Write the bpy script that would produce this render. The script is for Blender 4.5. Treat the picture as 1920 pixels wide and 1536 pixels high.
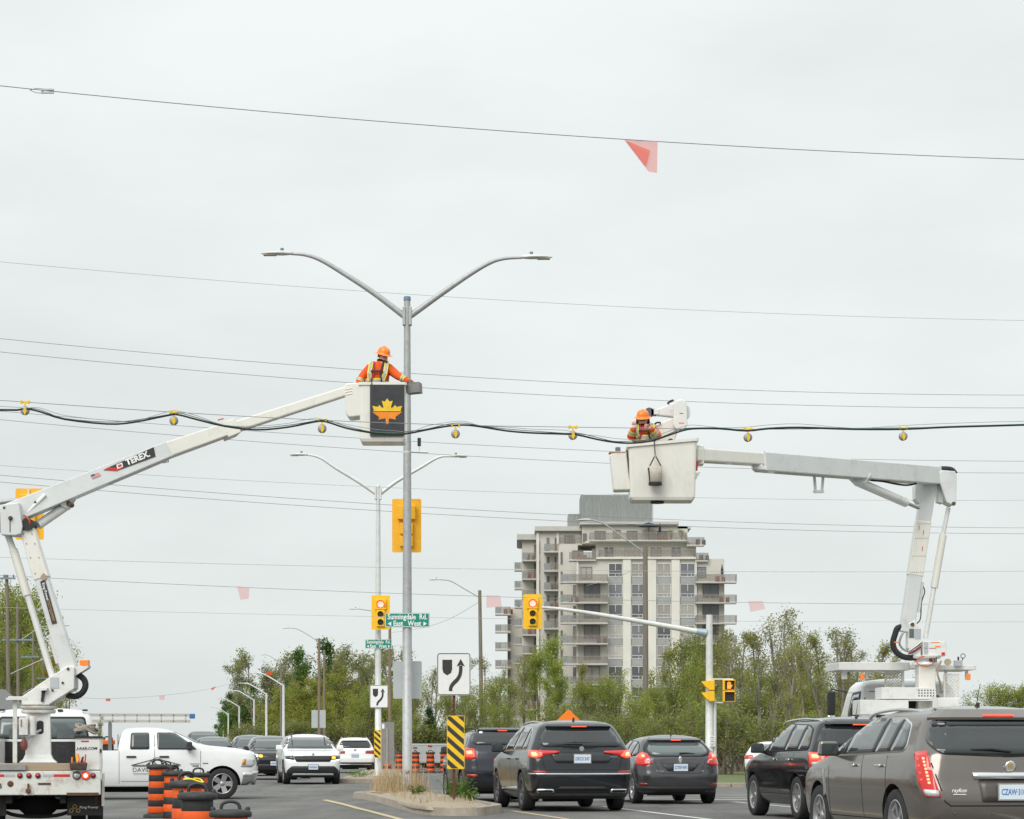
import bpy, bmesh, math, random
import numpy as np
from mathutils import Vector, Matrix, Quaternion

for o in list(bpy.data.objects):
    bpy.data.objects.remove(o, do_unlink=True)
SC = bpy.context.scene
COL = SC.collection
R = math.radians

# ------------------------------------------------------------------ camera
CAMZ, HOR, FPX = 1.17, 1404.0, 4400.0          # eye height, horizon row and focal length in photo pixels
cd = bpy.data.cameras.new('camera')
cam = bpy.data.objects.new('camera', cd)
COL.objects.link(cam)
cam.location = (0, 0, CAMZ)
cam.rotation_euler = (R(90), 0, 0)
cd.sensor_fit = 'HORIZONTAL'
cd.sensor_width = 36.0
cd.lens = FPX / 1920 * 36.0
cd.shift_y = (HOR - 768) / 1920
cd.clip_start, cd.clip_end = 0.5, 9000
SC.camera = cam

# ------------------------------------------------------------------ sky, sun, exposure
SUN_EL, SUN_AZ = 43, 206         # the sun behind the cloud: high, behind the camera and to its left
w = bpy.data.worlds.new('World')
SC.world = w
w.use_nodes = True
nt = w.node_tree
nt.nodes.clear()
out = nt.nodes.new('ShaderNodeOutputWorld')
bg = nt.nodes.new('ShaderNodeBackground')
sky = nt.nodes.new('ShaderNodeTexSky')
sky.sky_type = 'NISHITA'
sky.sun_disc = False
sky.sun_elevation = R(SUN_EL)
sky.sun_rotation = R(SUN_AZ)
sky.dust_density = 4
tc = nt.nodes.new('ShaderNodeTexCoord')
sep = nt.nodes.new('ShaderNodeSeparateXYZ')
nt.links.new(tc.outputs['Generated'], sep.inputs[0])
zz = nt.nodes.new('ShaderNodeMath')               # overcast: the cloud layer brightens steadily from horizon to zenith
zz.operation = 'POWER'
zz.use_clamp = True
zz.inputs[1].default_value = 1.8
nt.links.new(sep.outputs['Z'], zz.inputs[0])
ramp = nt.nodes.new('ShaderNodeMapRange')
ramp.inputs['To Min'].default_value = 0.555
ramp.inputs['To Max'].default_value = 1.0
nt.links.new(zz.outputs[0], ramp.inputs['Value'])
mp = nt.nodes.new('ShaderNodeMapping')
mp.inputs['Scale'].default_value = (1.0, 1.0, 3.2)
nt.links.new(tc.outputs['Generated'], mp.inputs['Vector'])
nz = nt.nodes.new('ShaderNodeTexNoise')
nz.inputs['Scale'].default_value = 4.6
nz.inputs['Detail'].default_value = 5
nz.inputs['Roughness'].default_value = 0.5
nt.links.new(mp.outputs[0], nz.inputs['Vector'])
cl = nt.nodes.new('ShaderNodeMapRange')
cl.inputs['From Min'].default_value = 0.3
cl.inputs['From Max'].default_value = 0.7
cl.inputs['To Min'].default_value = 0.905
cl.inputs['To Max'].default_value = 1.055
nt.links.new(nz.outputs['Fac'], cl.inputs['Value'])
mul = nt.nodes.new('ShaderNodeMath')
mul.operation = 'MULTIPLY'
nt.links.new(ramp.outputs[0], mul.inputs[0])
nt.links.new(cl.outputs[0], mul.inputs[1])
tint = nt.nodes.new('ShaderNodeVectorMath')
tint.operation = 'SCALE'
tint.inputs[0].default_value = (0.945, 1.005, 0.99)
nt.links.new(mul.outputs[0], tint.inputs['Scale'])
sk = nt.nodes.new('ShaderNodeVectorMath')
sk.operation = 'SCALE'
sk.inputs['Scale'].default_value = 0.1
nt.links.new(sky.outputs[0], sk.inputs[0])
mixw = nt.nodes.new('ShaderNodeMix')
mixw.data_type = 'RGBA'
mixw.inputs['Factor'].default_value = 0.96
nt.links.new(sk.outputs[0], mixw.inputs['A'])
nt.links.new(tint.outputs[0], mixw.inputs['B'])
nt.links.new(mixw.outputs['Result'], bg.inputs['Color'])
bg.inputs['Strength'].default_value = 1.0
nt.links.new(bg.outputs[0], out.inputs[0])

sl = bpy.data.lights.new('sun', 'SUN')
sl.energy = 1.5
sl.angle = R(40)
sl.color = (1.0, 0.97, 0.93)
so = bpy.data.objects.new('sun', sl)
COL.objects.link(so)
so.location = (-20, -30, 60)
so.rotation_euler = (R(90 - SUN_EL), 0, R(180 - SUN_AZ))

SC.view_settings.view_transform = 'Standard'
SC.view_settings.look = 'None'
SC.view_settings.exposure = 0.6
SC.view_settings.gamma = 1.0
SC.view_settings.use_curve_mapping = False
SC.render.engine = 'CYCLES'
SC.cycles.max_bounces = 6
SC.cycles.transparent_max_bounces = 12

# ------------------------------------------------------------------ helpers
def P(px, py, s):
    """point seen at photo pixel (px, py) where one metre spans s pixels"""
    return Vector(((px - 960) / s, FPX / s, CAMZ + (HOR - py) / s))

def smooth(a, b, v):
    t = min(1, max(0, (v - a) / (b - a)))
    return t * t * (3 - 2 * t)

def gz(x, y):
    """height of the road: it falls a little towards the left kerb of the junction"""
    x0 = 2.6 - 1.8 * (1 - smooth(26, 40, y))
    return -0.15 * smooth(x0, x0 + 3.4, -x) * (1 - smooth(61, 74, y))

def newmat(name):
    m = bpy.data.materials.new(name)
    m.use_nodes = True
    return m, m.node_tree, m.node_tree.nodes['Principled BSDF']

MATS = {}
def mat(name, col, rough=0.6, metal=0.0, var=0.12, scale=6.0, bump=0.0, bscale=40.0, coat=0.0, dirt=None, dscale=2.0, damt=0.5, spec=0.5, stretch=(1, 1, 1), emit=None, estr=1.0, detail=6.0):
    if name in MATS:
        return MATS[name]
    m, t, b = newmat(name)
    N, L = t.nodes.new, t.links.new
    tcn = N('ShaderNodeTexCoord')
    mpn = N('ShaderNodeMapping')
    mpn.inputs['Scale'].default_value = stretch
    L(tcn.outputs['Object'], mpn.inputs[0])
    n = N('ShaderNodeTexNoise')
    n.inputs['Scale'].default_value = scale
    n.inputs['Detail'].default_value = detail
    n.inputs['Roughness'].default_value = 0.6
    L(mpn.outputs[0], n.inputs['Vector'])
    mr = N('ShaderNodeMapRange')
    mr.inputs['From Min'].default_value = 0.3
    mr.inputs['From Max'].default_value = 0.7
    mr.inputs['To Min'].default_value = 1 - var
    mr.inputs['To Max'].default_value = 1 + var
    L(n.outputs['Fac'], mr.inputs['Value'])
    sc = N('ShaderNodeVectorMath')
    sc.operation = 'SCALE'
    sc.inputs[0].default_value = col
    L(mr.outputs[0], sc.inputs['Scale'])
    last = sc.outputs[0]
    if dirt:
        n2 = N('ShaderNodeTexNoise')
        n2.inputs['Scale'].default_value = dscale
        n2.inputs['Detail'].default_value = 8
        n2.inputs['Roughness'].default_value = 0.72
        L(mpn.outputs[0], n2.inputs['Vector'])
        r2 = N('ShaderNodeMapRange')
        r2.inputs['From Min'].default_value = 0.52
        r2.inputs['From Max'].default_value = 0.74
        r2.inputs['To Max'].default_value = damt
        L(n2.outputs['Fac'], r2.inputs['Value'])
        mx = N('ShaderNodeMix')
        mx.data_type = 'RGBA'
        L(r2.outputs[0], mx.inputs['Factor'])
        L(last, mx.inputs['A'])
        mx.inputs['B'].default_value = (*dirt, 1)
        last = mx.outputs['Result']
    L(last, b.inputs['Base Color'])
    b.inputs['Roughness'].default_value = rough
    b.inputs['Metallic'].default_value = metal
    b.inputs['Specular IOR Level'].default_value = spec
    if coat:
        b.inputs['Coat Weight'].default_value = coat
        b.inputs['Coat Roughness'].default_value = 0.04
    if bump:
        n3 = N('ShaderNodeTexNoise')
        n3.inputs['Scale'].default_value = bscale
        n3.inputs['Detail'].default_value = 4
        L(mpn.outputs[0], n3.inputs['Vector'])
        bp = N('ShaderNodeBump')
        bp.inputs['Strength'].default_value = bump
        bp.inputs['Distance'].default_value = 0.02
        L(n3.outputs['Fac'], bp.inputs['Height'])
        L(bp.outputs[0], b.inputs['Normal'])
    if emit:
        b.inputs['Emission Color'].default_value = (*emit, 1)
        b.inputs['Emission Strength'].default_value = estr
    MATS[name] = m
    return m

# ------------------------------------------------------------------ mesh builder
class MB:
    def __init__(self, off=(0, 0, 0)):
        self.v, self.f, self.m, self.s = [], [], [], []
        self.off = Vector(off)
        self.mi, self.sm = 0, False
    def add(self, vs, fs, mi=None, sm=None):
        n = len(self.v)
        self.v += [tuple(Vector(p) - self.off) for p in vs]
        for f in fs:
            self.f.append(tuple(i + n for i in f))
            self.m.append(self.mi if mi is None else mi)
            self.s.append(self.sm if sm is None else sm)
    def box(self, c, d, rot=None, mi=None, taper=None):
        c = Vector(c)
        hx, hy, hz = d[0] / 2, d[1] / 2, d[2] / 2
        tx, ty = taper or (1, 1)
        vs = [Vector((sx * hx * (tx if sz > 0 else 1), sy * hy * (ty if sz > 0 else 1), sz * hz)) for sz in (-1, 1) for sy in (-1, 1) for sx in (-1, 1)]
        if rot is not None:
            if isinstance(rot, (int, float)):
                rot = Matrix.Rotation(rot, 3, 'Z')
            vs = [rot @ q for q in vs]
        self.add([c + q for q in vs], [(0, 2, 3, 1), (4, 5, 7, 6), (0, 1, 5, 4), (2, 6, 7, 3), (0, 4, 6, 2), (1, 3, 7, 5)], mi, False)
    def beam(self, p0, p1, w, h, up=(0, 0, 1), w1=None, h1=None, mi=None):
        """box section from p0 to p1: w across, h along up"""
        p0, p1 = Vector(p0), Vector(p1)
        d = (p1 - p0).normalized()
        x = d.cross(Vector(up))
        if x.length < 1e-5:
            x = d.cross(Vector((1, 0, 0)))
        x.normalize()
        u = x.cross(d)
        w1 = w if w1 is None else w1
        h1 = h if h1 is None else h1
        vs = [p0 - x * w / 2 - u * h / 2, p0 + x * w / 2 - u * h / 2, p0 + x * w / 2 + u * h / 2, p0 - x * w / 2 + u * h / 2,
              p1 - x * w1 / 2 - u * h1 / 2, p1 + x * w1 / 2 - u * h1 / 2, p1 + x * w1 / 2 + u * h1 / 2, p1 - x * w1 / 2 + u * h1 / 2]
        self.add(vs, [(0, 1, 2, 3), (7, 6, 5, 4), (0, 4, 5, 1), (1, 5, 6, 2), (2, 6, 7, 3), (3, 7, 4, 0)], mi, False)
    def tube(self, pts, rad, n=8, caps=True, mi=None, sm=True):
        pts = [Vector(p) for p in pts]
        k = len(pts)
        rads = rad if isinstance(rad, (list, tuple)) else [rad] * k
        ref = None
        vs = []
        for i, p in enumerate(pts):
            d = (pts[min(i + 1, k - 1)] - pts[max(i - 1, 0)])
            d = d.normalized() if d.length > 1e-9 else Vector((0, 0, 1))
            if ref is None:
                ref = d.cross(Vector((0, 0, 1)))
                if ref.length < 1e-3:
                    ref = d.cross(Vector((1, 0, 0)))
            x = (ref - d * ref.dot(d)).normalized()
            ref = x
            y = d.cross(x)
            for j in range(n):
                a = 2 * math.pi * j / n
                vs.append(p + (x * math.cos(a) + y * math.sin(a)) * rads[i])
        fs = [(i * n + j, i * n + (j + 1) % n, (i + 1) * n + (j + 1) % n, (i + 1) * n + j) for i in range(k - 1) for j in range(n)]
        self.add(vs, fs, mi, sm)
        if caps:
            self.add([vs[j] for j in range(n)], [tuple(reversed(range(n)))], mi, False)
            self.add([vs[(k - 1) * n + j] for j in range(n)], [tuple(range(n))], mi, False)
    def lathe(self, prof, c=(0, 0, 0), axis='z', n=24, mi=None, sm=True, sx=1.0, sy=1.0, caps=True):
        """profile of (radius, height) turned about an axis through c"""
        c = Vector(c)
        vs = []
        for r, h in prof:
            for j in range(n):
                a = 2 * math.pi * j / n
                q = (r * math.cos(a) * sx, r * math.sin(a) * sy, h)
                if axis == 'x':
                    q = (q[2], q[0], q[1])
                elif axis == 'y':
                    q = (q[1], q[2], q[0])
                vs.append(c + Vector(q))
        k = len(prof)
        fs = [(i * n + j, i * n + (j + 1) % n, (i + 1) * n + (j + 1) % n, (i + 1) * n + j) for i in range(k - 1) for j in range(n)]
        self.add(vs, fs, mi, sm)
        if caps and prof[0][0] > 1e-4:
            self.add(vs[:n], [tuple(reversed(range(n)))], mi, False)
        if caps and prof[-1][0] > 1e-4:
            self.add(vs[-n:], [tuple(range(n))], mi, False)
    def prism(self, poly, mp, d, mi=None):
        """flat outline poly [(a, b)] mapped by mp(a, b, t) for t = 0 and d"""
        n = len(poly)
        v0 = [mp(a, b, 0) for a, b in poly]
        v1 = [mp(a, b, d) for a, b in poly]
        self.add(v0 + v1, [tuple(range(n)), tuple(reversed(range(n, 2 * n)))] + [(i, n + i, n + (i + 1) % n, (i + 1) % n) for i in range(n)], mi, False)
    def mesh(self, name, mats):
        me = bpy.data.meshes.new(name)
        me.from_pydata(self.v, [], self.f)
        for q in (mats if isinstance(mats, (list, tuple)) else [mats]):
            me.materials.append(q)
        me.polygons.foreach_set('material_index', self.m)
        me.polygons.foreach_set('use_smooth', self.s)
        bm = bmesh.new()
        bm.from_mesh(me)
        bmesh.ops.recalc_face_normals(bm, faces=bm.faces)
        bm.to_mesh(me)
        bm.free()
        me.update()
        return me
    def build(self, name, mats, parent=None, bevel=0, loc=None):
        o = bpy.data.objects.new(name, self.mesh(name, mats))
        COL.objects.link(o)
        o.parent = parent
        if loc is not None:
            o.location = loc
        if bevel:
            bv = o.modifiers.new('bevel', 'BEVEL')
            bv.width = bevel
            bv.segments = 2
            bv.limit_method = 'ANGLE'
            bv.angle_limit = R(40)
        return o

def part(name, mesh, parent, loc=None, rot=None):
    """an object that shares mesh data"""
    o = bpy.data.objects.new(name, mesh)
    COL.objects.link(o)
    o.parent = parent
    if loc is not None:
        o.location = loc
    if rot is not None:
        o.rotation_euler = rot
    return o

def tag(o, label, cat, group=None):
    o['label'] = label
    o['category'] = cat
    if group:
        o['group'] = group
    return o

def thing(name, label, cat, loc=(0, 0, 0), rz=0, group=None):
    o = bpy.data.objects.new(name, None)
    COL.objects.link(o)
    o.empty_display_size = 0.2
    o.location = loc
    o.rotation_euler = (0, 0, rz)
    return tag(o, label, cat, group)

def struct(o, kind='structure'):
    o['kind'] = kind
    return o

def copy_tree(o, parent=None):
    c = o.copy()
    COL.objects.link(c)
    c.parent = parent
    for ch in list(o.children):
        copy_tree(ch, c)
    return c

def round_poly(pts, r, n=4):
    res = []
    k = len(pts)
    for i in range(k):
        p, a, b = Vector(pts[i]), Vector(pts[i - 1]), Vector(pts[(i + 1) % k])
        rr = r[i] if isinstance(r, (list, tuple)) else r
        da, db = a - p, b - p
        q = min(rr, da.length * 0.48, db.length * 0.48)
        if q < 1e-4:
            res.append(tuple(p))
            continue
        p0, p1 = p + da.normalized() * q, p + db.normalized() * q
        for j in range(n + 1):
            t = j / n
            res.append(tuple(p0 * (1 - t) ** 2 + p * 2 * t * (1 - t) + p1 * t * t))
    return res

FONT_CACHE = {}
def text_mesh(body, size, mat_, bold=0.0, width=None, shear=0.0):
    """lettering as a thin mesh in its XZ plane, centred, facing -Y"""
    key = (body, round(size, 4), mat_.name, bold, width, shear)
    if key in FONT_CACHE:
        return FONT_CACHE[key]
    cu = bpy.data.curves.new('lettering', 'FONT')
    cu.body = body
    cu.size = size
    cu.align_x = 'CENTER'
    cu.align_y = 'CENTER'
    cu.offset = bold
    cu.shear = shear
    cu.resolution_u = 2
    ob = bpy.data.objects.new('lettering', cu)
    COL.objects.link(ob)
    dg = bpy.context.evaluated_depsgraph_get()
    me = bpy.data.meshes.new_from_object(ob.evaluated_get(dg))
    bpy.data.objects.remove(ob, do_unlink=True)
    k = 1.0
    if width:
        xs = [v.co.x for v in me.vertices]
        k = width / (max(xs) - min(xs))
        cx = (max(xs) + min(xs)) / 2
    for v in me.vertices:
        x, y, _ = v.co
        v.co = ((x - cx) * k if width else x, 0, y)
    me.materials.clear()
    me.materials.append(mat_)
    me.name = 'lettering'
    FONT_CACHE[key] = me
    return me

def pchip(xs, ys, xq):
    xs, ys = np.asarray(xs, float), np.asarray(ys, float)
    h = np.diff(xs)
    d = np.diff(ys) / h
    m = np.zeros(len(xs))
    for i in range(1, len(xs) - 1):
        if d[i - 1] * d[i] > 0:
            w1, w2 = 2 * h[i] + h[i - 1], h[i] + 2 * h[i - 1]
            m[i] = (w1 + w2) / (w1 / d[i - 1] + w2 / d[i])
    m[0], m[-1] = d[0], d[-1]
    i = np.clip(np.searchsorted(xs, xq) - 1, 0, len(xs) - 2)
    t = (xq - xs[i]) / h[i]
    return ys[i] * (2 * t**3 - 3 * t**2 + 1) + m[i] * h[i] * (t**3 - 2 * t**2 + t) + ys[i + 1] * (-2 * t**3 + 3 * t**2) + m[i + 1] * h[i] * (t**3 - t**2)
# ------------------------------------------------------------------ the setting
HEAD = R(9.4)                                    # the road runs 9.4 degrees left of the view
DV = Vector((-math.sin(HEAD), math.cos(HEAD), 0))
NV = Vector((math.cos(HEAD), math.sin(HEAD), 0))
def TU(t, u, z=0.0):
    """road coordinates: t metres right, u metres along"""
    p = NV * t + DV * u
    return Vector((p.x, p.y, z))

def asphalt():
    m, t, b = newmat('asphalt')
    N, L = t.nodes.new, t.links.new
    tcn = N('ShaderNodeTexCoord')
    def noise(scale, detail, lo, hi, a, c, vec=None):
        n = N('ShaderNodeTexNoise')
        n.inputs['Scale'].default_value = scale
        n.inputs['Detail'].default_value = detail
        n.inputs['Roughness'].default_value = 0.65
        L(vec or tcn.outputs['Object'], n.inputs['Vector'])
        r = N('ShaderNodeMapRange')
        for k, v in (('From Min', lo), ('From Max', hi), ('To Min', a), ('To Max', c)):
            r.inputs[k].default_value = v
        L(n.outputs['Fac'], r.inputs['Value'])
        return r.outputs[0]
    mp = N('ShaderNodeMapping')
    mp.inputs['Rotation'].default_value = (0, 0, -HEAD)
    mp.inputs['Scale'].default_value = (1.0, 0.06, 1)
    L(tcn.outputs['Object'], mp.inputs[0])
    a = noise(0.35, 6, 0.3, 0.7, 0.74, 1.2)
    c = noise(60, 3, 0.3, 0.7, 0.72, 1.28)
    d = noise(0.9, 3, 0.35, 0.65, 0.78, 1.16, mp.outputs[0])
    def mult(p, q):
        k = N('ShaderNodeMath')
        k.operation = 'MULTIPLY'
        L(p, k.inputs[0])
        L(q, k.inputs[1])
        return k.outputs[0]
    v = mult(mult(a, c), d)
    vo = N('ShaderNodeTexVoronoi')
    vo.feature = 'DISTANCE_TO_EDGE'
    vo.inputs['Scale'].default_value = 0.23
    wv = N('ShaderNodeTexNoise')
    wv.inputs['Scale'].default_value = 0.8
    wv.inputs['Detail'].default_value = 5
    L(tcn.outputs['Object'], wv.inputs['Vector'])
    ad = N('ShaderNodeVectorMath')
    ad.operation = 'MULTIPLY_ADD'
    ad.inputs[1].default_value = (2.2, 2.2, 0)
    L(wv.outputs['Color'], ad.inputs[0])
    L(tcn.outputs['Object'], ad.inputs[2])
    L(ad.outputs[0], vo.inputs['Vector'])
    cr = N('ShaderNodeMapRange')
    for k, val in (('From Min', 0.0), ('From Max', 0.012), ('To Min', 0.4), ('To Max', 1.0)):
        cr.inputs[k].default_value = val
    L(vo.outputs['Distance'], cr.inputs['Value'])
    v = mult(v, cr.outputs[0])
    s = N('ShaderNodeVectorMath')
    s.operation = 'SCALE'
    s.inputs[0].default_value = (0.128, 0.125, 0.118)
    L(v, s.inputs['Scale'])
    L(s.outputs[0], b.inputs['Base Color'])
    b.inputs['Roughness'].default_value = 0.82
    bp = N('ShaderNodeBump')
    bp.inputs['Strength'].default_value = 0.35
    bp.inputs['Distance'].default_value = 0.01
    L(c, bp.inputs['Height'])
    L(bp.outputs[0], b.inputs['Normal'])
    return m

M_ASPH = asphalt()
M_CONC = mat('concrete', (0.33, 0.285, 0.235), 0.9, var=0.16, scale=5, bump=0.3, bscale=60, dirt=(0.16, 0.13, 0.10), dscale=1.6, damt=0.6)
M_DIRT = mat('island_soil', (0.33, 0.275, 0.205), 0.95, var=0.2, scale=8, bump=0.5, bscale=30, dirt=(0.20, 0.17, 0.11), dscale=2.5, damt=0.85)
M_TURF = mat('verge_grass', (0.10, 0.125, 0.04), 0.95, var=0.3, scale=1.3, bump=0.6, bscale=14, dirt=(0.23, 0.18, 0.10), dscale=0.35, damt=0.85)
M_WLINE = mat('white_road_paint', (0.62, 0.61, 0.58), 0.8, var=0.1, scale=14, dirt=(0.16, 0.155, 0.15), dscale=5.5, damt=0.9)
M_YLINE = mat('yellow_road_paint', (0.46, 0.38, 0.22), 0.8, var=0.1, scale=14, dirt=(0.18, 0.165, 0.14), dscale=4.5, damt=0.9)
M_TAR = mat('tar', (0.03, 0.03, 0.03), 0.5, var=0.1)

def gridsheet(name, xs, ys, zf, m, inside=None):
    vs = [(x, y, zf(x, y)) for y in ys for x in xs]
    n = len(xs)
    fs = []
    for j in range(len(ys) - 1):
        for i in range(n - 1):
            if inside and not inside((xs[i] + xs[i + 1]) / 2, (ys[j] + ys[j + 1]) / 2):
                continue
            fs.append((j * n + i, j * n + i + 1, (j + 1) * n + i + 1, (j + 1) * n + i))
    b = MB()
    b.add(vs, fs)
    return struct(b.build(name, m))

fine = [-60 + i * 1.5 for i in range(81)]
gridsheet('ground', [-5000, -1500, -500, -200, -100] + fine + [100, 200, 500, 1500, 5000],
          [-300, -60, 0] + [10 + i * 1.5 for i in range(50)] + [110, 160, 300, 700, 1500, 5000], lambda x, y: gz(x, y) - 0.06, M_TURF)
# the asphalt of the junction: our road, the crossing road and the road that goes on
gridsheet('road', [-300, -120] + fine + [120, 300], [-40, 0] + [10 + i * 1.5 for i in range(50)] + [96, 110, 140, 200, 320, 600, 900],
          lambda x, y: gz(x, y), M_ASPH)

def strip(name, pts, width, m, z=0.005, label=None):
    """a painted strip that follows the road surface"""
    b = MB()
    pts = [Vector((p[0], p[1], 0)) for p in pts]
    fin = []
    for a, c in zip(pts, pts[1:]):
        k = max(1, int((c - a).length / 0.8))
        fin += [a + (c - a) * (i / k) for i in range(k)]
    fin.append(pts[-1])
    vs = []
    for i, p in enumerate(fin):
        d = (fin[min(i + 1, len(fin) - 1)] - fin[max(0, i - 1)]).normalized()
        x = Vector((d.y, -d.x, 0)) * width / 2
        for q in (p - x, p + x):
            vs.append((q.x, q.y, gz(q.x, q.y) + z))
    b.add(vs, [(2 * i, 2 * i + 1, 2 * i + 3, 2 * i + 2) for i in range(len(fin) - 1)])
    return struct(b.build(name, m))

for u0, u1 in ((10, 17), (20, 29.5), (33, 46.5)):
    strip('lane_marking', [TU(9.55, u0), TU(9.55, u1)], 0.12, M_WLINE)
strip('edge_marking', [TU(13.2, 8), TU(13.2, 50)], 0.12, M_WLINE)
strip('stop_line', [TU(7.3, 52.3), TU(17, 52.3)], 0.35, M_WLINE)
strip('crosswalk_marking', [TU(7.3, 54.4), TU(19, 54.4)], 0.12, M_WLINE)
strip('crosswalk_marking', [TU(7.3, 57.4), TU(20, 57.4)], 0.12, M_WLINE)
strip('median_marking', [TU(4.45, 24), TU(4.55, 46), TU(4.9, 58)], 0.14, M_YLINE)
strip('median_marking', [TU(7.32, 14), TU(7.25, 40), TU(7.2, 43.5)], 0.12, M_YLINE)
strip('tar_seam', [(-12.5, 52.2), (-9, 52.6), (-6, 53.0), (-4.6, 53.1)], 0.035, M_TAR, 0.009)
strip('tar_seam', [(-9.5, 44.4), (-6.5, 44.6), (-4.2, 44.3)], 0.03, M_TAR, 0.009)
strip('tar_seam', [(-3.6, 70), (1.5, 66.5), (9, 66.9)], 0.06, M_TAR, 0.009)

def verge(name, path, back, m_top, h=0.13, kw=0.22):
    """raised verge behind a kerb; kerb stones are pieces of it"""
    pts = [Vector((*p, 0)) for p in path]
    b = MB()
    poly = pts + [Vector((*p, 0)) for p in back]
    b.add([(p.x, p.y, h - 0.015) for p in poly], [tuple(range(len(poly)))])
    o = struct(b.build(name, m_top))
    i = 0
    for a, c in zip(pts, pts[1:]):
        L_ = (c - a).length
        k = max(1, int(L_ / 2.4))
        for j in range(k):
            if i > 60:
                break
            p, q = a + (c - a) * (j / k), a + (c - a) * ((j + 1) / k)
            d = (q - p).normalized()
            nrm = Vector((d.y, -d.x, 0))
            kb = MB()
            g = d * 0.008
            kb.beam(p + g + Vector((0, 0, h / 2 - 0.06)), q - g + Vector((0, 0, h / 2 - 0.06)), kw, h + 0.12)
            kb.build('kerb_stone', M_CONC, o, bevel=0.02)
            i += 1
    return o

arc = [(4.2 - 3.0 * math.cos(a), 74.2 - 3.0 * math.sin(a)) for a in (0.0, 0.4, 0.8, 1.2, 1.5)]
verge('grass_verge_right', [(-2.6, 170), (-0.6, 118), (0.6, 90), (1.15, 78)] + arc + [(12, 72.0), (24, 73.9), (60, 79.5), (150, 94)], [(300, 120), (300, 240), (-3, 240)], M_TURF)
arc = [(-17.5 + 3.0 * math.cos(a), 84 - 3.0 * math.sin(a)) for a in (0.0, 0.4, 0.8, 1.2, 1.5)]
verge('grass_verge_left', [(-150, 60), (-60, 74), (-30, 79)] + list(reversed(arc)) + [(-15.0, 95), (-20, 140), (-27, 210)], [(-32, 260), (-300, 260), (-300, 60)], M_TURF)

def island(name, outline, h=0.15):
    pts = round_poly(outline, 0.55, 5)
    b = MB()
    ctr = sum((Vector((*p, 0)) for p in pts), Vector()) / len(pts)
    n = len(pts)
    zf = lambda x, y: gz(x, y)
    rings = []
    for k, (f, z) in enumerate(((0.90, h - 0.06), (0.80, h + 0.006), (0.5, h + 0.05), (0.15, h + 0.045))):
        rings.append([(ctr.x + (p[0] - ctr.x) * f, ctr.y + (p[1] - ctr.y) * (f if f < 0.7 else 0.985 if f > 0.85 else 0.965), z + zf(*p)) for p in pts])
    vs = sum(rings, [])
    fs = [(k * n + i, k * n + (i + 1) % n, (k + 1) * n + (i + 1) % n, (k + 1) * n + i) for k in range(3) for i in range(n)]
    fs.append(tuple(range(3 * n, 4 * n)))
    b.add(vs, fs, sm=True)
    o = struct(b.build(name, M_DIRT))
    # kerb stones round the rim
    i, acc, run = 0, 0.0, [pts[0]]
    loop = pts + [pts[0]]
    for a, c in zip(loop, loop[1:]):
        run.append(c)
        acc += (Vector(c) - Vector(a)).length
        if acc > 1.7 or c == loop[-1]:
            kb = MB()
            for j, (p, q) in enumerate(zip(run, run[1:])):
                p3, q3 = Vector((*p, zf(*p))), Vector((*q, zf(*q)))
                d = (q3 - p3).normalized()
                nin = (ctr - p3)
                nin.z = 0
                x = Vector((-d.y, d.x, 0))
                if x.dot(nin) < 0:
                    x = -x
                g0 = d * (0.008 if j == 0 else -0.004)
                g1 = d * (-0.008 if j == len(run) - 2 else 0.004)
                A = [p3 + g0, q3 + g1, q3 + g1 + x * 0.2, p3 + g0 + x * 0.2]
                lo = [a_ - Vector((0, 0, 0.05)) for a_ in A]
                hi = [a_ + x * (0.035 if k_ < 2 else 0) + Vector((0, 0, h)) for k_, a_ in enumerate(A)]
                kb.add(lo + hi, [(3, 2, 1, 0), (4, 5, 6, 7), (0, 1, 5, 4), (1, 2, 6, 5), (2, 3, 7, 6), (3, 0, 4, 7)])
            kb.build('kerb_stone', M_CONC, o, bevel=0.012)
            run, acc = [c], 0.0
    return o

island('traffic_island', [(-4.05, 58.6), (-3.55, 56.0), (-1.78, 42.4), (-1.35, 40.9), (-0.55, 40.7), (-0.12, 43.2), (-2.0, 56.3), (-2.9, 58.8)])
island('traffic_island', [(-5.95, 79.2), (-4.3, 79.6), (-4.3, 92), (-5.6, 118), (-7.3, 118), (-6.3, 92)])

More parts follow.
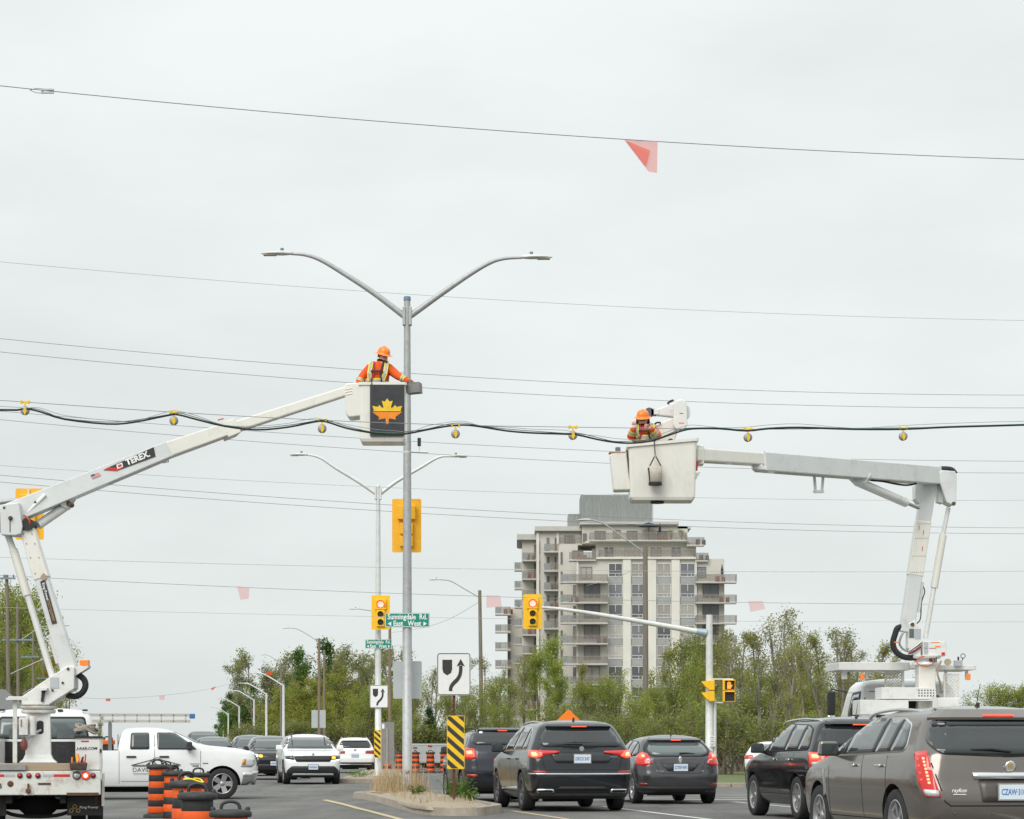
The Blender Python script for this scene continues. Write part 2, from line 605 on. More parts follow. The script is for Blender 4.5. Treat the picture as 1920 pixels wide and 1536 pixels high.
# ------------------------------------------------------------------ vegetation
def leafmat(name, col, var=0.3):
    m, t, b = newmat(name)
    N, L = t.nodes.new, t.links.new
    oi = N('ShaderNodeObjectInfo')
    g = N('ShaderNodeTexCoord')
    n = N('ShaderNodeTexNoise')
    n.inputs['Scale'].default_value = 1.1
    n.inputs['Detail'].default_value = 6
    L(g.outputs['Object'], n.inputs['Vector'])
    r = N('ShaderNodeMapRange')
    for k, v in (('From Min', 0.3), ('From Max', 0.7), ('To Min', 1 - var), ('To Max', 1 + var)):
        r.inputs[k].default_value = v
    L(n.outputs['Fac'], r.inputs['Value'])
    r2 = N('ShaderNodeMapRange')
    for k, v in (('To Min', 0.8), ('To Max', 1.2)):
        r2.inputs[k].default_value = v
    L(oi.outputs['Random'], r2.inputs['Value'])
    k = N('ShaderNodeMath')
    k.operation = 'MULTIPLY'
    L(r.outputs[0], k.inputs[0])
    L(r2.outputs[0], k.inputs[1])
    s = N('ShaderNodeVectorMath')
    s.operation = 'SCALE'
    s.inputs[0].default_value = col
    L(k.outputs[0], s.inputs['Scale'])
    L(s.outputs[0], b.inputs['Base Color'])
    b.inputs['Roughness'].default_value = 0.6
    b.inputs['Specular IOR Level'].default_value = 0.25
    tr = N('ShaderNodeBsdfTranslucent')
    L(s.outputs[0], tr.inputs['Color'])
    mx = N('ShaderNodeMixShader')
    mx.inputs[0].default_value = 0.5
    L(b.outputs[0], mx.inputs[1])
    L(tr.outputs[0], mx.inputs[2])
    L(mx.outputs[0], t.nodes['Material Output'].inputs[0])
    return m

LEAF = {
    'olive': leafmat('leaf_olive', (0.275, 0.26, 0.075)),
    'lime': leafmat('leaf_lime', (0.30, 0.335, 0.055)),
    'green': leafmat('leaf_green', (0.155, 0.25, 0.048)),
    'dark': leafmat('leaf_dark', (0.058, 0.12, 0.042)),
    'grey': leafmat('leaf_grey', (0.265, 0.25, 0.135)),
    'yellow': leafmat('leaf_yellow', (0.42, 0.30, 0.02)),
}
M_BARK = mat('bark', (0.16, 0.13, 0.10), 0.95, var=0.3, scale=5, stretch=(1, 1, 0.2))
M_BARKG = mat('bark_grey', (0.22, 0.20, 0.17), 0.95, var=0.3, scale=5, stretch=(1, 1, 0.2))

def make_tree(seed, h, spread, base, leaves, lsize, tones, stems=1, rise=0.9, twig=3, bark=None, clump=0.5, droop=0.0, bare=0.0):
    """trunk mesh (trunk, limbs, twigs) and crown mesh (leaf faces gathered at the twigs)"""
    rnd = random.Random(seed)
    tb = MB()
    tips = []
    def limb(p, d, ln, r, lev):
        k = 5 if lev == 0 else 4
        pts, rads = [p], [r]
        q, dd = p.copy(), d.copy()
        for i in range(k):
            dd = (dd + Vector((rnd.uniform(-1, 1), rnd.uniform(-1, 1), rnd.uniform(-0.4, 0.7) - droop * lev)) * (0.10 if lev == 0 else 0.2)).normalized()
            q = q + dd * ln / k
            pts.append(q.copy())
            rads.append(r * (1 - 0.8 * (i + 1) / k))
        tb.tube(pts, rads, 6 if lev == 0 else (4 if lev == 1 else 3), caps=False)
        if lev >= 2 or (lev == 1 and ln < h * 0.12):
            for i in range(1, k + 1):
                tips.append((pts[i], lev))
        if lev < twig:
            nb = (10 if lev == 0 else 5 if lev == 1 else 3)
            for i in range(nb):
                f = rnd.uniform(base if lev == 0 else 0.25, 1.0)
                j = min(k - 1, int(f * k))
                pp = pts[j] + (pts[j + 1] - pts[j]) * (f * k - j)
                az = rnd.uniform(0, 6.283)
                tilt = rnd.uniform(0.35, 1.0) * (1.1 if lev == 0 else 1.0) / max(0.4, rise)
                side = Vector((math.cos(az), math.sin(az), 0))
                ax = (rads[min(j, k - 1)])
                nd = (dd * math.cos(tilt) + side * math.sin(tilt) + Vector((0, 0, 0.25 * rise - droop))).normalized()
                l2 = (spread * (1.15 - 0.65 * f) if lev == 0 else ln * rnd.uniform(0.4, 0.65))
                limb(pp, nd, l2 * rnd.uniform(0.7, 1.15), max(0.006, ax * 0.55), lev + 1)
            if lev == 0:
                tips.append((pts[-1], 1))
    for sidx in range(stems):
        a = rnd.uniform(0, 6.283)
        off = Vector((math.cos(a), math.sin(a), 0)) * (0.25 * sidx * spread * 0.4)
        lean = Vector((math.cos(a), math.sin(a), 0)) * (0.12 if stems > 1 else 0.03)
        limb(off, (Vector((0, 0, 1)) + lean).normalized(), h * rnd.uniform(0.82, 0.97), h * 0.017 + 0.02, 0)
    tm = tb.mesh('trunk', bark or M_BARK)
    rs = np.random.RandomState(seed)
    T = np.array([[*t[0]] for t in tips])
    if bare:
        keep = rs.rand(len(T)) > bare * (T[:, 2] / h)
        T = T[keep] if keep.any() else T
    idx = rs.randint(0, len(T), leaves)
    C = T[idx] + rs.normal(0, clump, (leaves, 3)) * np.array([1, 1, 0.8])
    C[:, 2] = np.maximum(C[:, 2], 0.15)
    A = rs.normal(0, 1, (leaves, 3))
    A /= np.linalg.norm(A, axis=1)[:, None]
    B = np.cross(A, rs.normal(0, 1, (leaves, 3)))
    B /= np.linalg.norm(B, axis=1)[:, None]
    S = lsize * rs.uniform(0.55, 1.25, (leaves, 1))
    V = np.stack([C - A * S, C + B * S * 0.42, C + A * S, C - B * S * 0.42], 1).reshape(-1, 3)
    me = bpy.data.meshes.new('crown')
    me.vertices.add(len(V))
    me.vertices.foreach_set('co', V.ravel())
    me.loops.add(len(V))
    me.loops.foreach_set('vertex_index', np.arange(len(V)))
    me.polygons.add(leaves)
    me.polygons.foreach_set('loop_start', np.arange(0, len(V), 4))
    me.polygons.foreach_set('loop_total', np.full(leaves, 4))
    for t_ in tones:
        me.materials.append(LEAF[t_])
    tone = (rs.rand(len(T)) * len(tones)).astype(int)[idx]
    me.polygons.foreach_set('material_index', np.clip(tone, 0, len(tones) - 1))
    me.update(calc_edges=True)
    return tm, me

def make_conifer(seed, h, r, leaves, lsize):
    rs = np.random.RandomState(seed)
    tb = MB()
    tb.tube([(0, 0, 0), (0, 0, h * 0.5), (0, 0, h)], [h * 0.02, h * 0.012, 0.01], 6)
    pts = []
    for k in range(int(h * 9)):
        z = h * (0.06 + 0.92 * rs.rand())
        L_ = r * (1 - z / h) * rs.uniform(0.75, 1.1) + 0.1
        a = rs.rand() * 6.283
        e = Vector((math.cos(a) * L_, math.sin(a) * L_, z - L_ * 0.25))
        tb.tube([(0, 0, z), e], [0.025, 0.006], 3, caps=False)
        for f in np.linspace(0.2, 1, 6):
            pts.append([e.x * f, e.y * f, z - L_ * 0.25 * f])
    tm = tb.mesh('trunk', M_BARK)
    T = np.array(pts)
    idx = rs.randint(0, len(T), leaves)
    C = T[idx] + rs.normal(0, 0.12, (leaves, 3))
    A = rs.normal(0, 1, (leaves, 3)) + np.array([0, 0, -0.3])
    A /= np.linalg.norm(A, axis=1)[:, None]
    B = np.cross(A, rs.normal(0, 1, (leaves, 3)))
    B /= np.linalg.norm(B, axis=1)[:, None]
    S = lsize * rs.uniform(0.6, 1.2, (leaves, 1))
    V = np.stack([C - A * S, C + B * S * 0.3, C + A * S, C - B * S * 0.3], 1).reshape(-1, 3)
    me = bpy.data.meshes.new('crown')
    me.from_pydata(V.tolist(), [], np.arange(len(V)).reshape(-1, 4).tolist())
    me.materials.append(LEAF['dark'])
    me.update()
    return tm, me

VAR = {
    'airy': [make_tree(s, 8.0, 2.0, 0.3, 2500, 0.075, ['grey', 'olive', 'lime', 'grey'], stems=2, rise=1.3, clump=0.17, bark=M_BARKG, bare=0.4) for s in (1, 2, 3)],
    'thin': [make_tree(s, 8.0, 1.6, 0.25, 2400, 0.075, ['lime', 'olive', 'grey'], stems=1, rise=1.5, clump=0.17, bark=M_BARKG, bare=0.35) for s in (11, 12)],
    'bushy': [make_tree(s, 6.0, 2.5, 0.12, 5600, 0.085, ['lime', 'lime', 'olive', 'green'], stems=3, rise=1.0, clump=0.26) for s in (21, 22, 23)],
    'aspen': [make_tree(s, 9.0, 2.3, 0.15, 3600, 0.095, ['green', 'lime', 'lime'], stems=1, rise=1.2, clump=0.26) for s in (31, 32)],
    'shrub': [make_tree(s, 2.6, 1.4, 0.05, 2400, 0.07, ['olive', 'green', 'lime', 'grey'], stems=5, rise=1.0, twig=2, clump=0.24) for s in (41, 42, 43)],
    'willow': [make_tree(s, 8.0, 3.4, 0.15, 9000, 0.12, ['lime', 'lime', 'olive'], stems=2, rise=0.9, clump=0.36, droop=0.10) for s in (51, 52)],
    'maple': [make_tree(s, 12.0, 3.4, 0.2, 7000, 0.20, ['dark', 'green', 'green'], stems=1, rise=1.1, clump=0.42) for s in (61, 62)],
    'far_airy': [make_tree(s, 13.0, 3.2, 0.25, 3600, 0.16, ['grey', 'olive', 'grey', 'green'], stems=2, rise=1.25, clump=0.32, bark=M_BARKG, bare=0.35) for s in (71, 72, 73)],
    'conifer': [make_conifer(81, 5.0, 1.5, 5000, 0.11)],
    'golden': [make_tree(91, 7.0, 2.0, 0.1, 4000, 0.10, ['yellow', 'lime', 'yellow'], stems=2, rise=1.0, clump=0.3)],
}
TREE_BASE_H = {'airy': 8, 'thin': 8, 'bushy': 6, 'aspen': 9, 'shrub': 2.6, 'willow': 8, 'maple': 12, 'far_airy': 13, 'conifer': 5, 'golden': 7}
TREES = {}
trnd = random.Random(77)
def tree(kind, px, ytop, s, label, group=None, cat='tree', wide=1.0):
    """a tree standing on the ground where one metre spans s photo pixels, its top at row ytop"""
    h = CAMZ + (HOR - ytop) / s - 0.1
    tm, cm = trnd.choice(VAR[kind])
    k = h / TREE_BASE_H[kind]
    p = P(px, HOR, s)
    o = thing({'shrub': 'shrub', 'conifer': 'spruce_tree', 'willow': 'willow_tree', 'maple': 'maple_tree', 'golden': 'flowering_shrub', 'aspen': 'aspen_tree'}.get(kind, 'tree'), label, cat, (p.x, p.y, 0.08), trnd.uniform(0, 6.28), group)
    o.scale = (k * wide * trnd.uniform(0.9, 1.1), k * wide * trnd.uniform(0.9, 1.1), k)
    part('trunk', tm, o)
    part('crown', cm, o)
    if group:
        TREES.setdefault(label, []).append((px, o))
    return o

# thicket right of the signal pole, bare-topped saplings over undergrowth
G = 'trees of the thicket behind the right lanes'
for px, yt, s in ((1356, 1215, 40), (1384, 1200, 36), (1412, 1182, 37), (1436, 1206, 42), (1462, 1166, 38), (1488, 1190, 35), (1512, 1198, 40), (1540, 1182, 37), (1566, 1204, 41),
                  (1590, 1192, 36), (1616, 1210, 39), (1642, 1200, 36), (1664, 1240, 42), (1476, 1225, 44), (1342, 1190, 33), (1688, 1262, 36), (1400, 1225, 31), (1525, 1222, 31), (1600, 1230, 31)):
    tree(trnd.choice(['airy', 'airy', 'thin']), px, yt, s, 'slender half bare sapling in the right thicket', G)
G = 'leafy shrubs at the foot of the right thicket'
for i in range(15):
    tree('shrub', 1336 + i * 25 + trnd.uniform(-9, 9), trnd.uniform(1318, 1385), trnd.uniform(38, 46), 'low leafy shrub at the foot of the right thicket', G, 'shrub', trnd.uniform(1.0, 1.6))
for i in range(9):
    tree('bushy', 1345 + i * 42 + trnd.uniform(-14, 14), trnd.uniform(1262, 1325), trnd.uniform(33, 40), 'leafy bush amid the saplings of the right thicket', 'bushes amid the right saplings', 'bush', trnd.uniform(0.7, 1.0))
# in front of the apartment building
for px, yt, s, k, w_ in ((1014, 1180, 34, 'aspen', 0.85), (1050, 1190, 32, 'aspen', 0.8), (985, 1240, 36, 'thin', 0.9), (1078, 1240, 33, 'thin', 0.9), (1035, 1262, 36, 'aspen', 0.9)):
    tree(k, px, yt, s, 'tall young tree before the left wing of the building', 'upright trees before the apartment building', wide=w_)
for px, yt, s, w_ in ((1116, 1296, 37, 0.95), (1152, 1280, 36, 0.95), (1192, 1310, 38, 0.9), (1252, 1272, 35, 0.85), (1286, 1222, 32, 0.75), (1234, 1305, 37, 0.8), (1306, 1250, 34, 0.75)):
    tree('bushy', px, yt, s, 'bright green bush before the apartment building', 'bushes before the apartment building', 'bush', w_)
for px, yt, s in ((1364, 1200, 34), (1270, 1212, 31)):
    tree('thin', px, yt, s, 'thin light sapling beside the white signal pole', 'saplings beside the white signal pole')
for i in range(11):
    tree('shrub', 1020 + i * 30 + trnd.uniform(-9, 9), trnd.uniform(1335, 1380), trnd.uniform(37, 43), 'low shrub behind the cars below the building', 'shrubs below the apartment building', 'shrub', trnd.uniform(1.0, 1.6))
# behind the near lamp post
for px, yt, s, k in ((800, 1250, 30, 'airy'), (835, 1262, 31, 'thin'), (878, 1245, 29, 'airy'), (918, 1248, 29, 'airy'), (948, 1292, 31, 'bushy'), (862, 1300, 33, 'bushy'), (900, 1320, 34, 'bushy'), (780, 1285, 32, 'thin'), (935, 1335, 35, 'bushy'), (770, 1262, 28, 'airy')):
    tree(k, px, yt, s, 'spring tree behind the near keep right sign', 'trees behind the keep right sign', wide=0.95)
tree('conifer', 806, 1325, 33, 'small dark green spruce right of the near lamp post')
for i in range(8):
    tree('shrub', 768 + i * 27, trnd.uniform(1350, 1380), 33, 'low shrub behind the near traffic island', 'shrubs behind the near traffic island', 'shrub', 1.3)
# wood along the left of the far road
for px, yt, s in ((632, 1218, 13), (665, 1224, 13.5), (700, 1220, 13), (735, 1230, 14), (760, 1228, 13.5), (690, 1246, 15), (648, 1240, 14)):
    tree('far_airy', px, yt, s, 'tall half bare tree behind the far lamp post', 'half bare trees behind the far lamp post')
for px, yt, s in ((562, 1226, 12.5), (600, 1208, 13), (618, 1240, 13)):
    tree('maple', px, yt, s, 'dark green full tree behind the brown wooden poles', 'dark green trees behind the wooden poles', wide=0.8)
for px, yt, s in ((520, 1250, 12), (487, 1222, 11.5), (458, 1244, 10.5), (540, 1226, 12)):
    tree('far_airy', px, yt, s, 'tall grey green tree behind the far street lamps', 'trees behind the far street lamps')
for px, yt, s in ((470, 1284, 10.5), (442, 1274, 9), (420, 1328, 7), (402, 1360, 4.8), (388, 1376, 4.2), (434, 1304, 8.5), (507, 1294, 12), (412, 1347, 6)):
    tree('maple', px, yt, s, 'full green tree receding along the far road', 'green trees receding along the far road')
for px, yt, s in ((540, 1300, 13.6), (585, 1292, 14), (637, 1276, 14), (502, 1322, 13), (662, 1304, 15), (610, 1316, 14.4), (560, 1330, 14)):
    tree('willow', px, yt, s, 'rounded yellow green willow behind the white oncoming car', 'willows behind the white oncoming car', wide=0.95)
for px, yt, s in ((690, 1305, 22), (722, 1296, 22), (752, 1316, 23), (742, 1284, 22)):
    tree('bushy', px, yt, s, 'green bush behind the far traffic island', 'bushes behind the far traffic island', 'bush')
for i in range(12):
    tree('shrub', 450 + i * 27, trnd.uniform(1358, 1382), 14.5, 'low shrub beside the far road behind oncoming cars', 'shrubs beside the far road', 'shrub', 1.6)
# left edge, behind the wooden poles
for px, yt, s, k in ((4, 1146, 16, 'bushy'), (40, 1112, 15.5, 'aspen'), (58, 1142, 15, 'bushy'), (20, 1200, 17, 'bushy'), (-24, 1124, 15, 'bushy'), (74, 1200, 14, 'thin'), (84, 1230, 14, 'bushy'), (46, 1240, 16.5, 'bushy'), (104, 1296, 13, 'bushy')):
    tree(k, px, yt, s, 'bright green tree behind the wooden poles at left', 'trees at the left edge', wide=0.66)
tree('golden', 86, 1222, 15.5, 'yellow flowering shrub behind the left boom', None, 'shrub', 0.6)
for px, yt in ((1850, 1316), (1880, 1300), (1910, 1308), (1935, 1300), (1825, 1334)):
    tree('bushy', px, yt, 24, 'pale green tree far behind the right truck', 'trees at the right edge')
tree('thin', 182, 1345, 30, 'small light green sapling behind the coiled rope')
ORD = 'first second third fourth fifth sixth seventh eighth ninth tenth eleventh twelfth thirteenth fourteenth fifteenth sixteenth seventeenth eighteenth nineteenth twentieth'.split()
for lab, lst in TREES.items():
    if len(lst) > 1:
        for i, (px, o) in enumerate(sorted(lst, key=lambda q: q[0])):
            o['label'] = lab + ', ' + ('leftmost' if i == 0 else 'rightmost' if i == len(lst) - 1 else ORD[i] + ' from the left')

# weeds and dry grass on the near traffic island
M_STRAW = mat('dry_grass', (0.42, 0.31, 0.17), 0.9, var=0.25, scale=3)
def blades(name, n, x0, x1, y0, y1, h0, h1, m, lean=0.25, wd=0.006, seed=5, label=None, cat=None, base=0.17):
    rs = random.Random(seed)
    b = MB()
    for i in range(n):
        x, y = rs.uniform(x0, x1), rs.uniform(y0, y1)
        if not -1.62 - (y - 42.4) * 0.130 < x < -0.38 - (y - 43.2) * 0.1435:
            continue
        h = rs.uniform(h0, h1)
        a = rs.uniform(0, 6.283)
        dx, dy = math.cos(a) * lean * h * rs.random(), math.sin(a) * lean * h * rs.random()
        wx, wy = math.cos(a + 1.6) * wd, math.sin(a + 1.6) * wd
        b.add([(x - wx, y - wy, base), (x + wx, y + wy, base), (x + dx * 0.4 + wx * 0.8, y + dy * 0.4 + wy * 0.8, base + h * 0.55), (x + dx * 0.4 - wx * 0.8, y + dy * 0.4 - wy * 0.8, base + h * 0.55), (x + dx, y + dy, base + h)],
              [(0, 1, 2, 3), (3, 2, 4)])
    return struct(b.build(name, m), 'stuff')
o = blades('dry_grass', 1100, -3.45, -1.75, 53.2, 56.6, 0.15, 0.72, M_STRAW, 0.55, 0.005)
o['label'] = 'tall dry grass round the foot of the near lamp post'
o['category'] = 'grass'
o = blades('dry_grass', 520, -2.6, -0.7, 42.6, 53.0, 0.03, 0.16, M_STRAW, 0.6, 0.006, 21)
o['label'] = 'short dry grass and litter on the soil of the near island'
o['category'] = 'grass'
o = blades('dry_grass', 26, -3.2, -2.2, 53.6, 56.2, 0.9, 1.45, M_STRAW, 0.12, 0.005, 8)
o['label'] = 'a few very long dry grass stalks beside the near lamp post'
o['category'] = 'grass'
M_WEED = LEAF['green']
def weed(px, py, s, r, h, n, label):
    p = P(px, HOR, s)
    rs = random.Random(int(px))
    o = thing('weed', label, 'weed', (p.x, p.y, 0.17))
    b = MB()
    for i in range(n):
        a, rr = rs.uniform(0, 6.283), rs.random() ** 0.6 * r
        top = Vector((math.cos(a) * rr * 1.3, math.sin(a) * rr * 1.3, h * rs.uniform(0.4, 1)))
        b.tube([(math.cos(a) * rr * 0.4, math.sin(a) * rr * 0.4, 0), top], [0.004, 0.002], 3, caps=False)
        for k in range(6):
            q = top * rs.uniform(0.3, 1)
            d = Vector((rs.uniform(-1, 1), rs.uniform(-1, 1), rs.uniform(-0.2, 0.8))).normalized() * 0.06
            e = d.cross(Vector((rs.random(), rs.random(), rs.random()))).normalized() * 0.016
            b.add([q, q + d * 0.5 + e, q + d, q + d * 0.5 - e], [(0, 1, 2, 3)])
    b.build('leaves', M_WEED, o)
weed(781, 1505, 88, 0.2, 0.22, 26, 'small green weed on the bare soil of the near island')
weed(858, 1500, 94, 0.3, 0.5, 60, 'tall green weeds round the keep right sign post')
weed(880, 1508, 98, 0.2, 0.25, 26, 'green weed at the nose of the near traffic island')
weed(740, 1492, 80, 0.22, 0.2, 22, 'low weed at the left rim of the near island')
weed(672, 1440, 53, 0.5, 0.3, 40, 'green weeds on the far traffic island')
# ------------------------------------------------------------------ street furniture, signs, signals, wires
M_GALV = mat('galvanised_steel', (0.40, 0.41, 0.41), 0.55, 0.35, var=0.12, scale=9, bump=0.06, dirt=(0.27, 0.26, 0.24), dscale=3, damt=0.45)
M_PALEPOLE = mat('pale_steel', (0.62, 0.63, 0.62), 0.5, 0.1, var=0.08, scale=7, dirt=(0.40, 0.39, 0.37), dscale=3, damt=0.4)
M_LAMPHEAD = mat('lamp_head_grey', (0.60, 0.61, 0.60), 0.45, 0.1, var=0.06)
M_LENS = mat('lamp_lens', (0.42, 0.36, 0.30), 0.3, var=0.2, scale=30)
M_PHOTO = mat('photocell_blue', (0.10, 0.17, 0.24), 0.5)
M_SIGYEL = mat('signal_yellow', (0.86, 0.44, 0.012), 0.45, var=0.05, scale=5, dirt=(0.62, 0.33, 0.03), dscale=3, damt=0.4)
M_SIGYEL2 = mat('signal_yellow_front', (0.88, 0.50, 0.01), 0.45, var=0.05)
M_DARKLENS_A = mat('amber_lens_dark', (0.06, 0.045, 0.01), 0.25)
M_DARKLENS_G = mat('green_lens_dark', (0.015, 0.05, 0.045), 0.25)
M_BLACK = mat('black_plastic', (0.018, 0.018, 0.019), 0.55, var=0.2)
M_REDLIT = mat('red_light_rim', (0.8, 0.05, 0.03), 0.4, emit=(1.0, 0.07, 0.04), estr=0.85)
M_REDCORE = mat('red_light_core', (0.9, 0.4, 0.35), 0.4, emit=(1.0, 0.42, 0.34), estr=0.85)
M_ORANGELIT = mat('orange_light', (0.8, 0.2, 0.02), 0.4, emit=(1.0, 0.28, 0.03), estr=1.0)
M_SIGNGREEN = mat('sign_green', (0.005, 0.235, 0.17), 0.4, var=0.05)
M_SIGNWHITE = mat('sign_white', (0.80, 0.81, 0.80), 0.45, var=0.04, scale=3, dirt=(0.62, 0.62, 0.60), dscale=4, damt=0.4)
M_SIGNBLACK = mat('sign_black', (0.035, 0.03, 0.033), 0.5, var=0.1)
M_SIGNGREY = mat('sign_back_aluminium', (0.47, 0.50, 0.51), 0.42, 0.35, var=0.06, scale=2.5)
M_SIGNYEL = mat('sign_yellow', (0.86, 0.55, 0.01), 0.45, var=0.05)
M_SIGNORANGE = mat('sign_orange', (0.90, 0.20, 0.01), 0.5, var=0.04)
M_RUST = mat('rusty_steel', (0.12, 0.055, 0.03), 0.9, var=0.35, scale=14, bump=0.3)
M_WOOD = mat('pole_wood', (0.205, 0.175, 0.14), 0.95, var=0.3, scale=7, bump=0.3, stretch=(3, 3, 0.12))
M_WOODB = mat('pole_wood_brown', (0.215, 0.165, 0.12), 0.95, var=0.3, scale=7, stretch=(3, 3, 0.12))
M_WIRE = mat('wire_grey', (0.24, 0.25, 0.27), 0.6)
M_WIREPALE = mat('wire_pale', (0.42, 0.44, 0.45), 0.6)
M_WIREBLUE = mat('wire_blue_grey', (0.20, 0.24, 0.31), 0.5, 0.3)
M_CABLE = mat('black_cable', (0.02, 0.022, 0.024), 0.55)
M_CABLEG = mat('green_cable', (0.06, 0.14, 0.10), 0.55)
M_PULYEL = mat('pulley_yellow', (0.80, 0.52, 0.015), 0.5, var=0.1)
M_PULGREY = mat('pulley_wheel_grey', (0.30, 0.30, 0.30), 0.5, 0.3)

def lamp_head(parent, at, dirx, L_=0.75):
    """LED street light head: flat tapered shell, lens below, photocell on top; dirx +1 points right"""
    b = MB()
    prof = [(0.0, 0.055, 0.05), (0.10, 0.075, 0.06), (0.30, 0.14, 0.075), (0.55, 0.15, 0.06), (0.8, 0.12, 0.04), (1.0, 0.02, 0.012)]
    n = 12
    vs = []
    for f, wy, hz in prof:
        for j in range(n):
            a = 2 * math.pi * j / n
            sx = math.sin(a)
            vs.append((dirx * f * L_, math.cos(a) * wy, sx * hz if sx > 0 else sx * hz * 0.45))
    fs = [(i * n + j, i * n + (j + 1) % n, (i + 1) * n + (j + 1) % n, (i + 1) * n + j) for i in range(len(prof) - 1) for j in range(n)]
    fs += [tuple(range(n)), tuple(range((len(prof) - 1) * n, len(prof) * n))]
    b.add(vs, fs, sm=True)
    o = b.build('lamp_head', M_LAMPHEAD, parent, loc=at)
    c = MB()
    c.box((dirx * L_ * 0.72, 0, -0.028), (L_ * 0.4, 0.2, 0.02))
    c.build('lens', M_LENS, o)
    d = MB()
    d.lathe([(0.042, 0.06), (0.042, 0.125), (0.03, 0.135)], (dirx * L_ * 0.33, 0, 0), n=12)
    d.build('photocell', M_PHOTO, o)
    return o

def curve_pts(pts, k=6):
    """smooth path through points (Catmull-Rom)"""
    pts = [Vector(p) for p in pts]
    res = []
    for i in range(len(pts) - 1):
        p0, p1, p2, p3 = pts[max(0, i - 1)], pts[i], pts[i + 1], pts[min(len(pts) - 1, i + 2)]
        for j in range(k):
            t = j / k
            res.append(0.5 * ((2 * p1) + (p2 - p0) * t + (2 * p0 - 5 * p1 + 4 * p2 - p3) * t * t + (3 * p1 - p0 - 3 * p2 + p3) * t ** 3))
    res.append(pts[-1])
    return res

def twin_lamp(label, s, px, ytop, base_z, left, right, r0, r1, m, lh):
    base = P(px, HOR, s)
    base.z = base_z
    o = thing('lamp_post', label, 'lamp post', base)
    zt = P(px, ytop, s).z - base_z
    b = MB()
    b.lathe([(r0 * 1.5, 0), (r0 * 1.5, 0.05), (r0, 0.06), (r0 * 0.93, zt * 0.4), (r1, zt - 0.12), (r1, zt)], n=20)
    b.build('pole', m, o)
    b = MB()
    b.lathe([(r1 * 1.12, zt), (r1 * 1.12, zt + 0.09), (r1 * 0.7, zt + 0.1)], n=16)
    b.build('pole_cap', M_PHOTO if s > 60 else m, o)
    for side, pts in ((-1, left), (1, right)):
        pp = [P(x, y, s) - base for x, y in pts]
        q = curve_pts(pp, 6)
        b = MB()
        b.tube(q, [0.075 - 0.043 * i / (len(q) - 1) for i in range(len(q))], 10)
        b.build('arm', m, o)
        b = MB()
        a = pp[0]
        b.box((a.x - side * 0.01, a.y, a.z - 0.02), (0.07, 0.2, 0.42))
        b.build('arm_bracket', m, o, bevel=0.01)
        lamp_head(o, q[-1] + Vector((side * -0.03, 0, 0.0)), side, lh)
    return o, base

near_lamp, nb = twin_lamp('tall grey twin armed street lamp on the near traffic island', 80, 763.5, 564, 0.165,
    [(757, 592), (700, 549), (640, 510), (600, 487), (572, 478), (546, 476)], [(770, 592), (830, 549), (880, 515), (918, 493), (945, 485), (979, 483)], 0.115, 0.075, M_GALV, 0.74)
b = MB()
b.lathe([(0.055, 0), (0.055, -0.012), (0.02, -0.02)], (0, -0.112, P(0, 1446, 80).z - nb.z), 'y', 16)
b.build('handhole_cover', M_GALV, near_lamp)
for yy in (868, 848, 960, 1020, 1245, 1300):
    b = MB()
    z = P(0, yy, 80).z - nb.z
    r = 0.115 - 0.04 * z / 11.5 + 0.004
    b.lathe([(r, z - 0.015), (r, z + 0.015)], n=20)
    b.build('steel_band', M_PALEPOLE, near_lamp)
b = MB()
b.tube([P(770, 847, 80) - nb, P(803, 848, 80) - nb], 0.022, 8)
b.tube([P(786, 847, 80) - nb, P(786, 838, 80) - nb], 0.014, 6)
b.build('sensor_bracket', M_PALEPOLE, near_lamp)
b = MB()
b.box(P(786, 829, 80) - nb, (0.08, 0.1, 0.19))
b.build('traffic_sensor', M_BLACK, near_lamp, bevel=0.01)

far_lamp, fb = twin_lamp('slimmer twin armed street lamp on the far traffic island', 51.5, 709, 914, 0.165,
    [(704, 925), (670, 902), (630, 878), (605, 861), (590, 855), (575, 853)], [(714, 925), (745, 902), (790, 876), (815, 861), (830, 856), (845, 856)], 0.12, 0.075, M_PALEPOLE, 0.66)

def frontmap(o, c, yaw=0):
    """outline (a right, b up, t away from camera) about point c relative to the thing"""
    ca, sa = math.cos(yaw), math.sin(yaw)
    return lambda a, b_, t: (c.x + a * ca - t * sa, c.y + a * sa + t * ca, c.z + b_)

def rrect(wd, ht, r=0.05):
    return round_poly([(-wd / 2, -ht / 2), (wd / 2, -ht / 2), (wd / 2, ht / 2), (-wd / 2, ht / 2)], r, 4)

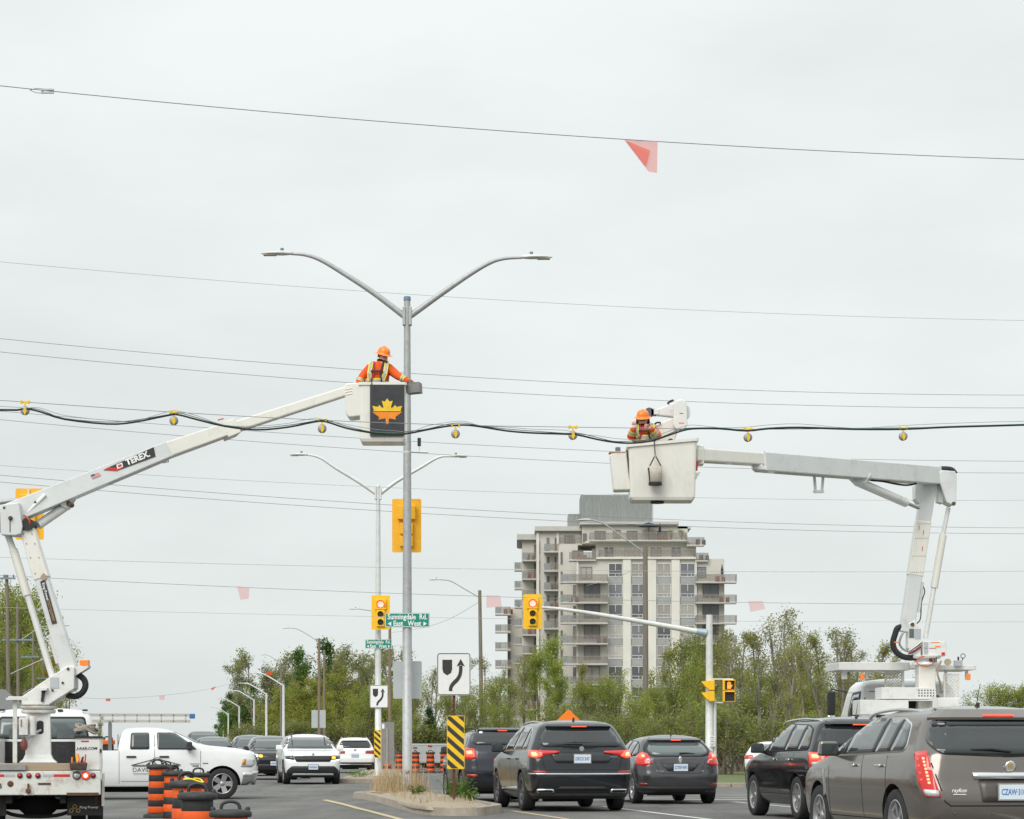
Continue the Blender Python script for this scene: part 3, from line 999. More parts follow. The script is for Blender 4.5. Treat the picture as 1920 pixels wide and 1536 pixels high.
def signal_head(label, s, x0, x1, y0, y1, facing, yaw=0.0, mat_=None, dy=0.0):
    """three lamp signal with yellow backplate; facing -1 looks at the camera, +1 away"""
    c = P((x0 + x1) / 2, (y0 + y1) / 2, s)
    c.y += dy
    o = thing('traffic_signal', label, 'traffic signal', c)
    wd, ht = (x1 - x0) / s, (y1 - y0) / s
    m = mat_ or (M_SIGYEL2 if facing < 0 else M_SIGYEL)
    z0 = Vector((0, 0, 0))
    b = MB()
    b.prism(rrect(wd, ht, 0.05), frontmap(o, z0, yaw), 0.012)
    b.build('backplate', m, o)
    if facing < 0:
        cells = [(ht * 0.235, 0.4 * wd + 0.08, 0.145), (-ht * 0.055, 0.36 * wd, 0.105), (-ht * 0.29, 0.36 * wd, 0.105)]
        for k, (zc, sz, r) in enumerate(cells):
            h = MB()
            h.box((0, -0.04, zc), (sz + 0.06, 0.075, r * 2 + 0.09))
            ho = h.build('lamp_housing', m, o, bevel=0.012)
            v = MB()
            rr = r + 0.012
            n = 20
            vs = []
            for yy in (-0.076, -0.22):
                for rad in (rr, rr - 0.008):
                    for j in range(n + 1):
                        a = R(-35) + R(250) * j / n
                        vs.append((math.cos(a) * rad, yy if a > R(20) and a < R(160) else (-0.076 + (yy + 0.076) * 0.55), zc + math.sin(a) * rad))
            q = n + 1
            fs = []
            for j in range(n):
                fs += [(j, j + 1, 2 * q + j + 1, 2 * q + j), (q + j, 3 * q + j, 3 * q + j + 1, q + j + 1), (2 * q + j, 2 * q + j + 1, 3 * q + j + 1, 3 * q + j)]
            v.add(vs, fs, sm=True)
            v.build('visor', m, ho)
            l = MB()
            mats_ = [M_REDLIT, M_REDCORE] if k == 0 else ([M_DARKLENS_A] if k == 1 else [M_DARKLENS_G])
            l.lathe([(r, -0.078), (r * 0.85, -0.095), (r * 0.70, -0.101)], (0, 0, zc), 'y', 20)
            l.lathe([(r * 0.78, -0.1), (0.001, -0.112)], (0, 0, zc), 'y', 20, mi=1 if k == 0 else 0)
            l.build('lens', mats_, ho)
    else:
        for zc, ww, hh, dd in ((ht * 0.24, 0.42, 0.34, 0.13), (-ht * 0.06, 0.30, 0.27, 0.12), (-ht * 0.30, 0.30, 0.25, 0.12)):
            h = MB()
            h.box((0, -dd / 2 - 0.001, zc), (ww, dd, hh - 0.012))
            ho = h.build('lamp_housing', m, o, bevel=0.015)
            hd = MB()
            for sd in (-1, 1):
                hd.box((-ww / 2 - 0.008, -0.05, zc + sd * hh * 0.3), (0.02, 0.03, 0.03))
            hd.build('hinge', m, ho)
    return o

signal_head('yellow signal seen from behind high on the near lamp post', 79.3, 734, 789, 933, 1034, 1, dy=0.30)
lsig = signal_head('yellow signal seen from behind above the left bucket truck boom', 78, 29, 82, 916, 1012, 1)
signal_head('red lit signal facing the camera on the far lamp post', 51.7, 697, 731.5, 1117, 1181, -1, dy=-0.15)
signal_head('red lit signal at the end of the mast arm before the apartment building', 52.3, 981, 1016.5, 1115, 1180, -1, dy=-0.15)

# mast arm pole right of the junction
base = P(1330, HOR, 52)
base.z = 0.1
o = thing('signal_pole', 'white steel mast arm signal pole right of the junction', 'signal pole', base)
zt = P(0, 1153, 52).z - 0.1
b = MB()
b.lathe([(0.19, 0), (0.19, 0.04), (0.145, 0.05), (0.135, zt * 0.5), (0.115, zt)], n=20)
b.build('pole', M_PALEPOLE, o)
b = MB()
q = [P(x, y, 52) - base for x, y in ((1322, 1187), (1220, 1169), (1120, 1152), (1050, 1142), (1012, 1139))]
b.tube(curve_pts(q, 4), [0.105 - 0.06 * i / 16 for i in range(17)], 12)
b.build('mast_arm', M_PALEPOLE, o)
b = MB()
b.tube([P(1325, 1187, 52) - base, P(1306, 1184, 52) - base], [0.15, 0.11], 14)
b.build('arm_flange', mat('flange_blue_grey', (0.34, 0.42, 0.48), 0.5, 0.2), o)
b = MB()
b.tube([Vector((0.2, -0.02, 0.02)), Vector((0.2, -0.02, P(0, 1310, 52).z - 0.1))], 0.06, 10)
b.build('conduit', M_PALEPOLE, o)
for y in (1274, 1318):
    b = MB()
    b.tube([Vector((0.1, -0.05, P(0, y, 52).z - 0.1)), Vector((0.85, -0.05, P(0, y, 52).z - 0.1))], 0.03, 8)
    b.build('bracket_arm', M_PALEPOLE, o)
for i, yy in enumerate((1383, 1390, 1397)):
    b = MB()
    b.box((0.1, -0.2, P(0, yy, 52).z - 0.1), (0.2, 0.012, 0.11))
    b.build('paper_notice', M_SIGNWHITE, o)
    b = MB()
    for k in range(3):
        b.box((0.1 - 0.05 + 0.05 * k, -0.208, P(0, yy, 52).z - 0.1), (0.025, 0.003, 0.05))
    b.build('notice_print', M_SIGNBLACK, o)
# sideways vehicle head with long visors
c = P(1327, 1296, 52)
c.y -= 0.22
o = thing('traffic_signal', 'yellow signal seen from its side low on the white pole', 'traffic signal', c)
for zc in (0.2, -0.2):
    b = MB()
    b.box((0.12, 0, zc), (0.2, 0.34, 0.37))
    ho = b.build('lamp_housing', M_SIGYEL2, o, bevel=0.03)
    v = MB()
    v.add([(0.02, -0.15, zc + 0.16), (0.02, 0.15, zc + 0.16), (0.02, 0.15, zc - 0.14), (0.02, -0.15, zc - 0.14), (-0.27, -0.13, zc + 0.14), (-0.27, 0.13, zc + 0.14), (-0.12, 0.13, zc - 0.05), (-0.12, -0.13, zc - 0.05)],
          [(0, 1, 5, 4), (1, 2, 6, 5), (3, 0, 4, 7)])
    v.build('visor', M_SIGYEL2, ho)
    v = MB()
    v.add([(-0.262, -0.122, zc + 0.135), (-0.262, 0.122, zc + 0.135), (-0.115, 0.122, zc - 0.045), (-0.115, -0.122, zc - 0.045)], [(0, 1, 2, 3)])
    v.build('visor_opening', M_BLACK, ho)
# pedestrian head
c = P(1366, 1296, 52)
c.y -= 0.1
o = thing('pedestrian_signal', 'yellow pedestrian signal with lit orange hand beside the white pole', 'pedestrian signal', c)
for zc, kind in ((0.21, 'hand'), (-0.2, 'count')):
    b = MB()
    b.box((0, 0, zc), (0.44, 0.2, 0.40))
    ho = b.build('lamp_housing', M_SIGYEL2, o, bevel=0.02)
    b = MB()
    b.box((0.02, -0.1, zc), (0.35, 0.02, 0.32))
    b.build('screen', M_BLACK, ho)
    b = MB()
    for sx in (-1, 1):
        b.box((0.02 + sx * 0.185, -0.15, zc), (0.012, 0.12, 0.34))
    b.box((0.02, -0.15, zc + 0.17), (0.38, 0.12, 0.012))
    b.build('hood', M_SIGYEL2, ho)
    if kind == 'hand':
        b = MB()
        b.box((0.0, -0.113, zc - 0.06), (0.13, 0.006, 0.13))
        for k in range(4):
            b.box((-0.05 + k * 0.034, -0.113, zc + 0.05 + (0.02 if k in (1, 2) else 0)), (0.024, 0.006, 0.11))
        b.box((0.085, -0.113, zc - 0.03), (0.03, 0.006, 0.09), Matrix.Rotation(R(25), 3, 'Y'))
        b.build('hand_symbol', M_ORANGELIT, ho)

# pole that carries the signal behind the left boom (it stands beyond the left edge of the photo)
base = P(-160, HOR, 78)
base.z = gz(base.x, base.y)
o = thing('signal_pole', 'galvanised curved signal arm reaching in from the left edge', 'signal pole', base)
b = MB()
b.lathe([(0.18, 0), (0.18, 0.04), (0.14, 0.05), (0.1, 7.2)], n=16)
b.build('pole', M_GALV, o)
b = MB()
q = [P(x, y, 78) - base for x, y in ((-160, 1000), (-90, 960), (0, 942), (30, 939), (60, 938))]
b.tube(curve_pts(q, 5), 0.06, 10)
b.build('mast_arm', M_GALV, o)
b = MB()
b.tube([P(54, 940, 78) - base + Vector((0, -0.02, 0)), P(54, 918, 78) - base + Vector((0, -0.02, 0))], 0.035, 8)
b.build('arm_clamp', M_PALEPOLE, o)
# the far red signal hangs on the far lamp post; a small bracket each
for po, pb, x, y0, y1, s in ((far_lamp, fb, 714, 1125, 1175, 51.5), (near_lamp, nb, 762, 950, 1015, 80)):
    b = MB()
    for yy in (y0, y1):
        b.box(P(x, yy, s) - pb + Vector((0, -0.06 if s < 60 else 0.16, 0)), (0.05, 0.24, 0.04))
    b.build('signal_bracket', M_GALV, po)

def plate_sign(name, label, s, x0, x1, y0, y1, face, m_face, cat='sign', dy=0.0, r=0.05, border=None):
    c = P((x0 + x1) / 2, (y0 + y1) / 2, s)
    c.y += dy
    o = thing(name, label, cat, c)
    wd, ht = (x1 - x0) / s, (y1 - y0) / s
    b = MB()
    b.prism(rrect(wd, ht, r), frontmap(o, Vector(), 0), 0.006)
    b.build('panel', m_face, o)
    if border:
        t, m = border
        outer, inner = rrect(wd - 0.012, ht - 0.012, r), rrect(wd - 0.012 - 2 * t, ht - 0.012 - 2 * t, max(0.005, r - t))
        n = len(outer)
        b = MB()
        b.add([(a, -0.003, z) for a, z in outer] + [(a, -0.003, z) for a, z in inner], [(i, (i + 1) % n, n + (i + 1) % n, n + i) for i in range(n)])
        b.build('border', m, o)
    if face:
        face(o, wd, ht)
    return o

def keep_right_face(o, wd, ht):
    b = MB()
    f = lambda a, z: (a * wd, -0.003, z * ht)
    b.add([f(*p) for p in ((-0.34, 0.34), (-0.05, 0.34), (-0.05, 0.12), (-0.08, 0.03), (-0.195, -0.03), (-0.31, 0.03), (-0.34, 0.12))], [tuple(range(7))])
    b.build('shield_symbol', M_SIGNBLACK, o)
    b = MB()
    path = curve_pts([(-0.10, 0, -0.40), (-0.08, 0, -0.30), (0.0, 0, -0.21), (0.10, 0, -0.13), (0.18, 0, -0.02), (0.205, 0, 0.1), (0.205, 0, 0.2)], 4)
    vs = []
    for i, p in enumerate(path):
        d = (path[min(i + 1, len(path) - 1)] - path[max(0, i - 1)]).normalized()
        nrm = Vector((d.z, 0, -d.x)) * 0.052
        vs += [f((p - nrm).x, (p - nrm).z), f((p + nrm).x, (p + nrm).z)]
    b.add(vs, [(2 * i, 2 * i + 1, 2 * i + 3, 2 * i + 2) for i in range(len(path) - 1)])
    b.add([f(0.08, 0.18), f(0.205, 0.36), f(0.33, 0.18), f(0.205, 0.215)], [(0, 1, 2, 3)])
    b.build('arrow_symbol', M_SIGNBLACK, o)

def hazard_face(o, wd, ht):
    """black diagonal bars falling to the right, clipped to the plate"""
    k = 0
    zc = ht * 0.62
    while zc > -ht * 0.7:
        poly = [(-wd / 2, zc + wd * 0.42), (wd / 2, zc - wd * 0.42), (wd / 2, zc - wd * 0.42 - ht * 0.105), (-wd / 2, zc + wd * 0.42 - ht * 0.105)]
        def clip(pl, lim, sgn):
            r_ = []
            for i in range(len(pl)):
                p, q = pl[i - 1], pl[i]
                ip, iq = sgn * p[1] <= sgn * lim, sgn * q[1] <= sgn * lim
                if ip != iq:
                    t = (lim - p[1]) / (q[1] - p[1])
                    r_.append((p[0] + (q[0] - p[0]) * t, lim))
                if iq:
                    r_.append(q)
            return r_
        poly = clip(clip(poly, ht / 2 - 0.012, 1), -ht / 2 + 0.012, -1)
        poly = [(max(-wd / 2 + 0.01, min(wd / 2 - 0.01, a)), z) for a, z in poly]
        if len(poly) > 2:
            b = MB()
            b.add([(a, -0.003, z) for a, z in poly], [tuple(range(len(poly)))])
            b.build('black_bar', M_SIGNBLACK, o)
        zc -= ht * 0.213

def street_name_face(o, wd, ht):
    part('lettering', text_mesh('Sunningdale  Rd.', ht * 0.52, M_SIGNWHITE, 0.004, wd * 0.88), o, (0, -0.004, ht * 0.22))
    part('lettering', text_mesh('East   West', ht * 0.50, M_SIGNWHITE, 0.004, wd * 0.62), o, (0, -0.004, -ht * 0.24))
    for sd in (-1, 1):
        b = MB()
        b.add([(sd * wd * 0.44, -0.004, -ht * 0.25), (sd * wd * 0.36, -0.004, -ht * 0.25 + ht * 0.15), (sd * wd * 0.36, -0.004, -ht * 0.25 - ht * 0.15)], [(0, 1, 2)])
        b.build('arrow_symbol', M_SIGNWHITE, o)

plate_sign('street_name_sign', 'large green Sunningdale Rd sign on the near lamp post', 80, 722.5, 806, 1150, 1177, street_name_face, M_SIGNGREEN, dy=-0.13, r=0.03, border=(0.012, M_SIGNWHITE))
plate_sign('street_name_sign', 'small green Sunningdale Rd sign on the far lamp post', 51.5, 685, 735, 1199.5, 1216.5, street_name_face, M_SIGNGREEN, dy=-0.14, r=0.03, border=(0.012, M_SIGNWHITE))
plate_sign('reversed_sign', 'blank grey back of a sign behind the near lamp post', 79.6, 736.5, 790.5, 1239.5, 1310, None, M_SIGNGREY, dy=0.13, r=0.04)
plate_sign('keep_right_sign', 'large white keep right sign above the striped marker', 97.5, 819.5, 882.5, 1224.5, 1304, keep_right_face, M_SIGNWHITE, dy=-0.03, r=0.06, border=(0.014, M_SIGNBLACK))
plate_sign('keep_right_sign', 'small white keep right sign on the far lamp post', 51.5, 694, 728, 1285, 1327.5, keep_right_face, M_SIGNWHITE, dy=-0.15, r=0.05, border=(0.014, M_SIGNBLACK))
plate_sign('hazard_marker', 'large yellow and black striped marker below the near keep right sign', 97.5, 838, 871, 1342, 1442, hazard_face, M_SIGNYEL, 'marker', -0.035, 0.03)
plate_sign('hazard_marker', 'narrow yellow and black striped marker on the far lamp post', 51.6, 702, 714.5, 1369, 1421, hazard_face, M_SIGNYEL, 'marker', -0.16, 0.02)
# rusty perforated post of the near signs
base = P(851, HOR, 97.5)
base.z = 0.17
o = thing('sign_post', 'rusty perforated steel post of the near keep right sign', 'post', base)
b = MB()
zt = P(0, 1230, 97.5).z - 0.17
for sx, sy in ((0, 0),):
    b.box((0, 0.02, zt / 2), (0.055, 0.03, zt))
b.build('post', M_RUST, o)
for i in range(24):
    b = MB()
    b.lathe([(0.008, 0.003), (0.008, -0.001)], (0, 0.003, 0.25 + i * 0.045 if i < 8 else 1.72 + (i - 8) * 0.03), 'y', 6)
    b.build('punched_hole', M_BLACK, o)
# sign turned away on a perforated post, far island
o = plate_sign('reversed_sign', 'tall brown grey back of a sign right of the far striped marker', 52.5, 715, 739, 1354, 1433, None, mat('sign_back_brownish', (0.25, 0.235, 0.22), 0.5, 0.2), dy=0, r=0.04)
b = MB()
b.box((-0.02, -0.02, -0.55), (0.05, 0.03, 2.2))
b.build('post', M_GALV, o)
for i in range(26):
    b = MB()
    b.box((-0.02, -0.037, -0.75 + i * 0.055), (0.016, 0.003, 0.02))
    b.build('punched_hole', M_SIGNBLACK, o)
b = MB()
b.box((-0.16, -0.006, 0.6), (0.09, 0.004, 0.17))
b.build('sticker', M_SIGNWHITE, o)
o = plate_sign('reversed_sign', 'grey back of a double sign before the brown wooden poles', 36, 584, 610.5, 1331.5, 1365, None, M_SIGNGREY, r=0.02)
b = MB()
b.box((0, -0.03, -0.55), (0.07, 0.04, 2.6))
b.build('post', M_WOOD, o)

# orange diamond behind the middle car
c = P(1066, 1357, 56)
o = thing('construction_sign', 'orange diamond construction sign rising behind the dark middle car', 'sign', c)
b = MB()
k = 0.50
b.prism(round_poly([(0, -k), (k, 0), (0, k), (-k, 0)], 0.06), frontmap(o, Vector()), 0.006)
b.build('panel', M_SIGNORANGE, o)
b = MB()
b.box((0, 0.03, -0.75), (0.06, 0.04, 1.7))
b.box((0, 0.03, -c.z + 0.03), (0.9, 0.06, 0.05))
b.build('stand', M_GALV, o)

# wooden utility poles
def wood_pole(label, s, px, ytop, rr=0.15, m=None, lean=0.0, arm=None, cross=None, group=None):
    p = P(px, HOR, s)
    p.z = 0.05
    o = thing('utility_pole', label, 'utility pole', p, 0, group)
    zt = P(0, ytop, s).z - 0.05
    b = MB()
    b.tube([(0, 0, 0), (lean * 0.5, 0, zt * 0.5), (lean, 0, zt)], [rr, rr * 0.88, rr * 0.74], 12)
    b.build('pole', m or M_WOOD, o)
    if arm:
        q = [P(x, y, s) - p for x, y in arm]
        pts = curve_pts(q, 5)
        b = MB()
        b.tube(pts, 0.035, 8)
        b.build('lamp_arm', M_GALV, o)
        sd = -1 if q[-1].x < q[0].x else 1
        lamp_head(o, pts[-1], sd, 0.75)
    for yy, x0, x1 in (cross or []):
        b = MB()
        b.box(((x0 + x1) / 2 / s, -rr - 0.06, P(0, yy, s).z - 0.05), ((x1 - x0) / s, 0.1, 0.12))
        co = b.build('cross_arm', mat('crossarm_blue_grey', (0.20, 0.25, 0.30), 0.7, var=0.2), o)
        for k in range(3):
            d = MB()
            xx = (x0 + (x1 - x0) * (0.08 + 0.42 * k)) / s
            d.lathe([(0.02, 0.06), (0.05, 0.1), (0.05, 0.2), (0.02, 0.24)], (xx, -rr - 0.06, P(0, yy, s).z - 0.05), n=8)
            d.build('insulator', M_PHOTO, co)
    return o

wood_pole('wooden pole with a lamp arm before the apartment building', 36, 1211, 1024, 0.165, lean=-0.03, arm=[(1208, 1036), (1165, 1005), (1135, 984), (1118, 977), (1108, 975)])
wood_pole('wooden pole with a lamp arm left of the apartment building', 28, 904, 1107, 0.15, lean=-0.16, arm=[(898, 1120), (872, 1105), (850, 1092), (838, 1088), (825, 1087)])
wood_pole('brown wooden pole half hidden behind the far lamp post', 25, 731, 1165, 0.14, M_WOODB, arm=[(731, 1166), (712, 1152), (698, 1146), (680, 1143), (673, 1142)])
wood_pole('tall brown wooden pole with a lamp arm behind the white oncoming car', 20, 599, 1197, 0.165, M_WOODB, lean=-0.05, arm=[(597, 1203), (570, 1186), (555, 1179), (545, 1178)])
wood_pole('shorter brown wooden pole just right of the taller one', 19, 608, 1219, 0.15, M_WOODB)
wood_pole('grey wooden pole behind the row of far street lamps', 15, 527, 1242, 0.16, arm=[(527, 1244), (515, 1236), (507, 1231), (500, 1228)])
GL = 'wooden poles at the left edge'
wood_pole('tall grey wooden pole at the left edge, nearest of its row', 30, 18, 1078, 0.14, lean=-0.18, arm=[(20, 1264), (50, 1250), (80, 1237), (108, 1226)], cross=[(1085, -30, 12)], group=GL)
wood_pole('grey wooden pole with blue cross arm, second of the left row', 25, 35, 1130, 0.14, lean=-0.1, arm=[(30, 1205), (50, 1193), (72, 1178), (90, 1174), (112, 1173)], cross=[(1200, -30, 28)], group=GL)
wood_pole('grey wooden pole with a transformer, third of the left row', 20, 62, 1182, 0.14, arm=[(42, 1302), (60, 1291), (78, 1281), (92, 1276)], cross=[(1232, -22, 12)], group=GL)
o = wood_pole('thin grey pole behind the left boom, fourth of the left row', 17, 81, 1196, 0.14, cross=[(1272, -24, 14)], group=GL)
b = MB()
b.lathe([(0.3, 5.6), (0.34, 5.65), (0.34, 6.9), (0.3, 6.95)], (-0.9, -0.45, 0), n=14)
b.build('transformer', mat('transformer_blue', (0.40, 0.48, 0.53), 0.5), o)
for i, (px, yt, s) in enumerate(((98, 1315, 11), (110, 1320, 10), (119, 1323, 9.5), (124, 1312, 11), (130, 1308, 12))):
    wood_pole('distant pole right of the left boom turntable, ' + ['leftmost', 'second', 'third', 'fourth', 'rightmost'][i] + ' of five', s, px, yt, 0.13, group='distant poles behind the left truck')

# row of lamp posts along the far road
proto = None
for i, (px, yt, ) in enumerate(((531.5, 1283.6), (499.4, 1299.7), (476.5, 1311.5), (448.6, 1324), (428, 1338), (418.6, 1356), (403, 1369))):
    s = (HOR - yt) / (8.0 - CAMZ)
    p = P(px, HOR, s)
    p.z = 0.0
    names = ['nearest and tallest of the row of far street lamps', 'second of the row of far street lamps', 'third of the row of far street lamps', 'fourth of the row of far street lamps', 'fifth of the row of far street lamps', 'sixth of the row of far street lamps', 'last and smallest of the row of far street lamps']
    if proto is None:
        o = thing('street_lamp', names[0], 'street lamp', p, 0, 'row of far street lamps')
        b = MB()
        b.lathe([(0.2, 0), (0.16, 0.1), (0.13, 8.0)], n=10)
        b.build('pole', M_PALEPOLE, o)
        b = MB()
        b.tube(curve_pts([(0, 0, 7.85), (-1.2, 0, 8.6), (-2.1, 0, 9.1), (-2.7, 0, 9.2)], 5), 0.08, 8)
        b.build('arm', M_PALEPOLE, o)
        lamp_head(o, Vector((-2.65, 0, 9.2)), -1, 0.9)
        proto = o
    else:
        o = copy_tree(proto)
        o.location = p
        o['label'] = names[i]

# ------------------------------------------------------------------ overhead wires
def wire(label, yl, yr, sl, r, m, sag=24, group='overhead wires crossing the road'):
    sr = sl * (HOR - yr) / (HOR - yl)
    a, c = P(0, yl, sl), P(1920, yr, sr)
    o = bpy.data.objects.new('overhead_wire', None)
    b = MB(off=a)
    pts = []
    for i in range(61):
        t = -0.8 + 2.6 * i / 60
        p = a + (c - a) * t
        p.z -= 4 * sag / ((sl + sr) / 2) * max(t * (1 - t), -0.35)
        pts.append(p)
    b.tube(pts, r, 6)
    o = b.build('overhead_wire', m, None, loc=a)
    tag(o, label, 'wire', group)
    return lambda t: (a + (c - a) * t - Vector((0, 0, 4 * sag / ((sl + sr) / 2) * t * (1 - t))), sl + (sr - sl) * t)

wa = wire('dark steel wire crossing high above everything, carrying the red pennant', 161, 299, 130, 0.0062, M_WIREBLUE, 17)
wire('very thin pale wire passing behind the near lamp post arms', 491, 601, 75, 0.006, M_WIREPALE, 18)
wire('upper wire of the pair behind the left worker', 635, 741, 70, 0.0075, M_WIRE, 24)
wire('lower wire of the pair behind the left worker', 660, 765, 70, 0.0075, M_WIRE, 25)
wire('wire just below the pulley line, upper of two', 771, 865, 64, 0.0075, M_WIRE, 20)
wire('wire just below the pulley line, lower of two', 787, 887, 64, 0.0075, M_WIRE, 23)
wire('thin pale wire behind the left boom elbow', 873, 938, 64, 0.0065, M_WIREPALE, 18)
wire('upper wire of the pair crossing the far lamp post', 891, 990, 60, 0.0082, M_WIRE, 20)
wire('lower wire of the pair crossing the far lamp post', 904, 1001, 60, 0.0082, M_WIRE, 20)
wire('thin pale wire above the apartment roof', 1045, 1071, 58, 0.008, M_WIREPALE, 10)
wk = wire('wire carrying the pale pennants above the trees', 1079, 1133, 58, 0.0078, M_WIRE, 14)
wire('lowest thin pale wire above the far trees', 1139, 1166, 55, 0.007, M_WIREPALE, 8)
# strain insulator on the high wire
p0, s0 = wa(80 / 1920)
o = thing('strain_insulator', 'grey strain insulator at the upper left on the high wire', 'insulator', p0)
b = MB()
b.box((0.0, -0.01, 0.012), (0.18, 0.03, 0.025))
b.box((0.0, -0.01, -0.03), (0.18, 0.03, 0.025))
b.box((-0.075, -0.01, -0.01), (0.03, 0.03, 0.03))
b.build('body', M_GALV, o)
b = MB()
b.tube([(-0.26, 0, 0.01), (-0.17, 0, 0.035), (-0.08, 0, 0.03)], 0.005, 6)
b.tube([(-0.26, 0, 0.01), (-0.17, 0, -0.03), (-0.08, 0, -0.035)], 0.005, 6)
b.build('loop', M_WIREBLUE, o)

def pennmat(name, col, alpha):
    m, t, b = newmat(name)
    tr = t.nodes.new('ShaderNodeBsdfTranslucent')
    tr.inputs[0].default_value = (*col, 1)
    df = t.nodes.new('ShaderNodeBsdfDiffuse')
    df.inputs[0].default_value = (*col, 1)
    m1 = t.nodes.new('ShaderNodeMixShader')
    m1.inputs[0].default_value = 0.6
    t.links.new(df.outputs[0], m1.inputs[1])
    t.links.new(tr.outputs[0], m1.inputs[2])
    tp = t.nodes.new('ShaderNodeBsdfTransparent')
    m2 = t.nodes.new('ShaderNodeMixShader')
    m2.inputs[0].default_value = alpha
    t.links.new(tp.outputs[0], m2.inputs[1])
    t.links.new(m1.outputs[0], m2.inputs[2])
    t.links.new(m2.outputs[0], t.nodes['Material Output'].inputs[0])
    return m
M_PENN = pennmat('pennant_red', (0.98, 0.42, 0.38), 0.7)
M_PENNF = pennmat('pennant_fold', (0.98, 0.26, 0.20), 0.75)
M_PENNP = pennmat('pennant_pale', (0.93, 0.42, 0.42), 0.5)
M_PENNO = pennmat('pennant_orange', (0.95, 0.14, 0.05), 0.9)

def sheet(o, name, pts, m, bulge=0.02, n=5):
    """thin cloth: a grid over four corners with a slight billow"""
    b = MB()
    p = [Vector(q) for q in pts]
    vs = []
    for i in range(n + 1):
        for j in range(n + 1):
            u, v = i / n, j / n
            q = (p[0] * (1 - u) + p[1] * u) * (1 - v) + (p[3] * (1 - u) + p[2] * u) * v
            q.y += math.sin(u * 3.1) * math.sin(v * 3.1 + 0.6) * bulge
            vs.append(q)
    b.add(vs, [(i * (n + 1) + j, (i + 1) * (n + 1) + j, (i + 1) * (n + 1) + j + 1, i * (n + 1) + j + 1) for i in range(n) for j in range(n)], sm=True)
    return b.build(name, m, o)

def pennant(label, s, corners, m, fold=None):
    c = P(*corners[0], s)
    o = thing('pennant', label, 'flag', c, 0, 'warning pennants on the wires')
    sheet(o, 'cloth', [P(*q, s) - c for q in corners], m)
    if fold:
        f = [P(*q, s) - c + Vector((0, -0.03, 0)) for q in fold]
        sheet(o, 'fold', f, M_PENNF, 0.01)
    return o
sA = wa(0.625)[1]
pennant('large pale red pennant hanging from the highest wire', sA, [(1170, 262), (1233, 265), (1232, 325), (1216, 322)], M_PENN, [(1172, 264), (1219, 283), (1212, 312), (1208, 312)])
sK = 52
pennant('pale pink pennant left of the near lamp post above the trees', 56, [(444, 1099), (468, 1102), (466, 1123), (451, 1125)], M_PENNP)
pennant('pale pink pennant beside the wooden pole left of the building', 53.5, [(912, 1116), (938, 1117), (941, 1137), (912, 1140)], M_PENNP)
pennant('pale pink pennant right of the apartment building', 51, [(1403, 1127), (1430, 1127), (1435, 1142), (1407, 1148)], M_PENNP)
pennant('small orange pennant low at the left of the far line', 40, [(198, 1310), (207, 1310), (207, 1315), (199, 1315)], M_PENNO)
pennant('small pink pennant at the middle of the far line', 36, [(298, 1304), (309, 1304), (308, 1313), (299, 1312)], M_PENNP)
pennant('small orange pennant at the right of the far line', 32, [(396, 1290), (406, 1287), (400, 1293), (397, 1295)], M_PENNO)
pennant('orange pennant against the trees above the far street lamps', 28, [(497, 1262), (510, 1259), (511, 1266), (500, 1267)], M_PENNO)
b = MB()
q = [P(150, 1308, 42), P(205, 1310, 40), P(305, 1304, 36), P(400, 1290, 32), P(503, 1261, 28), P(531, 1240, 26)]
b.tube(curve_pts(q, 5), 0.008, 5)
tag(b.build('pennant_line', M_WIREPALE), 'thin sagging line carrying the small pennants left of the trees', 'wire')
b = MB()
b.tube(curve_pts([P(902, 1126, 28), P(870, 1146, 27), P(835, 1164, 26), P(790, 1178, 25), P(736, 1186, 25)], 4), 0.014, 5)
tag(b.build('service_wire', M_WIREPALE), 'sagging service wire from the wooden pole to the far lamp post', 'wire')
b = MB()
b.tube(curve_pts([P(1209, 1056, 36), P(1180, 1072, 35), P(1150, 1085, 34), P(1100, 1098, 33)], 4), 0.012, 5)
tag(b.build('service_wire', M_WIREPALE), 'thin service wire running left from the pole before the building', 'wire')

# messenger strand, lashed cable bundle and pulleys
def CW(px, py, dy=0.0):
    y = 40.0 / (1 - 0.12 * (px - 960) / FPX) + dy
    return P(px, py, FPX / y)
strand = [(-2400, 640), (-1100, 700), (-260, 738), (0, 751), (47, 754), (326, 773), (604, 788), (854, 797), (1074, 801), (1402, 805), (1693, 802), (1920, 797), (2180, 786), (2900, 756), (4000, 700)]
b = MB()
b.tube(curve_pts([CW(*p) for p in strand], 6), 0.006, 6)
tag(b.build('messenger_strand', M_WIRE), 'taut steel strand that carries the yellow pulleys', 'wire')
blk = [(-2400, 648), (-1100, 712), (-260, 757), (0, 769), (47, 767), (75, 772), (120, 786), (200, 795), (250, 792), (315, 779), (335, 778), (370, 787), (420, 799), (480, 806), (540, 801), (590, 791), (612, 791), (650, 803), (700, 812), (740, 815), (770, 812), (800, 806), (840, 799), (870, 797),
       (900, 800), (950, 808), (1000, 812), (1060, 814), (1085, 816), (1120, 824), (1150, 829), (1180, 831), (1215, 828), (1240, 821), (1275, 809), (1300, 804), (1350, 804), (1400, 808), (1440, 804), (1500, 802), (1600, 805), (1693, 805), (1780, 801), (1920, 797), (2180, 788), (2900, 758), (4000, 702)]
b = MB()
b.tube(curve_pts([CW(*p, -0.03) for p in blk], 3), 0.016, 7)
tag(b.build('lashed_cable', M_CABLE), 'thick black cable sagging between the yellow pulleys', 'cable')
b = MB()
b.tube(curve_pts([CW(x, y - (3.5 if 60 < x < 1290 and i % 3 else 1.5), -0.045) for i, (x, y) in enumerate(blk)], 3), 0.007, 5)
tag(b.build('fibre_cable', M_CABLEG), 'thin green cable running along the black one between the pulleys', 'cable')
b = MB()
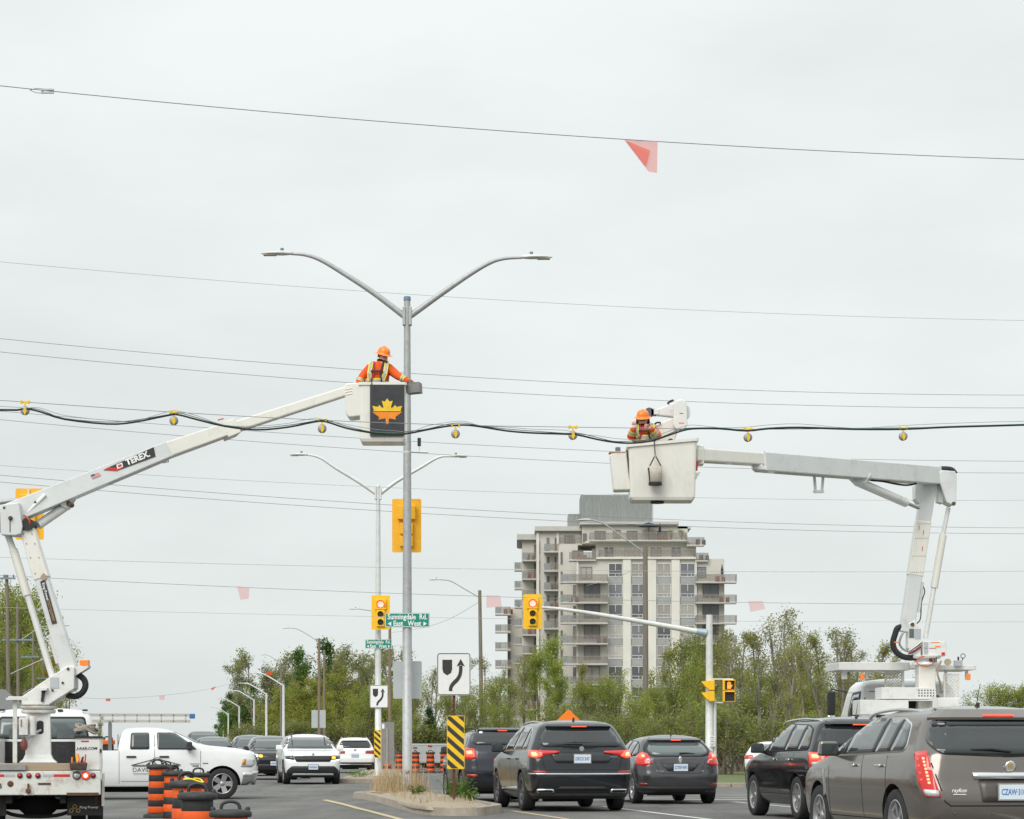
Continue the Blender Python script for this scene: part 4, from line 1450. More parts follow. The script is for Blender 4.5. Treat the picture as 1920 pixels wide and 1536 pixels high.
b.tube(curve_pts([CW(x, y - (7 if i % 4 else 2), 0.02) for i, (x, y) in enumerate(blk)], 3), 0.0045, 5)
tag(b.build('lashing_wire', M_WIRE), 'thin grey lashing wire loosely following the black cable', 'wire')
pl = [(47, 754, 'first yellow pulley from the left on the strand'), (326, 773, 'second yellow pulley from the left on the strand'), (604, 788, 'yellow pulley on the strand just left of the left bucket'), (854, 798, 'yellow pulley on the strand right of the near lamp post'),
      (1074, 801, 'yellow pulley on the strand just left of the right bucket'), (1402, 805, 'yellow pulley on the strand above the right upper boom'), (1693, 803, 'rightmost yellow pulley on the strand')]
proto = None
for px, py, lab in pl:
    p = CW(px, py)
    if proto is None:
        o = thing('cable_pulley', lab, 'pulley', p, R(7), 'yellow pulleys on the strand')
        b = MB()
        b.box((0, -0.01, 0.0), (0.155, 0.04, 0.03))
        b.box((-0.06, -0.02, 0.0), (0.03, 0.05, 0.055))
        b.box((0.06, -0.02, 0.0), (0.03, 0.05, 0.055))
        b.build('clamp_bar', M_PULYEL, o, bevel=0.005)
        b = MB()
        b.box((0, -0.02, -0.06), (0.03, 0.03, 0.1))
        b.prism([(-0.02, -0.1), (0.02, -0.1), (0.03, -0.16), (0.0, -0.225), (-0.03, -0.16)], lambda a, z, t: (a, -0.055 + t, z), 0.012)
        b.build('hanger', M_PULYEL, o)
        b = MB()
        b.lathe([(0.03, -0.03), (0.072, -0.03), (0.075, -0.02), (0.055, 0.0), (0.075, 0.02), (0.072, 0.03), (0.03, 0.03)], (0, -0.01, -0.145), 'y', 18)
        b.build('wheel', M_PULGREY, o)
        proto = o
    else:
        o = copy_tree(proto)
        o.location = p
        o['label'] = lab

# ------------------------------------------------------------------ traffic drums
M_DRUMO = mat('drum_orange', (0.86, 0.115, 0.012), 0.5, var=0.08, scale=8, dirt=(0.30, 0.08, 0.035), dscale=5, damt=0.65)
M_DRUMK = mat('drum_black', (0.025, 0.025, 0.027), 0.6, var=0.25, scale=10, dirt=(0.09, 0.085, 0.08), dscale=4, damt=0.5)
M_TAPE = mat('yellow_tape', (0.75, 0.60, 0.03), 0.6)
def drum_proto(label, group, nb=7):
    dz = (nb - 7) * 0.113
    o = thing('traffic_drum', label, 'traffic drum', (0, 0, 0), 0, group)
    b = MB()
    b.lathe([(0.27, 0), (0.27, 0.05), (0.2, 0.08), (0.17, 0.09)], n=20)
    b.build('base', M_DRUMK, o)
    for k in range(nb):
        z0 = 0.09 + k * 0.113
        b = MB()
        r = 0.185 - 0.004 * k
        b.lathe([(r * 0.98, z0), (r, z0 + 0.006), (r - 0.003, z0 + 0.107), (r * 0.975, z0 + 0.113)], n=22)
        b.build('orange_band' if k % 2 == 0 else 'black_band', M_DRUMO if k % 2 == 0 else M_DRUMK, o)
    b = MB()
    b.lathe([(0.155, 0.88), (0.195, 0.882), (0.205, 0.90), (0.205, 0.935), (0.18, 0.955), (0.1, 0.965), (0.0005, 0.967)], (0, 0, dz), n=22)
    b.build('lid', M_DRUMK, o)
    b = MB()
    b.tube(curve_pts([(-0.09, 0, 0.955 + dz), (-0.075, 0, 1.02 + dz), (0, 0, 1.045 + dz), (0.075, 0, 1.02 + dz), (0.09, 0, 0.955 + dz)], 4), 0.017, 8)
    b.build('handle', M_DRUMK, o)
    for sx in (-1, 1):
        b = MB()
        b.lathe([(0.022, 0.95), (0.026, 0.975), (0.012, 0.99)], (sx * 0.165, 0, dz), n=10)
        b.build('lamp_socket', M_DRUMK, o)
    return o
GD = 'orange and black drums at the left'
nd = [(295, 98, 1.06, 'orange and black drum before the pickup door, leftmost of the cluster', 0.2), (313, 88, 1.0, 'drum half hidden behind the leftmost drum', 0.6), (327, 118, 1.0, 'drum with shifted black bands, third in the cluster', 1.0), (372, 108, 0.93, 'short looking drum at the back of the cluster near the pickup wheel', 0.1),
      (351, 172, 1.0, 'drum with yellow tape on its lid in the middle of the cluster', 0.3), (370, 184, 1.0, 'drum with a wide black lid in front of the taped one', 0.05), (432, 196, 0.92, 'nearest and rightmost drum, only its lid and handle showing', 0.15)]
proto = None
for px, s, kz, lab, rz in nd:
    p = P(px, HOR, s)
    p.z = gz(p.x, p.y)
    if proto is None:
        proto = o = drum_proto(lab, GD)
    elif px in (370, 432):
        o = drum_proto(lab, GD, 6 if px == 370 else 5)
    else:
        o = copy_tree(proto)
        o['label'] = lab
    o.location, o.rotation_euler, o.scale = p, (0, 0, rz), (1, 1, kz)
    if 'yellow tape' in lab:
        b = MB()
        b.tube(curve_pts([(-0.06, -0.12, 0.97), (0.02, -0.15, 0.975), (0.09, -0.17, 0.95), (0.15, -0.15, 0.94), (0.12, -0.10, 0.975), (0.05, -0.12, 0.98)], 3), 0.011, 4)
        ty = b.build('yellow_tape', M_TAPE, o)
for i, px in enumerate((726, 749, 779, 807, 833)):
    o = copy_tree(proto)
    p = P(px, HOR, 39)
    p.z = 0
    o.location, o.rotation_euler, o.scale = p, (0, 0, i), (1.15, 1.15, 1.05)
    o['label'] = ['small distant drum behind the far sign back', 'small distant drum left of the near lamp post', 'small distant drum right of the near lamp post', 'small distant drum before the grey trailer', 'small distant drum beside the large striped marker'][i]
    o['group'] = 'distant drums beyond the junction'
# ------------------------------------------------------------------ apartment building behind the trees
M_BEIGE = mat('stucco_beige', (0.56, 0.54, 0.485), 0.9, var=0.06, scale=0.5, dirt=(0.47, 0.45, 0.40), dscale=0.25, damt=0.5)
M_CREAM = mat('stucco_cream', (0.68, 0.66, 0.59), 0.9, var=0.05, scale=0.5, dirt=(0.52, 0.50, 0.44), dscale=0.3, damt=0.4)
M_SPAN = mat('spandrel_grey', (0.34, 0.345, 0.335), 0.8, var=0.06, scale=0.8)
M_SLAB = mat('slab_concrete', (0.48, 0.465, 0.43), 0.9, var=0.08, scale=0.8)
M_METALCLAD = mat('penthouse_cladding', (0.26, 0.275, 0.27), 0.6, 0.2, var=0.22, scale=3, stretch=(4, 4, 0.25), dirt=(0.42, 0.44, 0.43), dscale=0.8, damt=0.45)
M_FRAME = mat('window_frame_white', (0.66, 0.67, 0.66), 0.6)
M_FRAMED = mat('window_frame_dark', (0.16, 0.15, 0.15), 0.6)
def panemat(name, col, rough=0.08):
    m, t, b = newmat(name)
    oi = t.nodes.new('ShaderNodeObjectInfo')
    r = t.nodes.new('ShaderNodeMapRange')
    r.inputs['To Min'].default_value = 0.6
    r.inputs['To Max'].default_value = 1.5
    t.links.new(oi.outputs['Random'], r.inputs['Value'])
    s = t.nodes.new('ShaderNodeVectorMath')
    s.operation = 'SCALE'
    s.inputs[0].default_value = col
    t.links.new(r.outputs[0], s.inputs['Scale'])
    t.links.new(s.outputs[0], b.inputs['Base Color'])
    b.inputs['Roughness'].default_value = rough
    return m
M_PANE = panemat('pane_dark', (0.135, 0.14, 0.15))
M_BLIND = panemat('pane_blind', (0.34, 0.32, 0.29), 0.25)
M_RAILGLASS = pennmat('railing_panel', (0.40, 0.36, 0.32), 0.42)
M_RAILWHITE = pennmat('railing_panel_pale', (0.62, 0.65, 0.66), 0.75)
M_RAILBAR = mat('railing_bar', (0.27, 0.25, 0.235), 0.6)
SB, YB = 12.6, FPX / 12.6
KC = 480 / 1676.0
def BPX(c): return 920 + c * KC
def BX(c, y=YB): return (BPX(c) - 960) * y / FPX
def BZ(c, y=YB): return CAMZ + (HOR - (910 + c * KC)) * y / FPX
bld = thing('apartment_building', 'tall beige stepped apartment building with balconies behind the trees', 'building', (BX(1000), YB, 0))
BO = Vector((BX(1000), YB, 0))
def bbox(name, c0, c1, z0, z1, y0, y1, m, parent=None, bevel=0):
    b = MB(off=BO)
    b.box(((BX(c0, y0) + BX(c1, y0)) / 2, (y0 + y1) / 2, (z0 + z1) / 2), (BX(c1, y0) - BX(c0, y0), y1 - y0, z1 - z0))
    return b.build(name, m, parent or bld, bevel)
Y1, Y2, Y3, Y4, Y5 = YB, YB + 4, YB + 8, YB + 13, YB + 24
main = bbox('wall', 565, 1530, 0, BZ(482), Y1, Y1 + 18, M_BEIGE)
bbox('wall', 690, 1345, BZ(482), BZ(367), Y1 + 2.0, Y1 + 17, M_BEIGE)
bbox('wall', 600, 1290, BZ(367), BZ(252), Y1 + 4.0, Y1 + 17, M_BEIGE)
w2 = bbox('wall', 445, 570, 0, BZ(393, Y2), Y2, Y2 + 14, M_BEIGE)
w3 = bbox('wall', 300, 590, 0, BZ(290, Y3), Y3, Y3 + 14, M_BEIGE)
w4 = bbox('wall', 206, 310, 0, BZ(350, Y4), Y4, Y4 + 14, M_BEIGE)
w5 = bbox('wall', 110, 215, 0, BZ(800, Y5), Y5, Y5 + 12, M_BEIGE)
# roof house
pent = bbox('roof_house', 590, 1058, BZ(240), BZ(62, Y1 + 7), Y1 + 7, Y1 + 15, M_METALCLAD)
bbox('roof_house', 508, 590, BZ(268), BZ(188, Y1 + 9), Y1 + 9, Y1 + 15, M_METALCLAD)
for i in range(27):
    c = 592 + i * 18
    bbox('cladding_rib', c, c + 3, BZ(240), BZ(64, Y1 + 7), Y1 + 6.93, Y1 + 6.998, M_METALCLAD, pent)
bbox('roof_vent', 800, 915, BZ(62, Y1 + 7), BZ(50, Y1 + 7), Y1 + 9, Y1 + 11, M_SPAN)
# cornices
for c0, c1, ct, cb, y0 in ((585, 1232, 238, 256, Y1 + 3.2), (290, 600, 268, 298, Y3 - 0.8), (172, 312, 320, 356, Y4 - 0.9), (1225, 1312, 270, 284, Y1 + 4.0)):
    k = bbox('cornice', c0, c1, BZ(cb, y0), BZ(ct, y0), y0, y0 + 15, M_SLAB)
    bbox('cornice_moulding', c0 + 8, c1 - 8, BZ(cb + 9, y0), BZ(cb, y0) - 0.003, y0 + 0.4, y0 + 14, M_SPAN, k)
for c0, c1, zt, y0 in ((560, 1350, 480, Y1 - 0.5), (620, 1300, 366, Y1 + 1.6)):
    bbox('terrace_slab', c0, c1, BZ(zt + 4), BZ(zt - 6), y0, y0 + 10, M_CREAM)
# pilasters
for c0, c1 in ((866, 918), (1022, 1084), (1184, 1238), (1340, 1350), (562, 575)):
    bbox('pilaster', c0, c1, 0, BZ(486), Y1 - 0.35, Y1 - 0.002, M_CREAM)
for c0, c1 in ((300, 318), (432, 446)):
    bbox('pilaster', c0, c1, 0, BZ(300, Y3), Y3 - 0.25, Y3 - 0.002, M_CREAM)

rb = random.Random(9)
WMESH = {}
def window(c0, c1, r0, r1, y, style, parent=bld):
    """a window with its frame proud of the wall and its pane behind it"""
    wd, ht = BX(c1, y) - BX(c0, y), BZ(r0, y) - BZ(r1, y)
    key = (round(wd, 1), round(ht, 1), style)
    if key not in WMESH:
        wd, ht = key[0], key[1]
        b = MB()
        f = 0.09
        for sx in (-1, 1):
            b.box((sx * (wd / 2 - f / 2), 0, 0), (f, 0.12, ht))
        for sz in (-1, 1):
            b.box((0, 0, sz * (ht / 2 - f / 2)), (wd - 2 * f, 0.12, f))
        if style == 'win':
            b.box((0, 0, 0.24 * ht - 0.05), (f * 0.8, 0.10, ht * 0.5))
            b.box((0, 0, -0.24 * ht), (wd - 2 * f, 0.11, f * 0.8))
            b.box((-wd * 0.0, 0, -0.37 * ht), (f * 0.7, 0.10, ht * 0.2))
            b.box((wd * 0.25, 0, -0.37 * ht), (f * 0.7, 0.10, ht * 0.2))
        else:
            b.box((0, 0, 0), (f, 0.10, ht - 2 * f))
        g = MB()
        g.box((0, 0.02, 0), (wd - f, 0.03, ht - f))
        WMESH[key] = (b.mesh('window', M_FRAME if style == 'win' else M_FRAMED), g.mesh('pane', M_PANE), g.mesh('pane', M_BLIND))
    fm, pm, bm_ = WMESH[key]
    o = part('window' if style == 'win' else 'balcony_door', fm, parent, ((BX(c0, y) + BX(c1, y)) / 2 - BO.x, y - 0.06 - BO.y, (BZ(r0, y) + BZ(r1, y)) / 2))
    part('pane', bm_ if rb.random() < 0.42 else pm, o)
    return o

def balcony(c0, c1, row, y, proj=1.7, parent=bld, white=False):
    """slab with railing panels on its open sides"""
    x0, x1 = BX(c0, y - proj), BX(c1, y - proj)
    z = BZ(row, y - proj)
    b = MB(off=BO)
    b.box(((x0 + x1) / 2, y - proj / 2, z + 0.11), (x1 - x0, proj - 0.004, 0.22))
    o = b.build('balcony', M_SLAB, parent)
    r = MB(off=BO)
    h = 1.05
    for a, c in (((x0 + 0.06, y - proj + 0.05), (x1 - 0.06, y - proj + 0.05)), ((x1 - 0.05, y - proj + 0.08), (x1 - 0.05, y - 0.05))):
        r.beam((a[0], a[1], z + 0.24 + h / 2), (c[0], c[1], z + 0.24 + h / 2), 0.02, h - 0.1)
    r.build('railing_panel', M_RAILGLASS, o)
    r = MB(off=BO)
    r.beam((x0 + 0.05, y - proj + 0.08, z + 0.24 + h / 2), (x0 + 0.05, y - 0.05, z + 0.24 + h / 2), 0.02, h - 0.1)
    if white:
        r.beam((x0 + 0.05, y - proj + 0.04, z + 0.24 + h / 2), (x0 + 0.05 + (x1 - x0) * white, y - proj + 0.04, z + 0.24 + h / 2), 0.024, h - 0.1)
    r.build('railing_panel', M_RAILWHITE, o)
    r = MB(off=BO)
    r.beam((x0, y - proj + 0.05, z + 0.24 + h), (x1, y - proj + 0.05, z + 0.24 + h), 0.07, 0.06)
    k = max(3, int((x1 - x0) / 0.9))
    for i in range(k + 1):
        xx = x0 + 0.03 + (x1 - x0 - 0.06) * i / k
        r.beam((xx, y - proj + 0.05, z + 0.2), (xx, y - proj + 0.05, z + 0.24 + h), 0.05, 0.05, up=(0, 1, 0))
    r.build('handrail', M_RAILBAR, o)
    if rb.random() < 0.45:
        f = MB(off=BO)
        xx = rb.uniform(x0 + 0.8, x1 - 0.8)
        f.box((xx, y - proj * 0.5, z + 0.65), (0.6, 0.55, 0.85))
        f.box((xx + 0.9, y - proj * 0.5, z + 0.6), (0.5, 0.5, 0.75))
        f.build('patio_furniture', rb.choice([M_FRAMED, M_BLACK, mat('furniture_red', (0.30, 0.05, 0.04), 0.7)]), o)
    return o

for k in range(9):
    r0 = 511 + 134.6 * k
    for c0, c1 in ((770, 864), (921, 1018), (1087, 1181), (1241, 1338)):
        window(c0, c1, r0, r0 + 89, Y1, 'win')
        bbox('spandrel', c0, c1, BZ(r0 + 132), BZ(r0 + 91), Y1 - 0.08, Y1 - 0.003, M_SPAN)
    if k:
        window(610, 716, r0 + 3, r0 + 90, Y1, 'door')
        window(1388, 1492, r0 + 3, r0 + 90, Y1, 'door')
        window(540, 560, r0 + 8, r0 + 86, Y2, 'door')
    else:
        window(588, 664, 535, 612, Y1, 'door')
        window(1352, 1410, 535, 605, Y1, 'door')
    balcony(458, 768, 640 + 134.2 * k, Y1, 2.2, white=0.22)
    balcony(1343, 1612, 640 + 134.2 * k, Y1, 2.0)
# upper terraces
for c0, c1, r0, r1 in ((534, 608, 428, 492), (662, 686, 415, 480), (738, 810, 402, 474), (866, 990, 402, 474), (1040, 1124, 402, 474), (1178, 1250, 402, 474)):
    window(c0, c1, r0, r1, (Y2 if c0 < 600 else Y1 + 2.0), 'door' if c0 < 700 else 'win')
for c0, c1, r0, r1 in ((680, 752, 300, 362), (800, 850, 294, 345), (604, 628, 315, 372), (480, 548, 330, 385), (890, 960, 300, 360), (1090, 1160, 300, 360)):
    window(c0, c1, r0, r1, Y1 + 4.0 if c0 > 600 else Y3, 'door')
balcony(646, 1285, 367, Y1 + 4.0, 3.4)
balcony(1285, 1400, 398, Y1 + 2.0, 1.6)
balcony(515, 690, 495, Y1 + 2.0, 2.6)
balcony(705, 1342, 478, Y1 + 2.0, 2.4)
balcony(1345, 1425, 500, Y1 + 1.0, 1.6)
balcony(450, 640, 393, Y3, 2.4)
# left wing
for k in range(10):
    balcony(350, 446, 440 + 126 * k, Y3, 2.4, white=0.4)
    balcony(208, 302, 497 + 122 * k, Y4, 2.2, white=0.35)
    balcony(156, 212, 560 + 122 * k, Y4 + 4, 2.2, white=0.6)
    window(458, 470, 438 + 128 * k, 515 + 128 * k, Y2, 'door')
    window(366, 384, 345 + 126 * k, 425 + 126 * k, Y3, 'door')
    window(420, 436, 345 + 126 * k, 425 + 126 * k, Y3, 'door')
    window(284, 300, 390 + 122 * k, 470 + 122 * k, Y4, 'door')
    window(311, 322, 370 + 126 * k, 450 + 126 * k, Y3, 'door')
    if k < 6:
        balcony(30, 132, 850 + 116 * k, Y5, 2.4, white=0.35)
        window(112, 130, 862 + 116 * k, 945 + 116 * k, Y5, 'door')
# things on the roof terrace
for c, zc, op in ((1035, 367, True), (1108, 367, False), (1515, 640, False)):
    y = Y1 + 2.2 if zc < 400 else Y1 - 1
    o = thing('patio_umbrella', 'open dark patio umbrella on the top terrace of the building' if op else ('closed dark umbrella on the top terrace of the building' if zc < 400 else 'closed dark umbrella on a right balcony of the building'), 'umbrella', (BX(c, y), y, BZ(zc, y) + 0.22))
    b = MB()
    b.tube([(0, 0, 0), (0, 0, 2.4)], 0.04, 6)
    b.build('pole', M_BLACK, o)
    b = MB()
    b.lathe([(1.7, 2.0), (0.9, 2.35), (0.02, 2.65)] if op else [(0.16, 1.0), (0.22, 1.5), (0.02, 2.6)], n=8)
    b.build('canopy', mat('umbrella_navy', (0.03, 0.04, 0.06), 0.8), o)
for c in (1180, 1250):
    y = Y1 + 2.4
    o = thing('potted_shrub', 'green potted shrub on the top terrace, %s' % ('left of two' if c < 1200 else 'right of two'), 'shrub', (BX(c, y), y, BZ(367, y) + 0.2))
    o.scale = (0.45, 0.45, 0.5)
    part('trunk', VAR['shrub'][0][0], o)
    part('crown', VAR['shrub'][0][1], o)

# gable of a grey house at the left edge
c = P(-30, HOR, 33)
o = thing('house', 'grey gable end of a house at the left edge behind the truck', 'house', (c.x, c.y, 0))
b = MB()
zr = P(0, 1292, 33).z
b.prism([(-4.2, 0), (2.6, 0), (2.6, 1.6), (-0.8, zr), (-4.2, 1.6)], lambda a, z, t: (a, t, z), 9)
b.build('wall', mat('house_grey', (0.27, 0.27, 0.27), 0.9, var=0.06), o)
b = MB()
for x0, x1 in ((-0.8, 3.0), (-0.8, -4.6)):
    z1 = 1.6 - (abs(x1 + 0.8) - 3.4) * (zr - 1.6) / 3.4
    b.prism([(x0, zr + 0.03), (x1, z1 + 0.03), (x1, z1 + 0.2), (x0, zr + 0.2)], lambda a, z, t: (a, t, z), 9.6)
ro = b.build('roof', mat('shingle_grey', (0.20, 0.20, 0.20), 0.95, var=0.2), o, loc=(0, -0.3, 0))
# ------------------------------------------------------------------ vehicles
def paint(name, col, metal=0.35, rough=0.32):
    return mat(name, col, rough * 0.75, metal, var=0.04, scale=2.0, coat=0.5, dirt=tuple(c * 0.85 + 0.012 for c in col), dscale=1.2, damt=0.25)
def glassmat(name, col, rough=0.05):
    m, t, b = newmat(name)
    b.inputs['Base Color'].default_value = (*col, 1)
    b.inputs['Roughness'].default_value = rough
    b.inputs['IOR'].default_value = 1.52
    b.inputs['Coat Weight'].default_value = 0.5
    return m
M_GLASS = glassmat('car_glass_dark', (0.014, 0.017, 0.019))
M_GLASSL = glassmat('car_glass_light', (0.10, 0.125, 0.125))
M_GLASSM = glassmat('car_glass_medium', (0.045, 0.055, 0.058))
M_TYRE = mat('tyre_rubber', (0.022, 0.022, 0.023), 0.85, var=0.2, scale=12)
M_RIM = mat('alloy_rim', (0.42, 0.42, 0.43), 0.3, 0.75, var=0.06)
M_RIMD = mat('alloy_rim_dark', (0.13, 0.13, 0.135), 0.35, 0.7, var=0.06)
M_CHROME = mat('chrome', (0.66, 0.67, 0.68), 0.14, 0.95, var=0.03)
M_TRIM = mat('black_trim', (0.02, 0.02, 0.021), 0.6, var=0.15)
M_UNDER = mat('underbody', (0.012, 0.012, 0.012), 0.9)
M_SEAM = mat('panel_gap', (0.008, 0.008, 0.008), 0.9)
M_TAIL = mat('tail_lamp_red', (0.42, 0.012, 0.012), 0.18, var=0.1, scale=20, coat=0.7, emit=(0.8, 0.02, 0.015), estr=0.16)
M_TAILOFF = mat('tail_lamp_red_off', (0.25, 0.012, 0.014), 0.18, coat=0.7)
M_TAILLIT = mat('tail_lamp_lit', (0.9, 0.12, 0.06), 0.3, emit=(1.0, 0.07, 0.035), estr=0.75)
M_TAILHOT = mat('tail_lamp_hot', (0.95, 0.4, 0.25), 0.3, emit=(1.0, 0.34, 0.18), estr=0.9)
M_CLEAR = mat('lamp_clear', (0.55, 0.56, 0.57), 0.12, 0.2, coat=0.7)
M_AMBER = mat('amber_lit', (0.9, 0.35, 0.03), 0.3, emit=(1.0, 0.42, 0.05), estr=1.2)
M_AMBEROFF = mat('amber_reflector', (0.75, 0.27, 0.02), 0.25)
M_HEADLIT = mat('headlamp_lit', (0.95, 0.93, 0.85), 0.2, emit=(1.0, 0.93, 0.78), estr=1.6)
M_PLATE = mat('plate_white', (0.66, 0.72, 0.78), 0.5, var=0.03)
M_PLATETXT = mat('plate_blue', (0.06, 0.20, 0.48), 0.5)
M_REFL = mat('reflector_red', (0.40, 0.012, 0.015), 0.25, coat=0.5)

LV = dict(
    z=[0.24, 0.34, 0.50, 0.66, 0.80, 0.92, 1.02, 1.08, 1.14, 1.30, 1.45, 1.56, 1.62],
    yr=[0.16, 0.06, 0.01, 0.0, 0.03, 0.05, 0.08, 0.10, 0.13, 0.24, 0.36, 0.44, 0.56],
    yf=[0.22, 0.10, 0.02, 0.0, 0.05, 0.25, 0.75, 1.15, 1.30, 1.62, 1.95, 2.25, 2.55],
    w=[0.88, 0.94, 0.975, 0.99, 1.0, 0.995, 0.98, 0.965, 0.94, 0.86, 0.785, 0.71, 0.61])

class Body:
    def __init__(s, L, W, H, belt=1.06, zb=0.24, yr=None, yf=None, w=None, rr=0.22, rf=0.36, br=0.07, bf=0.16, crown=0.055, z=None, tpf=0.06, tpr=0.03, rake=1.0, frake=1.0):
        s.L, s.W, s.H, s.belt = L, W, H, belt
        zz = np.array(z or LV['z'])
        if z is None:
            top = H - crown
            zz = np.where(zz <= 1.08, zb + (zz - 0.24) * (belt - zb) / 0.84, belt + (zz - 1.08) * (top - belt) / 0.54)
        s.z = zz
        yr_ = np.array(yr or LV['yr'], float)
        if yr is None:
            yr_ = np.where(np.arange(len(yr_)) >= 7, yr_[7] + (yr_ - yr_[7]) * rake, yr_)
        yf_ = np.array(yf or LV['yf'], float)
        if yf is None:
            yf_ = np.where(np.arange(len(yf_)) >= 5, yf_ * frake, yf_)
        s.kr, s.kf = -L / 2 + yr_, L / 2 - yf_
        s.kw = np.array(w or LV['w'], float) * W / 2
        s.rr, s.rf, s.br, s.bf, s.crown, s.tpf, s.tpr = rr, rf, br, bf, crown, tpf, tpr
        s.cache = {}
    def half(s, z):
        k = round(float(z), 4)
        if k in s.cache:
            return s.cache[k]
        zq = np.array([min(max(z, s.z[0]), s.z[-1])])
        yr, yf, w = (float(pchip(s.z, a, zq)[0]) for a in (s.kr, s.kf, s.kw))
        pts = []
        rr, rf = min(s.rr, w * 0.6), min(s.rf, w * 0.7)
        for i in range(7):
            x = (w - rr) * i / 6
            pts.append((x, yr + s.br * (x / w) ** 2))
        y0 = pts[-1][1]
        for i in range(1, 7):
            a = math.pi / 2 * i / 6
            pts.append((w - rr + rr * math.sin(a), y0 + rr * 0.9 * (1 - math.cos(a))))
        y1 = yf - s.bf * ((w - rf) / w) ** 2
        ys, ye = pts[-1][1], y1 - rf * 0.9
        for i in range(1, 15):
            pts.append((w, ys + (ye - ys) * i / 15))
        for i in range(0, 6):
            a = math.pi / 2 * (1 - i / 6)
            pts.append((w - rf + rf * math.sin(a), y1 - rf * 0.9 * (1 - math.cos(a))))
        for i in range(7):
            x = (w - rf) * (1 - i / 6)
            pts.append((x, yf - s.bf * (x / w) ** 2))
        q = np.array(pts)
        hl = s.L / 2
        t = np.clip((q[:, 1] - 0.2 * hl) / (0.8 * hl), 0, 1)
        t2 = np.clip((-q[:, 1] - 0.3 * hl) / (0.7 * hl), 0, 1)
        q[:, 0] *= 1 - s.tpf * t ** 2 - s.tpr * t2 ** 2
        s.cache[k] = q
        return q
    def side(s, y, z):
        q = s.half(z)
        return Vector((float(np.interp(y, q[:, 1], q[:, 0])), y, z))
    def wrap(s, u, z, front=False):
        q = s.half(z)
        if front:
            q = q[::-1]
        d = np.concatenate([[0], np.cumsum(np.hypot(np.diff(q[:, 0]), np.diff(q[:, 1])))])
        a = abs(u)
        return Vector((math.copysign(float(np.interp(a, d, q[:, 0])), u), float(np.interp(a, d, q[:, 1])), z))
    def pt(s, kind, u, z, sgn=1):
        if kind == 'side':
            p = s.side(u, z)
            return Vector((p.x * sgn, p.y, p.z))
        return s.wrap(u * sgn, z, kind == 'front')
    def nrm(s, kind, u, z, sgn=1):
        e = 0.012
        a = s.pt(kind, u + e, z, sgn) - s.pt(kind, u - e, z, sgn)
        c = s.pt(kind, u, min(z + e, s.z[-1]), sgn) - s.pt(kind, u, max(z - e, s.z[0]), sgn)
        n = a.cross(c)
        if n.length < 1e-9:
            return Vector((sgn, 0, 0))
        n.normalize()
        p = s.pt(kind, u, z, sgn)
        if n.dot(Vector((p.x, p.y * 0.5, 0))) < 0:
            n = -n
        return n
    def loft(s, cut=(), sub=3, extra=()):
        zs = []
        for a, b_ in zip(s.z, s.z[1:]):
            zs += [a + (b_ - a) * i / sub for i in range(sub)]
        zs.append(s.z[-1])
        rings = []
        for z in zs:
            h = s.half(z)
            full = [(x, y, z) for x, y in h] + [(-x, y, z) for x, y in h[-2:0:-1]]
            rings.append(full)
        n = len(rings[0])
        top = rings[-1]
        cy = (top[0][1] + top[len(s.half(zs[-1])) - 1][1]) / 2
        for f in (0.93, 0.8, 0.55, 0.25):
            rings.append([(x * f, cy + (y - cy) * f, zs[-1] + s.crown * (1 - f ** 2.4)) for x, y, _ in top])
        vs = sum(rings, [])
        fs = [(i * n + j, i * n + (j + 1) % n, (i + 1) * n + (j + 1) % n, (i + 1) * n + j) for i in range(len(rings) - 1) for j in range(n)]
        fs.append(tuple(reversed(range(n))))
        fs.append(tuple(range((len(rings) - 1) * n, len(rings) * n)))
        me = bpy.data.meshes.new('body')
        me.from_pydata(vs, [], fs)
        me.update()
        if not cut and not extra:
            return me
        ob = bpy.data.objects.new('tmp', me)
        COL.objects.link(ob)
        tmp = []
        for (yw, zw, ra, din) in cut:
            for sx in (-1, 1):
                c = MB()
                c.lathe([(ra, -0.3), (ra, 0.3)], (sx * (s.W / 2 + 0.3 - din), yw, zw), 'x', 28)
                tmp.append(c.build('cutter', M_UNDER))
        for c0, d0 in extra:
            c = MB()
            c.box(c0, d0)
            tmp.append(c.build('cutter', M_UNDER))
        for t_ in tmp:
            md = ob.modifiers.new('b', 'BOOLEAN')
            md.operation = 'DIFFERENCE'
            md.solver = 'EXACT'
            md.object = t_
        dg = bpy.context.evaluated_depsgraph_get()
        res = bpy.data.meshes.new_from_object(ob.evaluated_get(dg))
        for t_ in tmp:
            bpy.data.objects.remove(t_, do_unlink=True)
        bpy.data.objects.remove(ob, do_unlink=True)
        return res

def conform(poly, g):
    """cut a flat outline into cells no wider than g"""
    bm = bmesh.new()
    vs = [bm.verts.new((a, b_, 0)) for a, b_ in poly]
    bm.faces.new(vs)
    for ax in (0, 1):
        lo, hi = min(p[ax] for p in poly), max(p[ax] for p in poly)
        k = int((hi - lo) / g)
        for i in range(1, k + 1):
            c = [0, 0, 0]
            c[ax] = lo + (hi - lo) * i / (k + 1)
            nn = [0, 0, 0]
            nn[ax] = 1
            bmesh.ops.bisect_plane(bm, geom=list(bm.verts) + list(bm.edges) + list(bm.faces), plane_co=c, plane_no=nn)
    bm.verts.index_update()
    V = [(v.co.x, v.co.y) for v in bm.verts]
    F = [tuple(v.index for v in f.verts) for f in bm.faces]
    E = [tuple(v.index for v in e.verts) for e in bm.edges if len(e.link_faces) == 1]
    bm.free()
    return V, F, E

